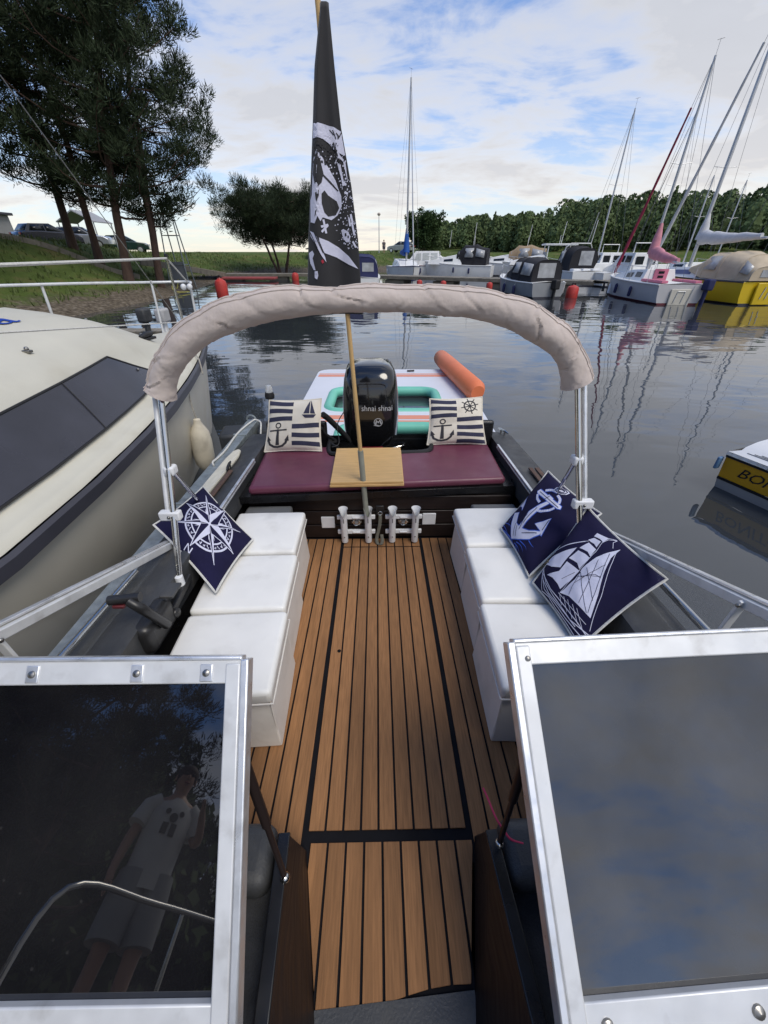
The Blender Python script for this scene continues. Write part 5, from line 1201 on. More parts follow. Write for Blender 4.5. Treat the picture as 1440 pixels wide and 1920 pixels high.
def hullm(t, L, B, F0, F1, top, bot=None, stripe=None, rub=None, deck=None, full=.45, trans=.92):
    """stern at y=0, bow at y=L, waterline z=0"""
    rows = []; n = 14
    def hw(q): return B / 2 * (trans + (1 - trans) * min(1, q / .3)) * (1 - max(0, (q - full) / (1 - full)) ** 2.2)
    def fz_(q): return F1 + (F0 - F1) * max(0, q - .2) ** 1.6 / .7
    top_r, low_r = [], []
    for k in range(n + 1):
        q = k / n; w = max(.02, hw(q)); z = fz_(q); y = L * q; rk = .06 * L * max(0, q - .7) / .3
        side = [(1, z, 0), (.97, z * .6, .35), (.93, z * .25 + .04, .7), (.88, .07, .9)]
        low = [(.88, .07, .9), (.6, -.22, 1.0), (0, -.35, 1.0)]
        top_r.append([Vector((w * a, y - rk * c, h)) for a, h, c in side]); low_r.append([Vector((w * a, y - rk * c, h)) for a, h, c in low])
    for s in (1, -1):
        pass
    def mir(rows_): return [[Vector((-p.x, p.y, p.z)) for p in r] for r in rows_]
    mb = MB(); mb.grid(top_r); mb.grid(mir(top_r)); a = top_r[0]; b = mir(top_r)[0]; mb.grid([a, b]); h = obj('hull', mb, top, t)
    mb = MB(); mb.grid(low_r); mb.grid(mir(low_r)); mb.grid([low_r[0], mir(low_r)[0]]); obj('bottom', mb, bot or M_rub, t)
    mb = MB(); mb.grid([[r[0], Vector((0, r[0].y, r[0].z + .05)), Vector((-r[0].x, r[0].y, r[0].z))] for r in top_r]); obj('deck', mb, deck or M_topw, t)
    for s in (1, -1):
        mb = MB(); mb.tube([Vector((s * (r[0].x + .01), r[0].y, r[0].z - .01)) for r in top_r], .03, 6); obj('rub_rail', mb, rub or M_rub, t)
    rl = []                                     # pulpit rail round the bow, fenders along the sides
    for q in (.72, .84, .94): rl.append(Vector((hw(q) * .9, L * q, fz_(q) + .42)))
    tip = Vector((0, L * .99, fz_(1) + .46)); mb = MB(); mb.tube(spline(rl + [tip] + [Vector((-p.x, p.y, p.z)) for p in reversed(rl)], 3), .016, 6)
    for q in (.72, .86):
        for s in (1, -1): mb.tube([(s * hw(q) * .9, L * q, fz_(q)), (s * hw(q) * .9, L * q, fz_(q) + .43)], .014, 5)
    obj('pulpit', mb, M_spar, t)
    for q, s in ((.22, 1), (.30, -1), (.52, -1)):
        w = hw(q) + .07; z = fz_(q); mb = MB(); mb.lathe([(0, 0), (.05, .01), (.075, .06), (.075, .34), (.05, .40), (.02, .43), (0, .44)], (s * w, L * q, z - .62), 10); f_ = obj('hull_fender', mb, M_white if s > 0 else M_navyc, t)
        mb = MB(); mb.tube([(s * w, L * q, z - .19), (s * hw(q) * .96, L * q, z + .02)], .008, 5); obj('fender_line', mb, M_ropewhite, f_)
    return hw, fz_
def cabin(t, prof, w0, w1, m, name='cabin', y_first=True):
    """side profile (y, z) extruded across, narrower at the top"""
    zs = [p[1] for p in prof]; z0, z1 = min(zs), max(zs)
    def wf(z): return w0 + (w1 - w0) * (z - z0) / max(1e-4, z1 - z0)
    n = len(prof); vs = [Vector((wf(z), y, z)) for y, z in prof] + [Vector((-wf(z), y, z)) for y, z in prof]
    fs = [(i, (i + 1) % n, n + (i + 1) % n, n + i) for i in range(n)]
    tr = tessellate_polygon([[Vector((p[0], p[1], 0)) for p in prof]]); fs += [tuple(x) for x in tr] + [tuple(i + n for i in reversed(x)) for x in tr]
    mb = MB(); mb.add(vs, fs); return obj(name, mb, m, t, bevel=.02), wf
def side_windows(t, wf, quads, m=None):
    for q in quads:
        for s in (1, -1):
            mb = MB(); pts = [Vector((s * (wf(z) + .006), y, z)) for y, z in q]; pt2 = [p + Vector((s * .012, 0, 0)) for p in pts]
            mb.add(pts + pt2, [(0, 1, 2, 3), (4, 5, 6, 7), (0, 1, 5, 4), (1, 2, 6, 5), (2, 3, 7, 6), (3, 0, 4, 7)]); obj('window', mb, m or M_win, t)
def canopy(t, secs, m, name='canopy', wins=(), endwin=None, wm=None):
    """arched cloth over hoops: secs = (y, half width, base z, top z)"""
    rows = []; N = 12
    def pt(sec, a):
        y, w, z0, z1 = sec; c = math.cos(a); s = math.sin(a)
        return Vector((w * math.copysign(abs(c) ** .55, c), y, z0 + (z1 - z0) * max(0, s) ** .6))
    full_ = []                                  # cloth sags a little between the hoops
    for a_, b_ in zip(secs[:-1], secs[1:]): full_ += [a_, tuple((p + q) / 2 * (.955 if i == 1 else (.965 if i == 3 else 1)) for i, (p, q) in enumerate(zip(a_, b_)))]
    full_.append(secs[-1])
    for sec in full_: rows.append([pt(sec, math.pi * k / N) for k in range(N + 1)])
    mb = MB(); mb.grid(rows); mb.add(rows[0], [tuple(range(N + 1))]); mb.add(rows[-1], [tuple(range(N + 1))]); c = obj(name, mb, m, t, smooth=50)
    for sec in secs: mb = MB(); mb.tube([pt(sec, math.pi * k / N) for k in range(N + 1)], .016, 6); obj('hoop_seam', mb, m, c)
    for (i, f0, f1, a0, a1) in wins:
        for s in (0, 1):
            A, B_ = secs[i], secs[i + 1]; q = []
            for f, a in ((f0, a0), (f1, a0), (f1, a1), (f0, a1)):
                an = a if s == 0 else math.pi - a; p = pt(A, an).lerp(pt(B_, an), f); q.append(p + Vector((.015 if s == 0 else -.015, 0, .004)))
            mb = MB(); mb.quad(*q); o = obj('canopy_window', mb, wm or M_clearpl, c); sm = o.modifiers.new('s', 'SOLIDIFY'); sm.thickness = .008
    if endwin:
        y, w, z0, z1 = secs[0]; x0, x1, h0, h1 = endwin; mb = MB(); mb.box(((x0 + x1) / 2 * w, y - .012, z0 + (z1 - z0) * (h0 + h1) / 2), ((x1 - x0) * w, .012, (z1 - z0) * (h1 - h0))); obj('canopy_window', mb, wm or M_clearpl, c)
    return c
def rig(t, ym, zb, H, bow, stern, sp=.55, jib=None, rake=0.0, r=.055, lean=0.0, spread=.45, beam=1.0):
    top = Vector((lean, ym - rake, H)); mb = MB(); mb.tube([(0, ym, zb), Vector((0, ym, zb)).lerp(top, .5), top], r, 10, rr=[r, r, r * .7]); mast = obj('mast', mb, M_spar, t)
    zs = zb + (H - zb) * sp; c = Vector((0, ym, zb)).lerp(top, sp)
    mb = MB(); mb.tube([c + Vector((-spread, 0, .06)), c, c + Vector((spread, 0, .06))], .014, 6); obj('spreader', mb, M_spar, mast)
    for a in ([c + Vector((spread, 0, .06)), (beam, ym, .8)], [c + Vector((-spread, 0, .06)), (-beam, ym, .8)]):
        mb = MB(); mb.tube([top, *a], .007, 5); obj('shroud', mb, M_wire, mast)
    mb = MB(); mb.tube([top, stern], .007, 5); obj('backstay', mb, M_wire, mast)
    if jib:
        m, rj, f = jib; p0 = Vector(bow); p1 = top.lerp(p0, 1 - f); mb = MB(); n = 14; mb.tube([p0.lerp(p1, k / n) for k in range(n + 1)], rj, 8, rr=[rj * (.6 if k == 0 else (1.0 - .55 * k / n) * (1 + .12 * math.sin(k * 2.3))) for k in range(n + 1)]); obj('furled_jib', mb, m, t)
        mb = MB(); mb.tube([p1, top], .008, 5); obj('forestay', mb, M_wire, mast)
    else:
        mb = MB(); mb.tube([top, bow], .008, 5); obj('forestay', mb, M_wire, mast)
    mb = MB(); mb.tube([top, top + Vector((0, 0, .45))], .006, 5); mb.tube([top + Vector((-.12, 0, .4)), top + Vector((.14, 0, .46))], .008, 5); obj('wind_vane', mb, M_wire, mast)
    return mast
def sail_cover(t, p0, p1, r, m, rise=0.0, name='sail_cover', seed=1, mast_top=None):
    p0, p1 = Vector(p0), Vector(p1); n = 16; pts = []; rr = []
    for k in range(n + 1):
        q = k / n; p = p0.lerp(p1, q); p.z += -.05 * math.sin(math.pi * q) + .04 * noise.noise(Vector((q * 6, seed, 0))); pts.append(p); rr.append(r * (1.15 - .75 * q) * (1 + .22 * noise.noise(Vector((q * 9, seed * 3, 1)))))
    mb = MB(); mb.tube(pts, r, 12, rr=rr, sq=1.35)
    if mast_top is not None:
        a = Vector(mast_top); mb.tube([p0 + Vector((0, .04, -.1)), p0.lerp(a, .45), a], r, 10, rr=[r * 1.25, r * .95, r * .35])
    o = obj(name, mb, m, t); return o
def outb(t, x, y, z, m):
    mb = MB(); mb.box((x, y - .18, z + .16), (.30, .40, .42)); mb.box((x, y - .15, z - .3), (.12, .2, .8)); obj('outboard', mb, m, t, bevel=.06, seg=3)
def FR(x, y, deg): return Matrix.Translation((x, y, 0)) @ Matrix.Rotation(R(deg), 4, 'Z')
# pink-trimmed sailboat
t = thing('sailboat', 'small white sailboat with pink door and pink sail cover at the jetty', 'sailboat', (0, 3, 0), FR(12.85, 19.3, -1.0))
hullm(t, 6.5, 2.2, .95, .78, mat('offwhite_hull', (.50, .49, .49), .4, var=.08, scale=1.5), M_redp, rub=M_topw)
cb, wf = cabin(t, [(1.9, .72), (1.95, 1.28), (3.3, 1.22), (4.6, .98), (4.7, .72)], .82, .62, M_topw)
side_windows(t, wf, [[(2.2, .95), (2.7, .95), (2.7, 1.15), (2.2, 1.15)], [(2.95, .93), (3.5, .90), (3.5, 1.08), (2.95, 1.12)]])
mb = MB(); mb.box((0.0, 1.90, 1.0), (.62, .05, .58)); d = obj('door', mb, M_pink, t, bevel=.01)
for z in (.98, 1.15): mb = MB(); mb.box((0, 1.87, z), (.26, .02, .10)); obj('pane', mb, M_win, d)
for s in (1, -1): mb = MB(); mb.box((s * .72, 1.0, .86), (.28, 1.7, .10)); obj('cockpit_seat', mb, M_pink, t, bevel=.02)
rig(t, 3.2, 1.2, 8.3, (0, 6.35, .95), (0, .1, .85), jib=(M_marj, .085, .82), r=.06, rake=.05)
mb = MB(); mb.tube([(0, 3.15, 1.75), (0, .9, 1.55)], .045, 8); obj('boom', mb, M_spar, t)
sail_cover(t, (0, 3.1, 1.95), (.05, 1.0, 1.62), .19, M_pinkc, seed=2, mast_top=(0, 3.16, 3.05))
mb = MB(); mb.box((0, -.06, .30), (.9, .07, .62)); obj('rudder_board', mb, M_rudder, t, bevel=.02)
mb = MB()
for x in (-.18, .14): mb.tube([(x, -.11, .52), (x - .06, -.11, .08)], .016, 6)
mb.tube([(-.18, -.11, .52), (.14, -.11, .52)], .016, 6); mb.tube([(.45, -.12, .75), (.34, -.14, .0)], .02, 6); obj('boarding_ladder', mb, M_spar, t)
outb(t, .95, .0, .62, M_navyc)
for y in (4.4, 5.6):
    mb = MB(); mb.tube([(-1.0 + .2 * (y - 4.4), y, .55), (-1.02 + .2 * (y - 4.4), y - .08, .12)], .07, 8, rr=[.05, .075]); obj('hull_fender', mb, M_white if y < 5 else M_rubber, t)
for y in (1.0, 2.6, 4.2, 5.6):
    for s in (1, -1): w = 1.02 if y < 3 else (.95 if y < 5 else .5); mb = MB(); mb.tube([(s * w, y, .8), (s * w, y, 1.38)], .012, 6); obj('stanchion', mb, M_spar, t)
# yellow sailboat
t = thing('sailboat', 'yellow sailboat with a sand coloured cockpit tent at the jetty', 'sailboat', (0, 4, 0), FR(16.35, 19.2, 4))
hullm(t, 8.4, 2.7, 1.05, .88, M_yellow, M_rub, rub=M_rub, trans=.8)
cb, wf = cabin(t, [(3.0, .85), (3.05, 1.35), (5.0, 1.28), (6.6, 1.0), (6.7, .85)], 1.0, .75, M_topw)
side_windows(t, wf, [[(3.5, 1.02), (4.7, 1.0), (4.7, 1.18), (3.5, 1.22)]], mat('blue_window', (.10, .11, .22), .3))
canopy(t, [(-.05, .95, .92, 1.45), (.5, 1.08, .9, 1.86), (1.6, 1.12, .9, 1.98), (2.6, 1.08, .92, 1.92), (3.6, .95, 1.15, 1.40)], M_sand, 'cockpit_tent', wins=[(0, .25, .95, .16, .75), (2, .25, .95, .16, .85)], endwin=(-.55, .55, .25, .75))
rig(t, 4.9, 1.3, 10.6, (0, 8.2, 1.05), (0, .1, .95), jib=(M_greyw, .10, .86), r=.085, sp=.42, spread=.6, beam=1.2)
mb = MB(); mb.tube([(0, 4.85, 2.35), (0, 1.0, 2.45)], .05, 8); obj('boom', mb, M_spar, t)
sail_cover(t, (0, 4.8, 2.55), (0, 1.3, 2.52), .20, M_greyw, seed=5, mast_top=(0, 4.86, 3.5))
mb = MB(); mb.prism([(-.45, .02), (-.50, .85), (.50, .85), (.45, .02)], -.14, -.05, 'XZ'); obj('stern_step', mb, M_yellow, t, bevel=.03)
mb = MB()
for x in (-.12, .12): mb.tube([(x, -.16, .70), (x - .08, -.16, .25)], .016, 6)
obj('boarding_ladder', mb, M_spar, t)
lettering('lettering', 'Cirrus', 0.34, lambda u, v: Vector((-1.33 + .02 * (v), 2.55 - u, .62 + v)), M_black, t, shear=.3)
# grey motorboat with black canopy
t = thing('motorboat', 'small grey motorboat with a black canopy and outboard on the near side of the jetty', 'motorboat', (0, 2.4, 0), FR(8.15, 22.2, 13))
hullm(t, 5.0, 1.95, .85, .68, mat('grey_hull', (.27, .28, .29), .4, var=.12, scale=2), M_rub, rub=M_topw)
canopy(t, [(.35, .82, .68, 1.62), (1.5, .86, .7, 1.72), (2.3, .84, .74, 1.70), (3.3, .62, .86, 1.05)], M_blackc, wins=[(0, .15, .9, .12, .75), (1, .2, .95, .15, .75)], endwin=(-.62, .5, .2, .86))
mb = MB(); mb.prism([(-.8, .70), (-.55, 1.12), (.55, 1.12), (.8, .70)], 3.25, 3.29, 'XZ'); obj('windscreen', mb, M_clearpl, t)
outb(t, .25, 0, .45, M_rubber)
mb = MB(); mb.lathe([(0, -.1), (.09, 0), (.10, .4), (.05, .5), (0, .52)], (1.06, .4, .2), 12); obj('hull_fender', mb, M_white, t)
# white motorboat with black canopy
t = thing('motorboat', 'white motorboat with black canopy and single grey window beyond the jetty', 'motorboat', (0, 2.5, 0), FR(13.7, 30.5, 8))
hullm(t, 6.0, 2.5, 1.1, .85, M_topw, M_rub, rub=M_topw)
canopy(t, [(.9, 1.0, .85, 2.15), (1.8, 1.02, .9, 2.3), (2.6, .95, .95, 2.2), (3.3, .85, 1.05, 1.35)], M_blackc, wins=[(1, .2, .95, .2, .8)], endwin=(-.35, .6, .25, .88))
mb = MB(); mb.tube([(-.95, 2.3, .9), (-.95, 1.9, 2.2), (-.7, 1.75, 2.42), (.7, 1.75, 2.42), (.95, 1.9, 2.2), (.95, 2.3, .9)], .035, 8); mb.tube([(.5, 1.8, 2.4), (.6, 1.5, 4.1)], .012, 6); mb.tube([(.75, 1.8, 2.4), (.8, 1.7, 3.7)], .02, 6); obj('radar_arch', mb, M_topw, t)
for x in (-.7, 0.0, .7): mb = MB(); mb.box((x, .55, .92), (.55, .5, .16)); obj('stern_cushion', mb, M_white, t, bevel=.05)
# cruisers further back
def cruiser(label, x, y, deg, L, m_can, can, hullc=M_topw):
    t = thing('motor_cruiser', label, 'motor cruiser', (0, L / 2, 0), FR(x, y, deg), 'white cruisers beyond the jetty')
    hullm(t, L, 2.6, 1.25, .95, hullc, M_rub, rub=M_topw)
    cb, wf = cabin(t, [(L * .42, .95), (L * .42, 1.35), (L * .50, 1.75), (L * .62, 1.62), (L * .9, 1.25), (L * .92, 1.0)], 1.05, .8, M_topw)
    side_windows(t, wf, [[(L * .55, 1.25), (L * .68, 1.22), (L * .68, 1.38), (L * .55, 1.45)]])
    mb = MB(); mb.prism([(-.95, 1.35), (-.8, 1.95), (.8, 1.95), (.95, 1.35)], L * .47, L * .475, 'XZ'); obj('windscreen', mb, M_clearpl, t)
    if can: canopy(t, [(.5, 1.05, .95, 2.2), (L * .25, 1.1, .95, 2.5), (L * .4, 1.05, 1.0, 2.45), (L * .5, .9, 1.3, 1.95)], m_can, wins=[(0, .2, .9, .25, .8), (1, .1, .9, .2, .8)])
    mb = MB(); mb.tube([(-.2, L * .3, 2.4), (-.25, L * .28, 4.0)], .02, 6); mb.tube([(.4, L * .3, 2.4), (.42, L * .3, 3.1)], .015, 6); obj('aerial', mb, M_topw, t)
    return t
cruiser('white cruiser with black framed clear canopy, left of the tan canopy boat', 9.6, 40.6, 70, 6.2, M_blackc, True)
cruiser('larger white cruiser with tan canopy behind the black framed one', 15.6, 43.5, 72, 7.5, M_tanc, True)
t = cruiser('white cabin cruiser with a hard top at the right of the tan canopy boat', 16.8, 39.5, 80, 6.5, M_greyw, False)
mb = MB(); mb.box((0, 2.0, 2.45), (2.1, 2.6, .12)); obj('hard_top', mb, M_topw, t, bevel=.04)
mb = MB()
for s in (1, -1):
    for y in (.9, 3.0): mb.tube([(s * .95, y, .95), (s * .95, y, 2.45)], .04, 6)
obj('top_posts', mb, M_topw, t)
cruiser('low white boat lying off the far bank right of the round tree', 9.5, 55, 80, 6.0, M_greyw, False)
# sailboat with blue sail, middle
t = thing('sailboat', 'white sailboat with blue sail cover and tall mast left of the round tree', 'sailboat', (0, 3.5, 0), FR(1.3, 43.5, 190))
hullm(t, 6.5, 2.4, 1.0, .85, M_topw, mat('blue_bottom', (.03, .04, .14), .5), rub=mat('navy_stripe', (.02, .03, .13), .4))
cb, wf = cabin(t, [(1.8, .85), (1.85, 1.4), (3.6, 1.3), (4.8, 1.0), (4.9, .85)], .9, .7, M_topw); side_windows(t, wf, [[(2.2, 1.0), (3.2, 1.0), (3.2, 1.2), (2.2, 1.2)]])
rig(t, 3.6, 1.3, 12.2, (0, 6.3, 1.0), (0, .1, .9), jib=(M_spar, .06, .9), r=.075, sp=.42, spread=.75, beam=1.1)
sail_cover(t, (0, 3.5, 2.0), (0, 1.2, 1.9), .22, M_bluec, seed=8, mast_top=(0, 3.55, 3.6))
# white cabin boat with red trim
t = thing('cabin_boat', 'white cabin boat with three big windows and red trim under the round tree', 'cabin boat', (0, 2.5, 0), FR(6.4, 43.6, 84))
hullm(t, 5.6, 2.2, 1.0, .85, M_topw, M_rub, rub=M_redp)
cb, wf = cabin(t, [(1.2, .85), (1.25, 2.0), (3.4, 2.0), (4.0, 1.3), (5.0, 1.1), (5.1, .85)], .95, .8, M_topw)
side_windows(t, wf, [[(1.4, 1.3), (2.0, 1.3), (2.0, 1.85), (1.4, 1.85)], [(2.15, 1.3), (2.75, 1.3), (2.75, 1.85), (2.15, 1.85)], [(2.9, 1.3), (3.5, 1.3), (3.3, 1.8), (2.9, 1.85)]], mat('pale_window', (.45, .47, .45), .2))
mb = MB(); mb.box((0, .55, 1.12), (1.9, 1.0, .32)); obj('red_well', mb, M_redprint, t, bevel=.05)
# blue canopy boat beside the flag
t = thing('motorboat', 'white motorboat with navy canopy moored at the left end of the jetty', 'motorboat', (0, 2.5, 0), FR(-1.25, 25.2, 2))
hullm(t, 5.2, 2.1, .95, .72, M_topw, M_rub, rub=M_topw)
canopy(t, [(.5, .92, .72, 1.72), (1.6, .95, .75, 1.85), (2.6, .92, .8, 1.80), (3.4, .75, .9, 1.1)], M_navyc, wins=[(0, .2, .9, .2, .75)], endwin=(.05, .75, .3, .72))
# boats behind the pink and yellow ones
def far_sail(label, x, y, deg, H, L=6.5, cover=None, jib=None, cab=True, lean=0):
    t = thing('sailboat', label, 'sailboat', (0, L / 2, 0), FR(x, y, deg), 'moored sailboats')
    hullm(t, L, 2.3, .95, .8, M_topw, M_rub, rub=M_topw)
    if cab: cb, wf = cabin(t, [(L * .3, .8), (L * .3, 1.3), (L * .55, 1.25), (L * .75, .95), (L * .76, .8)], .85, .65, M_topw); side_windows(t, wf, [[(L * .34, 1.0), (L * .5, 1.0), (L * .5, 1.15), (L * .34, 1.18)]])
    rig(t, L * .5, 1.2, H, (0, L * .97, .95), (0, .1, .85), jib=jib, r=.055, lean=lean)
    if cover: sail_cover(t, (0, L * .49, 1.8), (0, L * .15, 1.7), .16, cover, seed=int(x * 10))
    return t
far_sail('white sailboat with bare mast standing left of the maroon furled jib', 15.3, 29.6, 4, 9.1)
far_sail('white sailboat with navy sail cover behind the pink covered boat', 17.4, 27.3, -2, 8.6, cover=M_navyc, jib=(M_rub, .03, .9))
far_sail('white sailboat with a short bare mast right of the yellow boat tent', 23.6, 33.0, 10, 6.4, L=5.5)
far_sail('white sailboat in the far row, its mast low against the wood', 30.5, 40.0, -5, 7.0, L=6)
far_sail('white sailboat at the far right with navy cover low against the wood', 27.0, 29.0, 6, 6.6, L=6, cover=M_navyc)
far_sail('small sailboat at the right edge beside the yellow boat', 20.6, 20.6, 3, 11.5, L=7, cover=M_greyw)
def cabinboat(label, x, y, deg):
    t = thing('cabin_boat', label, 'cabin boat', (0, 2.5, 0), FR(x, y, deg), 'white cabin boats behind the sailboats')
    hullm(t, 5.5, 2.2, 1.0, .85, M_topw, M_rub, rub=M_topw)
    cb, wf = cabin(t, [(1.6, .85), (1.7, 1.9), (3.2, 1.9), (3.9, 1.25), (4.8, 1.0), (4.9, .85)], .9, .72, M_topw)
    side_windows(t, wf, [[(1.9, 1.4), (2.5, 1.4), (2.5, 1.75), (1.9, 1.75)], [(2.65, 1.4), (3.3, 1.4), (3.15, 1.75), (2.65, 1.75)]])
    for x_ in (-.38, .38): mb = MB(); mb.box((x_, 1.64, 1.5), (.5, .02, .42)); obj('window', mb, M_win, t)
    mb = MB(); mb.tube([(-.6, 2.2, 1.9), (-.6, 2.2, 2.4), (.6, 2.2, 2.4), (.6, 2.2, 1.9)], .03, 6); obj('roof_rail', mb, M_topw, t)
cabinboat('white cabin boat with roof rail between the bare mast and the maroon jib', 17.2, 33.4, 0)
cabinboat('white cabin boat showing its rear windows below the pink sail cover', 16.2, 26.9, 2)
# ------------------------------------------------------------------ jetties, buoys
M_plank = mat('weathered_plank', (0.21, 0.19, 0.155), .85, var=.25, scale=5, rnd=.25, bump=.004, bscale=20)
M_beam = mat('jetty_beam', (0.16, 0.145, 0.115), .85, var=.3, scale=3, dark=(.06, .06, .05), dscale=2, damt=.6)
M_pont = mat('pontoon_grey', (0.24, 0.22, 0.17), .8, var=.25, scale=2)
def jetty(label, a, b, w, top, pontoons=True, planks=True, step=.155, z0=.0):
    a = Vector((a[0], a[1], 0)); b = Vector((b[0], b[1], 0)); d = (b - a); L_ = d.length; d.normalize(); n = Vector((-d.y, d.x, 0))
    t = thing('jetty', label, 'jetty', tuple(a + d * (L_ / 2)))
    up = Vector((0, 0, top))
    for s in (-1, 1):
        mb = MB(); mb.bar(a + n * s * (w / 2) + up - Vector((0, 0, .10)), b + n * s * (w / 2) + up - Vector((0, 0, .10)), .08, .16); obj('beam', mb, M_beam, t)
    k = int(L_ / step); q = Matrix((d, n, Vector((0, 0, 1)))).transposed()
    if planks and k <= 300:
        me = None
        for i in range(k):
            c = a + d * (step * (i + .5)) + up
            if me is None: me = mesh_of(MB().box((0, 0, 0), (step - .012, w, .03), q), 'plank'); me.materials.append(M_plank)
            o = bpy.data.objects.new('plank', me); COL.objects.link(o); o.parent = t; o.location = c - Vector(t['_c'])
    else:
        mb = MB(); mb.bar(a + up, b + up, w, .03); obj('deck', mb, M_plank, t)
    if pontoons:
        m = max(2, int(L_ / 3.0))
        for i in range(m):
            c = a + d * (L_ * (i + .5) / m) + Vector((0, 0, .06)); mb = MB(); mb.box(c, (1.5, w * .8, .42), q); obj('pontoon', mb, M_pont, t, bevel=.04)
    return t
jetty('long plank jetty on pontoons across the middle, in front of the far boats', (-.6, 34.0), (12.6, 26.9), 1.7, .50)
jetty('plank jetty behind the bows of the pink and yellow sailboats', (12.9, 26.9), (36, 28.5), 1.7, .50)
jetty('low plank jetty along the far left bank behind the red buoy', (-14.5, 38.2), (-3.2, 38.6), 1.4, .42)
jetty('plank jetty the boat\'s bow points to, seen only mirrored in the windscreens', (-8.0, -3.75), (8.0, -3.75), 2.0, 1.10)
jetty('short jetty beyond the cream yacht\'s bow with small outboards', (-9.8, 10.4), (-4.9, 10.6), .5, .32, pontoons=True)
M_buoy = mat('red_buoy', (0.48, 0.045, 0.035), .45, var=.15, scale=5, dark=(.22, .03, .025), dscale=4, damt=.5)
def buoy(label, x, y, r, h, m=None):
    t = thing('mooring_buoy', label, 'buoy', (x, y, 0), group='red mooring buoys')
    mb = MB(); mb.lathe([(0, -.2), (r * .8, -.2), (r, -.1), (r, h * .62), (r * .85, h * .78), (r * .42, h * .86), (r * .36, h * .9), (0, h * .9)], (x, y, 0), 18); obj('body', mb, m or M_buoy, t)
    mb = MB(); mb.tube(arc((x, y, h * .93), r * .28, 0, 360, 12, 'XZ'), r * .14, 6); obj('eye', mb, M_rubber, t)
buoy('red can buoy with a dark eye floating off the left bank', -8.35, 23.0, .30, .92)
buoy('round red buoy beside the grey motorboat\'s stern', 9.55, 22.6, .29, .62)
buoy('small red buoy below the far left jetty', -7.2, 36.8, .28, .62)
for x, y, l in ((2.4, 31.4, 'red fender buoy under the jetty, left of the dark gap'), (6.6, 29.0, 'red fender buoy under the jetty near the grey boat\'s bow'), (3.9, 30.5, 'crimson buoy hanging low under the middle of the jetty')):
    buoy(l, x, y - .9, .19, .42)
mb = MB(); mb.box((-11.0, 36.6, .18), (4.6, 1.2, .16)); single('red_raft', mb, mat('red_deck', (.30, .06, .06), .7, var=.2, scale=2), 'flat red raft moored before the far left jetty', 'raft', (-11, 36.6, .1), bevel=.03)
# small outboard engines on the short jetty behind the yacht
for k, (x, y) in enumerate(((-5.6, 10.2), (-5.15, 10.15))):
    t = thing('small_outboard', ('grey tilted outboard clamped on the short jetty', 'white outboard leg beside the grey one on the short jetty')[k], 'outboard', (x, y, .3))
    mb = MB(); mb.box((x, y - .1, .72), (.22, .34, .30)); obj('cowl', mb, (M_deckgrey, M_greyg)[k], t, bevel=.05, seg=3)
    mb = MB(); mb.box((x, y - .12, .25), (.09, .13, .75)); obj('leg', mb, (M_deckgrey, M_topw)[k], t, bevel=.02)
# gangway on the bank and its steel frame
t = thing('gangway', 'sloping concrete edged gangway from the bank to the far left jetty', 'gangway', (-13.5, 32, 1))
P0, P1 = Vector((-14.4, 26.5, 1.62)), Vector((-13.4, 37.4, .50))
mb = MB(); mb.bar(P0, P1, .8, .10); obj('deck', mb, M_pont, t)
mb = MB(); mb.bar(P0 + Vector((.42, 0, -.15)), P1 + Vector((.42, 0, -.15)), .08, .30); obj('edge_beam', mb, M_beam, t)
t = thing('retaining_wall', 'low plank retaining wall across the bank under the pines', 'wall', (-16.5, 25, 1.4))
for k in range(9):
    mb = MB(); a = Vector((-19.6 + .62 * k, 23.6 + .28 * k, LH(-19.6 + .62 * k, 23.6 + .28 * k) + .12)); b = a + Vector((.60, .27, 0)); b.z = LH(b.x, b.y) + .12; mb.bar(a, b, .06, .24); obj('plank', mb, M_plank, t)
t = thing('steel_frame', 'tall galvanized steel launching frame standing on the left bank', 'frame', (-12.6, 28.2, LH(-12.6, 28.2)))
zb = LH(-12.6, 28.2) - .15; top = 4.2
legs = [((-13.2, 27.7, zb), (-12.95, 28.1, top)), ((-12.0, 27.7, zb), (-12.25, 28.1, top)), ((-13.0, 28.9, zb), (-12.85, 28.3, top)), ((-12.1, 28.9, zb), (-12.3, 28.3, top))]
for a, b in legs: mb = MB(); mb.tube([a, b], .035, 8); obj('leg', mb, M_galv, t)
for f in (.3, .65, 1):
    q = [Vector(a).lerp(Vector(b), f) for a, b in legs]; mb = MB()
    for i, j in ((0, 1), (1, 3), (3, 2), (2, 0)): mb.tube([q[i], q[j]], .022, 6)
    obj('crosspiece', mb, M_galv, t)
mb = MB(); mb.prism([(-13.15, zb + .2), (-12.05, zb + .2), (-12.15, zb + 1.4), (-13.05, zb + 1.4)], 27.86, 27.88, 'XZ'); obj('mesh_panel', mb, mat('mesh_grey', (.22, .23, .24), .6), t)
mb = MB(); mb.tube(spline([(-12.6, 27.7, zb + .5), (-12.3, 26.6, zb + .1), (-11.9, 25.2, .35), (-11.5, 24.6, .12), (-11.0, 25.2, .06)], 6), .02, 6); single('yellow_hose', mb, mat('yellow_hose', (.45, .42, .08), .6), 'thin yellow rope trailing from the steel frame to the water', 'rope', (-12.8, 25, 1))

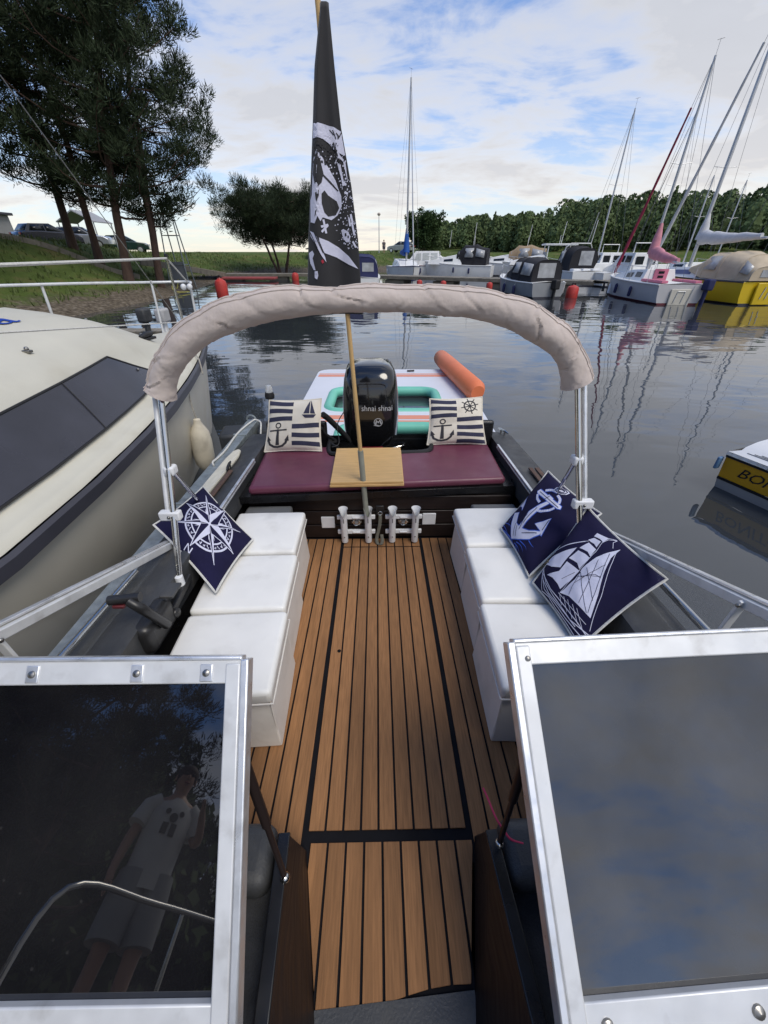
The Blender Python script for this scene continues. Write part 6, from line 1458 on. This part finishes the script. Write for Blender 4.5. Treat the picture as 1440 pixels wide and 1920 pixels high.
# ------------------------------------------------------------------ trees
M_bark = mat('pine_bark', (0.10, 0.062, 0.046), .95, var=.35, scale=6, stretch=(1, 1, .35), bump=.02, bscale=14)
M_needle = mat('pine_needles', (0.030, 0.045, 0.021), .8, var=.5, scale=1.1, spec=.2)
M_leaf = mat('broad_leaves', (0.035, 0.065, 0.018), .7, var=.45, scale=1.2, spec=.25)
def add_tuft(vs, fs, p, rad, n, ln, wd, rnd, up=.55, flat=.7):
    for _ in range(n):
        d = Vector((rnd.gauss(0, 1), rnd.gauss(0, 1), rnd.gauss(0, 1) * flat)); d.normalize()
        c = p + d * rad * rnd.random() ** .45
        a = Vector((d.x + rnd.gauss(0, .4), d.y + rnd.gauss(0, .4), d.z + up + rnd.gauss(0, .3))).normalized(); l = ln * rnd.uniform(.6, 1.3)
        s = a.orthogonal(); s.rotate(Matrix.Rotation(rnd.uniform(0, 6.28), 3, a)); s *= wd * rnd.uniform(.6, 1.2)
        o = len(vs); b = c + a * l; vs += [c - s * .5, c + s * .5, b + s * .22, b - s * .22]; fs.append((o, o + 1, o + 2, o + 3))
def tree_meshes(seed, H, spread, kind):
    """returns trunk mesh, crown mesh; base at the origin"""
    rnd = random.Random(seed); tr = MB(); vs = []; fs = []
    stems = {'pine': 1, 'fork': 2, 'umbrella': 4, 'round': 3}[kind]
    tips = []
    for st in range(stems):
        a = st * 6.28 / stems + rnd.uniform(0, .8); lean = {'pine': .05, 'fork': .10, 'umbrella': .42, 'round': .3}[kind] * rnd.uniform(.7, 1.2)
        hh = H * rnd.uniform(.9, 1.0); pts = []; n = 9
        for k in range(n + 1):
            q = k / n; ben = lean * H * (q ** (1.3 if kind != 'umbrella' else .9))
            pts.append(Vector((math.cos(a) * ben + rnd.gauss(0, .012) * H * q, math.sin(a) * ben + rnd.gauss(0, .012) * H * q, hh * q - (.3 if k == 0 else 0))))
        r0 = {'pine': .0165, 'fork': .0135, 'umbrella': .020, 'round': .02}[kind] * H
        tr.tube(pts, r0, 9, rr=[r0 * (1.35 if k == 0 else 1.0 - .88 * (k / n) ** .9) + .012 for k in range(n + 1)])
        nl = {'pine': 40, 'fork': 30, 'umbrella': 27, 'round': 14}[kind]; lo = {'pine': .22, 'fork': .25, 'umbrella': .50, 'round': .25}[kind]
        for b in range(nl):
            q = lo + (1 - lo) * (b + rnd.random() * .7) / nl; q = min(.99, q); i = int(q * n); f = q * n - i; p = pts[i].lerp(pts[min(n, i + 1)], f)
            an = b * 2.4 + rnd.gauss(0, .35)
            prof = {'pine': (math.sin(math.pi * min(1, (q - lo) / (1 - lo) * .78 + .22)) ** .7), 'fork': (math.sin(math.pi * min(1, (q - lo) / (1 - lo) * .75 + .25)) ** .7), 'umbrella': 1.0 - .45 * (q - lo), 'round': 1.0 - .5 * (q - lo)}[kind]
            ln = spread * max(.18, prof) * rnd.uniform(.7, 1.1) * (1 if stems == 1 else .66)
            rise = {'pine': .18, 'fork': .2, 'umbrella': .12, 'round': .5}[kind] * rnd.uniform(.3, 1.5)
            lp = []; m = 6
            for k in range(m + 1):
                w = k / m; lp.append(p + Vector((math.cos(an + .25 * w) * ln * w, math.sin(an + .25 * w) * ln * w, ln * (rise * w - .10 * math.sin(w * 3.1) + .18 * w * w) + rnd.gauss(0, .03) * ln * w)))
            rb = max(.012, r0 * .32 * (1 - .55 * q)); tr.tube(lp, rb, 5, rr=[rb * (1 - .8 * k / m) for k in range(m + 1)], caps=False)
            for k in range(2, m + 1):
                if kind in ('pine', 'fork') and rnd.random() < .20: continue
                for e in range(2 if k < m else 3):
                    tips.append((lp[k] + Vector((rnd.gauss(0, .22), rnd.gauss(0, .22), abs(rnd.gauss(0, .14)))) * ln * .55, ln))
    for p, ln in tips:
        if kind == 'round': add_tuft(vs, fs, p, .52, 34, .17, .16, rnd, .1, 1.0)
        else: add_tuft(vs, fs, p, rnd.uniform(.26, .44) * (1.15 if kind == 'umbrella' else 1), 92 if kind != 'umbrella' else 90, .20, .027, rnd, .9, .65)
    cm = bpy.data.meshes.new('crown'); cm.from_pydata([tuple(v) for v in vs], [], fs); cm.materials.append(M_leaf if kind == 'round' else M_needle)
    tm = mesh_of(tr, 'trunk', 60); tm.materials.append(M_bark)
    return tm, cm
TM = {'a': tree_meshes(11, 12.5, 4.2, 'pine'), 'b': tree_meshes(23, 12.0, 5.4, 'fork'), 'c': tree_meshes(37, 11.0, 3.6, 'pine'), 'u': tree_meshes(5, 6.3, 5.4, 'umbrella'), 'r': tree_meshes(8, 4.9, 2.6, 'round')}
def tree(name, label, key, x, y, s, rz, group=None, zoff=-.1, sx=1.0, tilt=0.0):
    o = bpy.data.objects.new(name, None); COL.objects.link(o); o.location = (x, y, LH(x, y) + zoff); o.rotation_euler = (Matrix.Rotation(tilt, 4, 'Y') @ Matrix.Rotation(rz, 4, 'Z')).to_euler(); o.scale = (s * sx, s * sx, s)
    tag(o, label, 'tree', group)
    for n_, me in zip(('trunk', 'crown'), TM[key]):
        c = bpy.data.objects.new(n_, me); COL.objects.link(c); c.parent = o
    return o
PG = 'pines on the left bank'
tree('pine_tree', 'thick trunked pine on the bank, left of the forked pine', 'a', -13.9, 24.6, 1.08, 0.4, PG, tilt=R(7))
tree('pine_tree', 'forked pine with two trunks beside the steel frame', 'b', -12.7, 25.6, 1.04, 1.25, PG, tilt=R(8))
tree('pine_tree', 'slim leaning pine just left of the thick trunked pine', 'c', -16.3, 26.5, 1.1, 2.0, PG, tilt=R(5))
tree('pine_tree', 'slim pine behind the dark parked car', 'c', -18.2, 27.5, 1.2, 3.3, PG, tilt=R(6))
tree('pine_tree', 'pine at the left edge among the parked cars', 'a', -17.6, 19.6, 1.1, 4.3, PG, tilt=R(5))
tree('pine_tree', 'dark pine at the left edge nearest the water', 'c', -15.9, 15.0, 1.1, 5.2, PG, tilt=R(5))
tree('pine_tree', 'bushy pine overhanging the left edge of the picture', 'b', -19.5, 16.8, 1.1, 2.4, PG)
tree('pine_tree', 'pine behind the grey kiosk', 'b', -25.0, 30.0, 1.1, 0.9, PG)
tree('pine_tree', 'pine at the far left behind the parked cars', 'a', -24.0, 24.0, 1.05, 2.9, PG)
tree('pine_tree', 'low spreading umbrella shaped pine on the far bank left of the flag', 'u', -10.3, 46.5, 1.12, 0.7)
tree('round_tree', 'round leafy tree behind the blue sail boat', 'r', 5.4, 66.5, 1.0, 0.3)
for k, (x, y, s, r) in enumerate(((-12.8, -17, 1.35, .3), (-16.5, -19, 1.5, 1.9), (-22, -22, 1.5, 3.0), (-19, -14, 1.3, 4.1), (-29, -31, 1.4, 5.5), (-12.5, -33, 1.3, 2.2), (-26, -17, 1.2, .8), (-34, -22, 1.3, 2.6), (-19, -6, 1.0, 1.0))):
    tree('pine_tree', 'dark pine on the shore behind, mirrored in the left windscreen', 'abcacbaca'[k], x, y, s, r, 'pines mirrored in the windscreen')
def forest():
    """the wooded hill across the lake: one far mass of crowns"""
    rnd = random.Random(9); vs = []; fs = []; core = MB()
    sites = []
    for k in range(560):
        az = R(rnd.uniform(4, 62)); d = rnd.uniform(84, 150) + 30 * max(0, 1 - az / R(22)); sites.append((d * math.sin(az), d * math.cos(az), az))
    for k in range(150):
        az = R(rnd.uniform(62, 172)); d = rnd.uniform(96, 140); sites.append((d * math.sin(az), d * math.cos(az), az))
    for k in range(70): sites.append((rnd.uniform(-50, -13), rnd.uniform(-50, -22), 3.0))
    A = np.array([(a, b) for a, b, _ in sites]); H = land_h(A[:, 0], A[:, 1]); D = shore_dist(A)
    for (x, y, az), h, dd in zip(sites, H, D):
        if dd < 6: continue
        conifer = rnd.random() < .22; t_ = rnd.uniform(4.2, 6.6) if az < R(20) else (rnd.uniform(4.8, 8.6) if az < 2.9 else rnd.uniform(11, 17))
        w = t_ * (rnd.uniform(.16, .24) if conifer else rnd.uniform(.24, .46)); sdv = rnd.uniform(0, 90)
        n = 540 if az < 2.9 else 460
        rows = []
        for i in range(5):
            q = i / 4; r = w * .45 * (math.sin(math.pi * (.12 + .86 * q)) if not conifer else (1.02 - q)); rows.append([Vector((x + r * math.cos(k * 1.047), y + r * math.sin(k * 1.047), h + t_ * (.12 + .82 * q))) for k in range(6)])
        core.grid(rows, True)
        for _ in range(n):
            q = rnd.random() ** .8; r = w * (math.sin(math.pi * (.10 + .88 * q)) ** .7 if not conifer else (1.05 - q)) * rnd.uniform(.72, 1.10)
            a = rnd.uniform(0, 6.28); r *= 1 + .55 * noise.noise(Vector((math.cos(a) * 1.3 + sdv, math.sin(a) * 1.3, q * 4.5))); c = Vector((x + r * math.cos(a), y + r * math.sin(a), h + t_ * (.06 + .95 * q)))
            s = rnd.uniform(.15, .34) * (1 if az < 2.9 else 1.5) * (1.0 if not conifer else .85)
            nrm = Vector((math.cos(a) + rnd.gauss(0, .5), math.sin(a) + rnd.gauss(0, .5), rnd.gauss(.3, .5))).normalized(); u = nrm.orthogonal().normalized(); v = nrm.cross(u); ro = rnd.uniform(0, 3.14); u, v = u * math.cos(ro) + v * math.sin(ro), v * math.cos(ro) - u * math.sin(ro)
            o = len(vs); vs += [c - u * s - v * s * .3, c + u * s * .4 - v * s * .6, c + u * s + v * s * .3, c - u * s * .3 + v * s * .7]; fs.append((o, o + 1, o + 2, o + 3))
    o0 = len(vs); vs += core.v; fs += [tuple(i + o0 for i in f) for f in core.f]
    me = bpy.data.meshes.new('wood'); me.from_pydata([tuple(v) for v in vs], [], fs)
    m = mat('wood_foliage', (0.092, 0.128, 0.052), .8, var=.5, scale=.22, spec=.15)
    o = obj('wood', me, m); tag(o, 'dense dark green wood on the hill across the lake', 'wood', kind='stuff')
forest()

# ------------------------------------------------------------------ things on the bank
def car(label, x, y, rz, body, name='parked_car'):
    z = LH(x, y) + .02; fr = Matrix.Translation((x, y, z)) @ Matrix.Rotation(rz, 4, 'Z')
    t = thing(name, label, 'car', (0, 0, 0), fr, 'cars parked on the bank')
    prof = [(-2.1, .28), (-2.12, .75), (-1.95, .95), (-1.0, 1.02), (.95, .95), (1.75, .86), (2.08, .68), (2.1, .30)]
    mb = MB(); rows = []
    for w, ins in ((.80, .04), (.86, 0), (.86, 0), (.80, .04)): pass
    secs = [(-.86, .06), (-.80, 0), (.80, 0), (.86, .06)]
    for xx, i in secs: rows.append([Vector((xx, p * (1 - i * .3), q - i * .3 if q > .5 else q + i * .3)) for p, q in prof])
    mb.grid(rows); mb.add(rows[0], [tuple(range(8))]); mb.add(rows[-1], [tuple(range(8))]); mb.grid([[r[0] for r in rows], [r[-1] for r in rows]]); bd = obj('body', mb, body, t, bevel=.05, seg=3, doubles=True)
    gh = [(-1.75, .98), (-1.35, 1.44), (.05, 1.48), (.95, .96)]
    mb = MB(); rows = [[Vector((s * (.78 - .16 * (q - .96) / .5), p, q)) for p, q in gh] for s in (-1, 1)]; mb.grid(rows); mb.add(rows[0], [(0, 1, 2, 3)]); mb.add(rows[1], [(0, 1, 2, 3)]); obj('cabin', mb, body, t, bevel=.04)
    def win(q, s):
        mb = MB(); mb.add([Vector((s * (.79 - .16 * (b - .96) / .5), a, b)) for a, b in q], [tuple(range(len(q)))]); o = obj('window', mb, M_win, t); sm = o.modifiers.new('s', 'SOLIDIFY'); sm.thickness = .01
    for s in (-1, 1):
        win([(-1.45, 1.02), (-1.22, 1.38), (-.42, 1.41), (-.40, 1.02)], s); win([(-.32, 1.02), (-.32, 1.41), (.05, 1.42), (.72, 1.0)], s)
        for yy in (-1.3, 1.3):
            mb = MB(); mb.lathe([(0, -.10), (.24, -.10), (.31, -.08), (.32, 0), (.31, .08), (.24, .10), (0, .10)], (s * .78, yy, .31), 18, axis='X'); w = obj('wheel', mb, M_rubber, t)
            mb = MB(); mb.lathe([(0, 0), (.2, 0), (.2, .012), (0, .02)], (s * .875 if s > 0 else s * .875 - .012, yy, .31), 14, axis='X'); obj('rim', mb, M_alu, w)
        mb = MB(); mb.box((s * .66, -2.09, .80), (.26, .06, .22)); obj('tail_light', mb, mat('tail_red', (.35, .01, .015), .25), t, bevel=.02)
        mb = MB(); mb.box((s * .6, 2.03, .70), (.34, .08, .14)); obj('headlight', mb, M_clearpl, t, bevel=.03)
    for q, m_ in (([(-1.72, 1.02), (-1.40, 1.40)], M_win), ([(.92, 1.0), (.10, 1.45)], M_win)):
        (a, b), (c, d) = q; off = -.012 if a < 0 else .012; w0, w1 = .70, .58
        mb = MB(); mb.quad((-w0, a + off, b), (w0, a + off, b), (w1, c + off, d), (-w1, c + off, d)); o = obj('windscreen', mb, m_, t); sm = o.modifiers.new('s', 'SOLIDIFY'); sm.thickness = .008
    mb = MB(); mb.box((0, -2.125, .62), (.5, .02, .11)); obj('number_plate', mb, M_white, t)
car('dark hatchback seen from behind, left of the silver car under the pines', -25.4, 36.0, R(-28), mat('dark_blue_paint', (.02, .022, .035), .2, coat=.6))
car('silver car standing beside the dark hatchback under the pines', -24.4, 38.5, R(-75), mat('silver_paint', (.42, .45, .50), .3, .5, coat=.5))
car('dark green estate car between the two pine trunks', -25.2, 46.0, R(-70), mat('dark_green_paint', (.012, .035, .026), .22, coat=.6))
car('pale car far off on the bank beside a standing person', 2.7, 74.5, R(60), mat('pale_green_paint', (.30, .33, .32), .3, coat=.5))
# kiosk and awning behind the cars
t = thing('kiosk', 'grey kiosk with dark windows behind the parked cars', 'kiosk', (-37.0, 43, LH(-37.0, 43)))
z = LH(-37.0, 43); mb = MB(); mb.box((-37.0, 43, z + 1.4), (5.2, 3.2, 2.8)); obj('wall', mb, mat('grey_render', (.30, .30, .31), .8, var=.12, scale=1), t)
mb = MB(); mb.box((-37.0, 43, z + 2.92), (5.8, 3.8, .2)); obj('roof', mb, M_rub, t, bevel=.03)
for k in range(3): mb = MB(); mb.box((-38.5 + 1.5 * k, 41.39, z + 1.6), (1.0, .04, 1.1)); w = obj('window', mb, M_win, t); mb = MB(); mb.box((-38.5 + 1.5 * k, 41.37, z + 1.02), (1.1, .08, .06)); obj('sill', mb, M_white, w)
t = thing('awning', 'grey canvas awning on posts beside the kiosk', 'awning', (-26.3, 42.5, LH(-26.3, 42.5)))
z = LH(-26.3, 42.5); mb = MB(); mb.prism([(-1.6, 2.2), (0, 3.0), (1.6, 2.2), (1.6, 2.12), (0, 2.9), (-1.6, 2.12)], 41.2, 44.0, 'XZ'); mb.v = [v + Vector((-26.3, 0, z)) for v in mb.v]; obj('cover', mb, mat('awning_grey', (.34, .35, .37), .8, var=.1, scale=1), t)
for dx in (-1.5, 1.5):
    for yy in (41.3, 43.9): mb = MB(); mb.tube([(-26.3 + dx, yy, z - .05), (-26.3 + dx, yy, z + 2.2)], .05, 8); obj('post', mb, M_spar, t)
t = thing('picnic_shelter', 'low dark roofed shelter on the far bank behind the umbrella pine', 'shelter', (-7.2, 60, LH(-7.2, 60)))
z = LH(-7.2, 60); mb = MB(); mb.prism([(-2.6, 1.2), (0, 1.75), (2.6, 1.2), (2.6, 1.1), (-2.6, 1.1)], 58.6, 61.4, 'XZ'); mb.v = [v + Vector((-7.2, 0, z)) for v in mb.v]; obj('roof', mb, mat('dark_shingle', (.06, .05, .045), .8), t)
for dx in (-2.2, -.7, .7, 2.2):
    for yy in (58.8, 61.2): mb = MB(); mb.box((-7.2 + dx, yy, z + .5), (.14, .14, 1.25)); obj('post', mb, M_beam, t)
t = thing('lamp_post', 'slim lamp post with a round head on the far bank right of the flag', 'lamp post', (-.75, 72, LH(-.75, 72)))
z = LH(-.75, 72); mb = MB(); mb.tube([(-.75, 72, z - .1), (-.75, 72, z + 4.6)], .05, 8, rr=[.07, .045]); obj('pole', mb, M_spar, t)
mb = MB(); mb.sphere((-.75, 72, z + 4.75), .24, 12, 8, (1, 1, .8)); obj('head', mb, mat('lamp_head', (.35, .30, .26), .5), t)
for k, (x, y) in enumerate(((13.5, 64.5), (16.5, 65.5), (19.5, 66.2))):
    mb = MB(); z = LH(x, y); mb.box((x, y, z + .45), (2.9, .12, 1.0), Matrix.Rotation(R(14), 3, 'Z')); single('fence_panel', mb, M_tanc, ('brown fence panel on the far shore, leftmost of three', 'brown fence panel on the far shore, middle of three', 'brown fence panel on the far shore, rightmost of three')[k], 'fence', (x, y, z), group='fence panels on the far shore')

# ------------------------------------------------------------------ people
def person(label, x, y, z, rz, h, shirt, shorts, hairc, arms='down', detail=True):
    """body grown over a jointed skeleton; clothes and hair are its children"""
    k = h / 1.75; fr = Matrix.Translation((x, y, z)) @ Matrix.Rotation(rz, 4, 'Z') @ Matrix.Scale(k, 4)
    J = [((0, 0, .93), .13), ((0, .0, 1.12), .125), ((0, 0, 1.32), .145), ((0, 0, 1.44), .085), ((0, .01, 1.52), .052), ((0, .02, 1.58), .075), ((0, .025, 1.66), .092), ((0, .02, 1.72), .070)]
    E = [(0, 1), (1, 2), (2, 3), (3, 4), (4, 5), (5, 6), (6, 7)]
    def chain(start, pts):
        prev = start
        for p, r in pts: J.append((p, r)); E.append((prev, len(J) - 1)); prev = len(J) - 1
        return prev
    for s in (-1, 1):
        chain(0, [((s * .10, 0, .86), .098), ((s * .11, .02, .66), .082), ((s * .11, .02, .47), .058), ((s * .115, -.01, .30), .056), ((s * .115, -.02, .10), .038), ((s * .12, .03, .045), .040), ((s * .13, .15, .03), .032)])
        if arms == 'photo' and s > 0: hd = chain(3, [((s * .18, 0, 1.40), .062), ((s * .27, .04, 1.20), .045), ((s * .25, .20, 1.18), .038), ((s * .17, .36, 1.30), .030)])
        else: hd = chain(3, [((s * .18, 0, 1.40), .062), ((s * .25, -.02, 1.15), .045), ((s * .27, .03, .94), .033), ((s * .27, .06, .86), .030)])
        hp = Vector(J[hd][0])
        d = (hp - Vector(J[hd - 1][0])).normalized()
        for f in range(4): c = hp + Vector((0, (f - 1.5) * .018, 0)); chain(hd, [(tuple(c + d * .04), .0095), (tuple(c + d * .075), .0085), (tuple(c + d * (.105 - .008 * abs(f - 1.2)) + Vector((-s * .012, 0, 0))), .0075)])
        chain(hd, [(tuple(hp + Vector((-s * .02, .03, 0)) + d * .01), .011), (tuple(hp + Vector((-s * .025, .045, 0)) + d * .045), .009)])
    me = bpy.data.meshes.new('sk'); me.from_pydata([j[0] for j in J], E, []); o = bpy.data.objects.new('sk', me); COL.objects.link(o)
    md = o.modifiers.new('skin', 'SKIN'); md.use_smooth_shade = True
    lay = me.skin_vertices[0] if me.skin_vertices else None
    for i, (p, r) in enumerate(J): me.skin_vertices[0].data[i].radius = (r, r)
    me.skin_vertices[0].data[0].use_root = True
    s2 = o.modifiers.new('sub', 'SUBSURF'); s2.levels = 1; s2.render_levels = 1
    dg = bpy.context.evaluated_depsgraph_get(); bmsh = bpy.data.meshes.new_from_object(o.evaluated_get(dg)); bpy.data.objects.remove(o)
    for p in bmsh.polygons: p.use_smooth = True
    b = obj('person', bmsh, mat('skin', (.42, .24, .17), .5), None, fr); tag(b, label, 'person')
    def loft(nm, secs, m, n=20):
        mb = MB(); rows = [[Vector((cx + a * math.cos(2 * math.pi * q / n), cy + bb * math.sin(2 * math.pi * q / n), zz)) for q in range(n)] for cx, cy, zz, a, bb in secs]; mb.grid(rows, True); mb.add(rows[-1], [tuple(range(n))]); return obj(nm, mb, m, b, smooth=70)
    loft('shirt', [(0, 0, .84, .185, .135), (0, 0, 1.0, .178, .130), (0, 0, 1.2, .185, .135), (0, 0, 1.34, .205, .130), (0, 0, 1.42, .185, .105), (0, .005, 1.475, .075, .07)], shirt)
    for s in (-1, 1):
        mb = MB(); mb.tube([(s * .13, 0, 1.42), (s * .20, 0, 1.38), (s * .245, .01, 1.24)], .08, 14, rr=[.085, .082, .078]); obj('sleeve', mb, shirt, b)
        mb = MB(); mb.tube([(s * .085, 0, .94), (s * .105, .01, .76), (s * .115, .02, .55)], .11, 16, rr=[.125, .125, .118]); obj('shorts_leg', mb, shorts, b)
        mb = MB(); mb.box((s * .125, .06, .035), (.095, .27, .07)); obj('shoe', mb, M_rubber, b, bevel=.03, seg=3)
        mb = MB(); mb.sphere((s * .034, .108, 1.665), .011, 8, 6); obj('eye', mb, M_rubber, b)
        mb = MB(); mb.sphere((s * .093, .02, 1.645), .022, 8, 6, (.5, .8, 1.3)); obj('ear', mb, MATS['skin'], b)
    mb = MB(); mb.sphere((0, .118, 1.635), .016, 8, 6, (.8, 1.1, 1.4)); obj('nose', mb, MATS['skin'], b)
    mb = MB(); mb.sphere((0, .104, 1.595), .022, 8, 6, (1.2, .5, .35)); obj('mouth', mb, mat('lips', (.3, .1, .09), .5), b)
    mb = MB(); mb.sphere((0, .0, 1.695), .103, 14, 10, (1, 1.05, .85)); obj('hair', mb, hairc, b)
    if detail:
        q = ring(0, .035, 12, (0, 1.30)) + ring(0, .022, 10, (-.06, 1.34)) + ring(0, .022, 10, (.06, 1.34)) + [[(-.07, 1.18), (-.02, 1.18), (-.02, 1.26), (-.07, 1.26)], [(.0, 1.17), (.05, 1.17), (.05, 1.26), (.0, 1.26)]]
        flat_print('shirt_print', q, lambda u, v: Vector((u, .134 * math.sqrt(max(0, 1 - (u / .19) ** 2)) + .006, v)), M_black, b, .04)
    return b
person('person in white printed T-shirt and grey shorts, mirrored in the left windscreen', -1.84, -2.85, 1.117, R(-35), 1.74, mat('white_tshirt', (.55, .55, .55), .9, var=.06, scale=8), mat('grey_shorts', (.30, .31, .32), .9), mat('brown_hair', (.05, .03, .02), .7), 'photo')
person('person standing on the far bank between the lamp post and the pale car', -.02, 73.2, LH(-.02, 73.2) - .02, R(200), 1.72, mat('dark_top', (.10, .09, .10), .9), mat('dark_trousers', (.06, .06, .08), .9), MATS['brown_hair'], 'down', False)
finish()
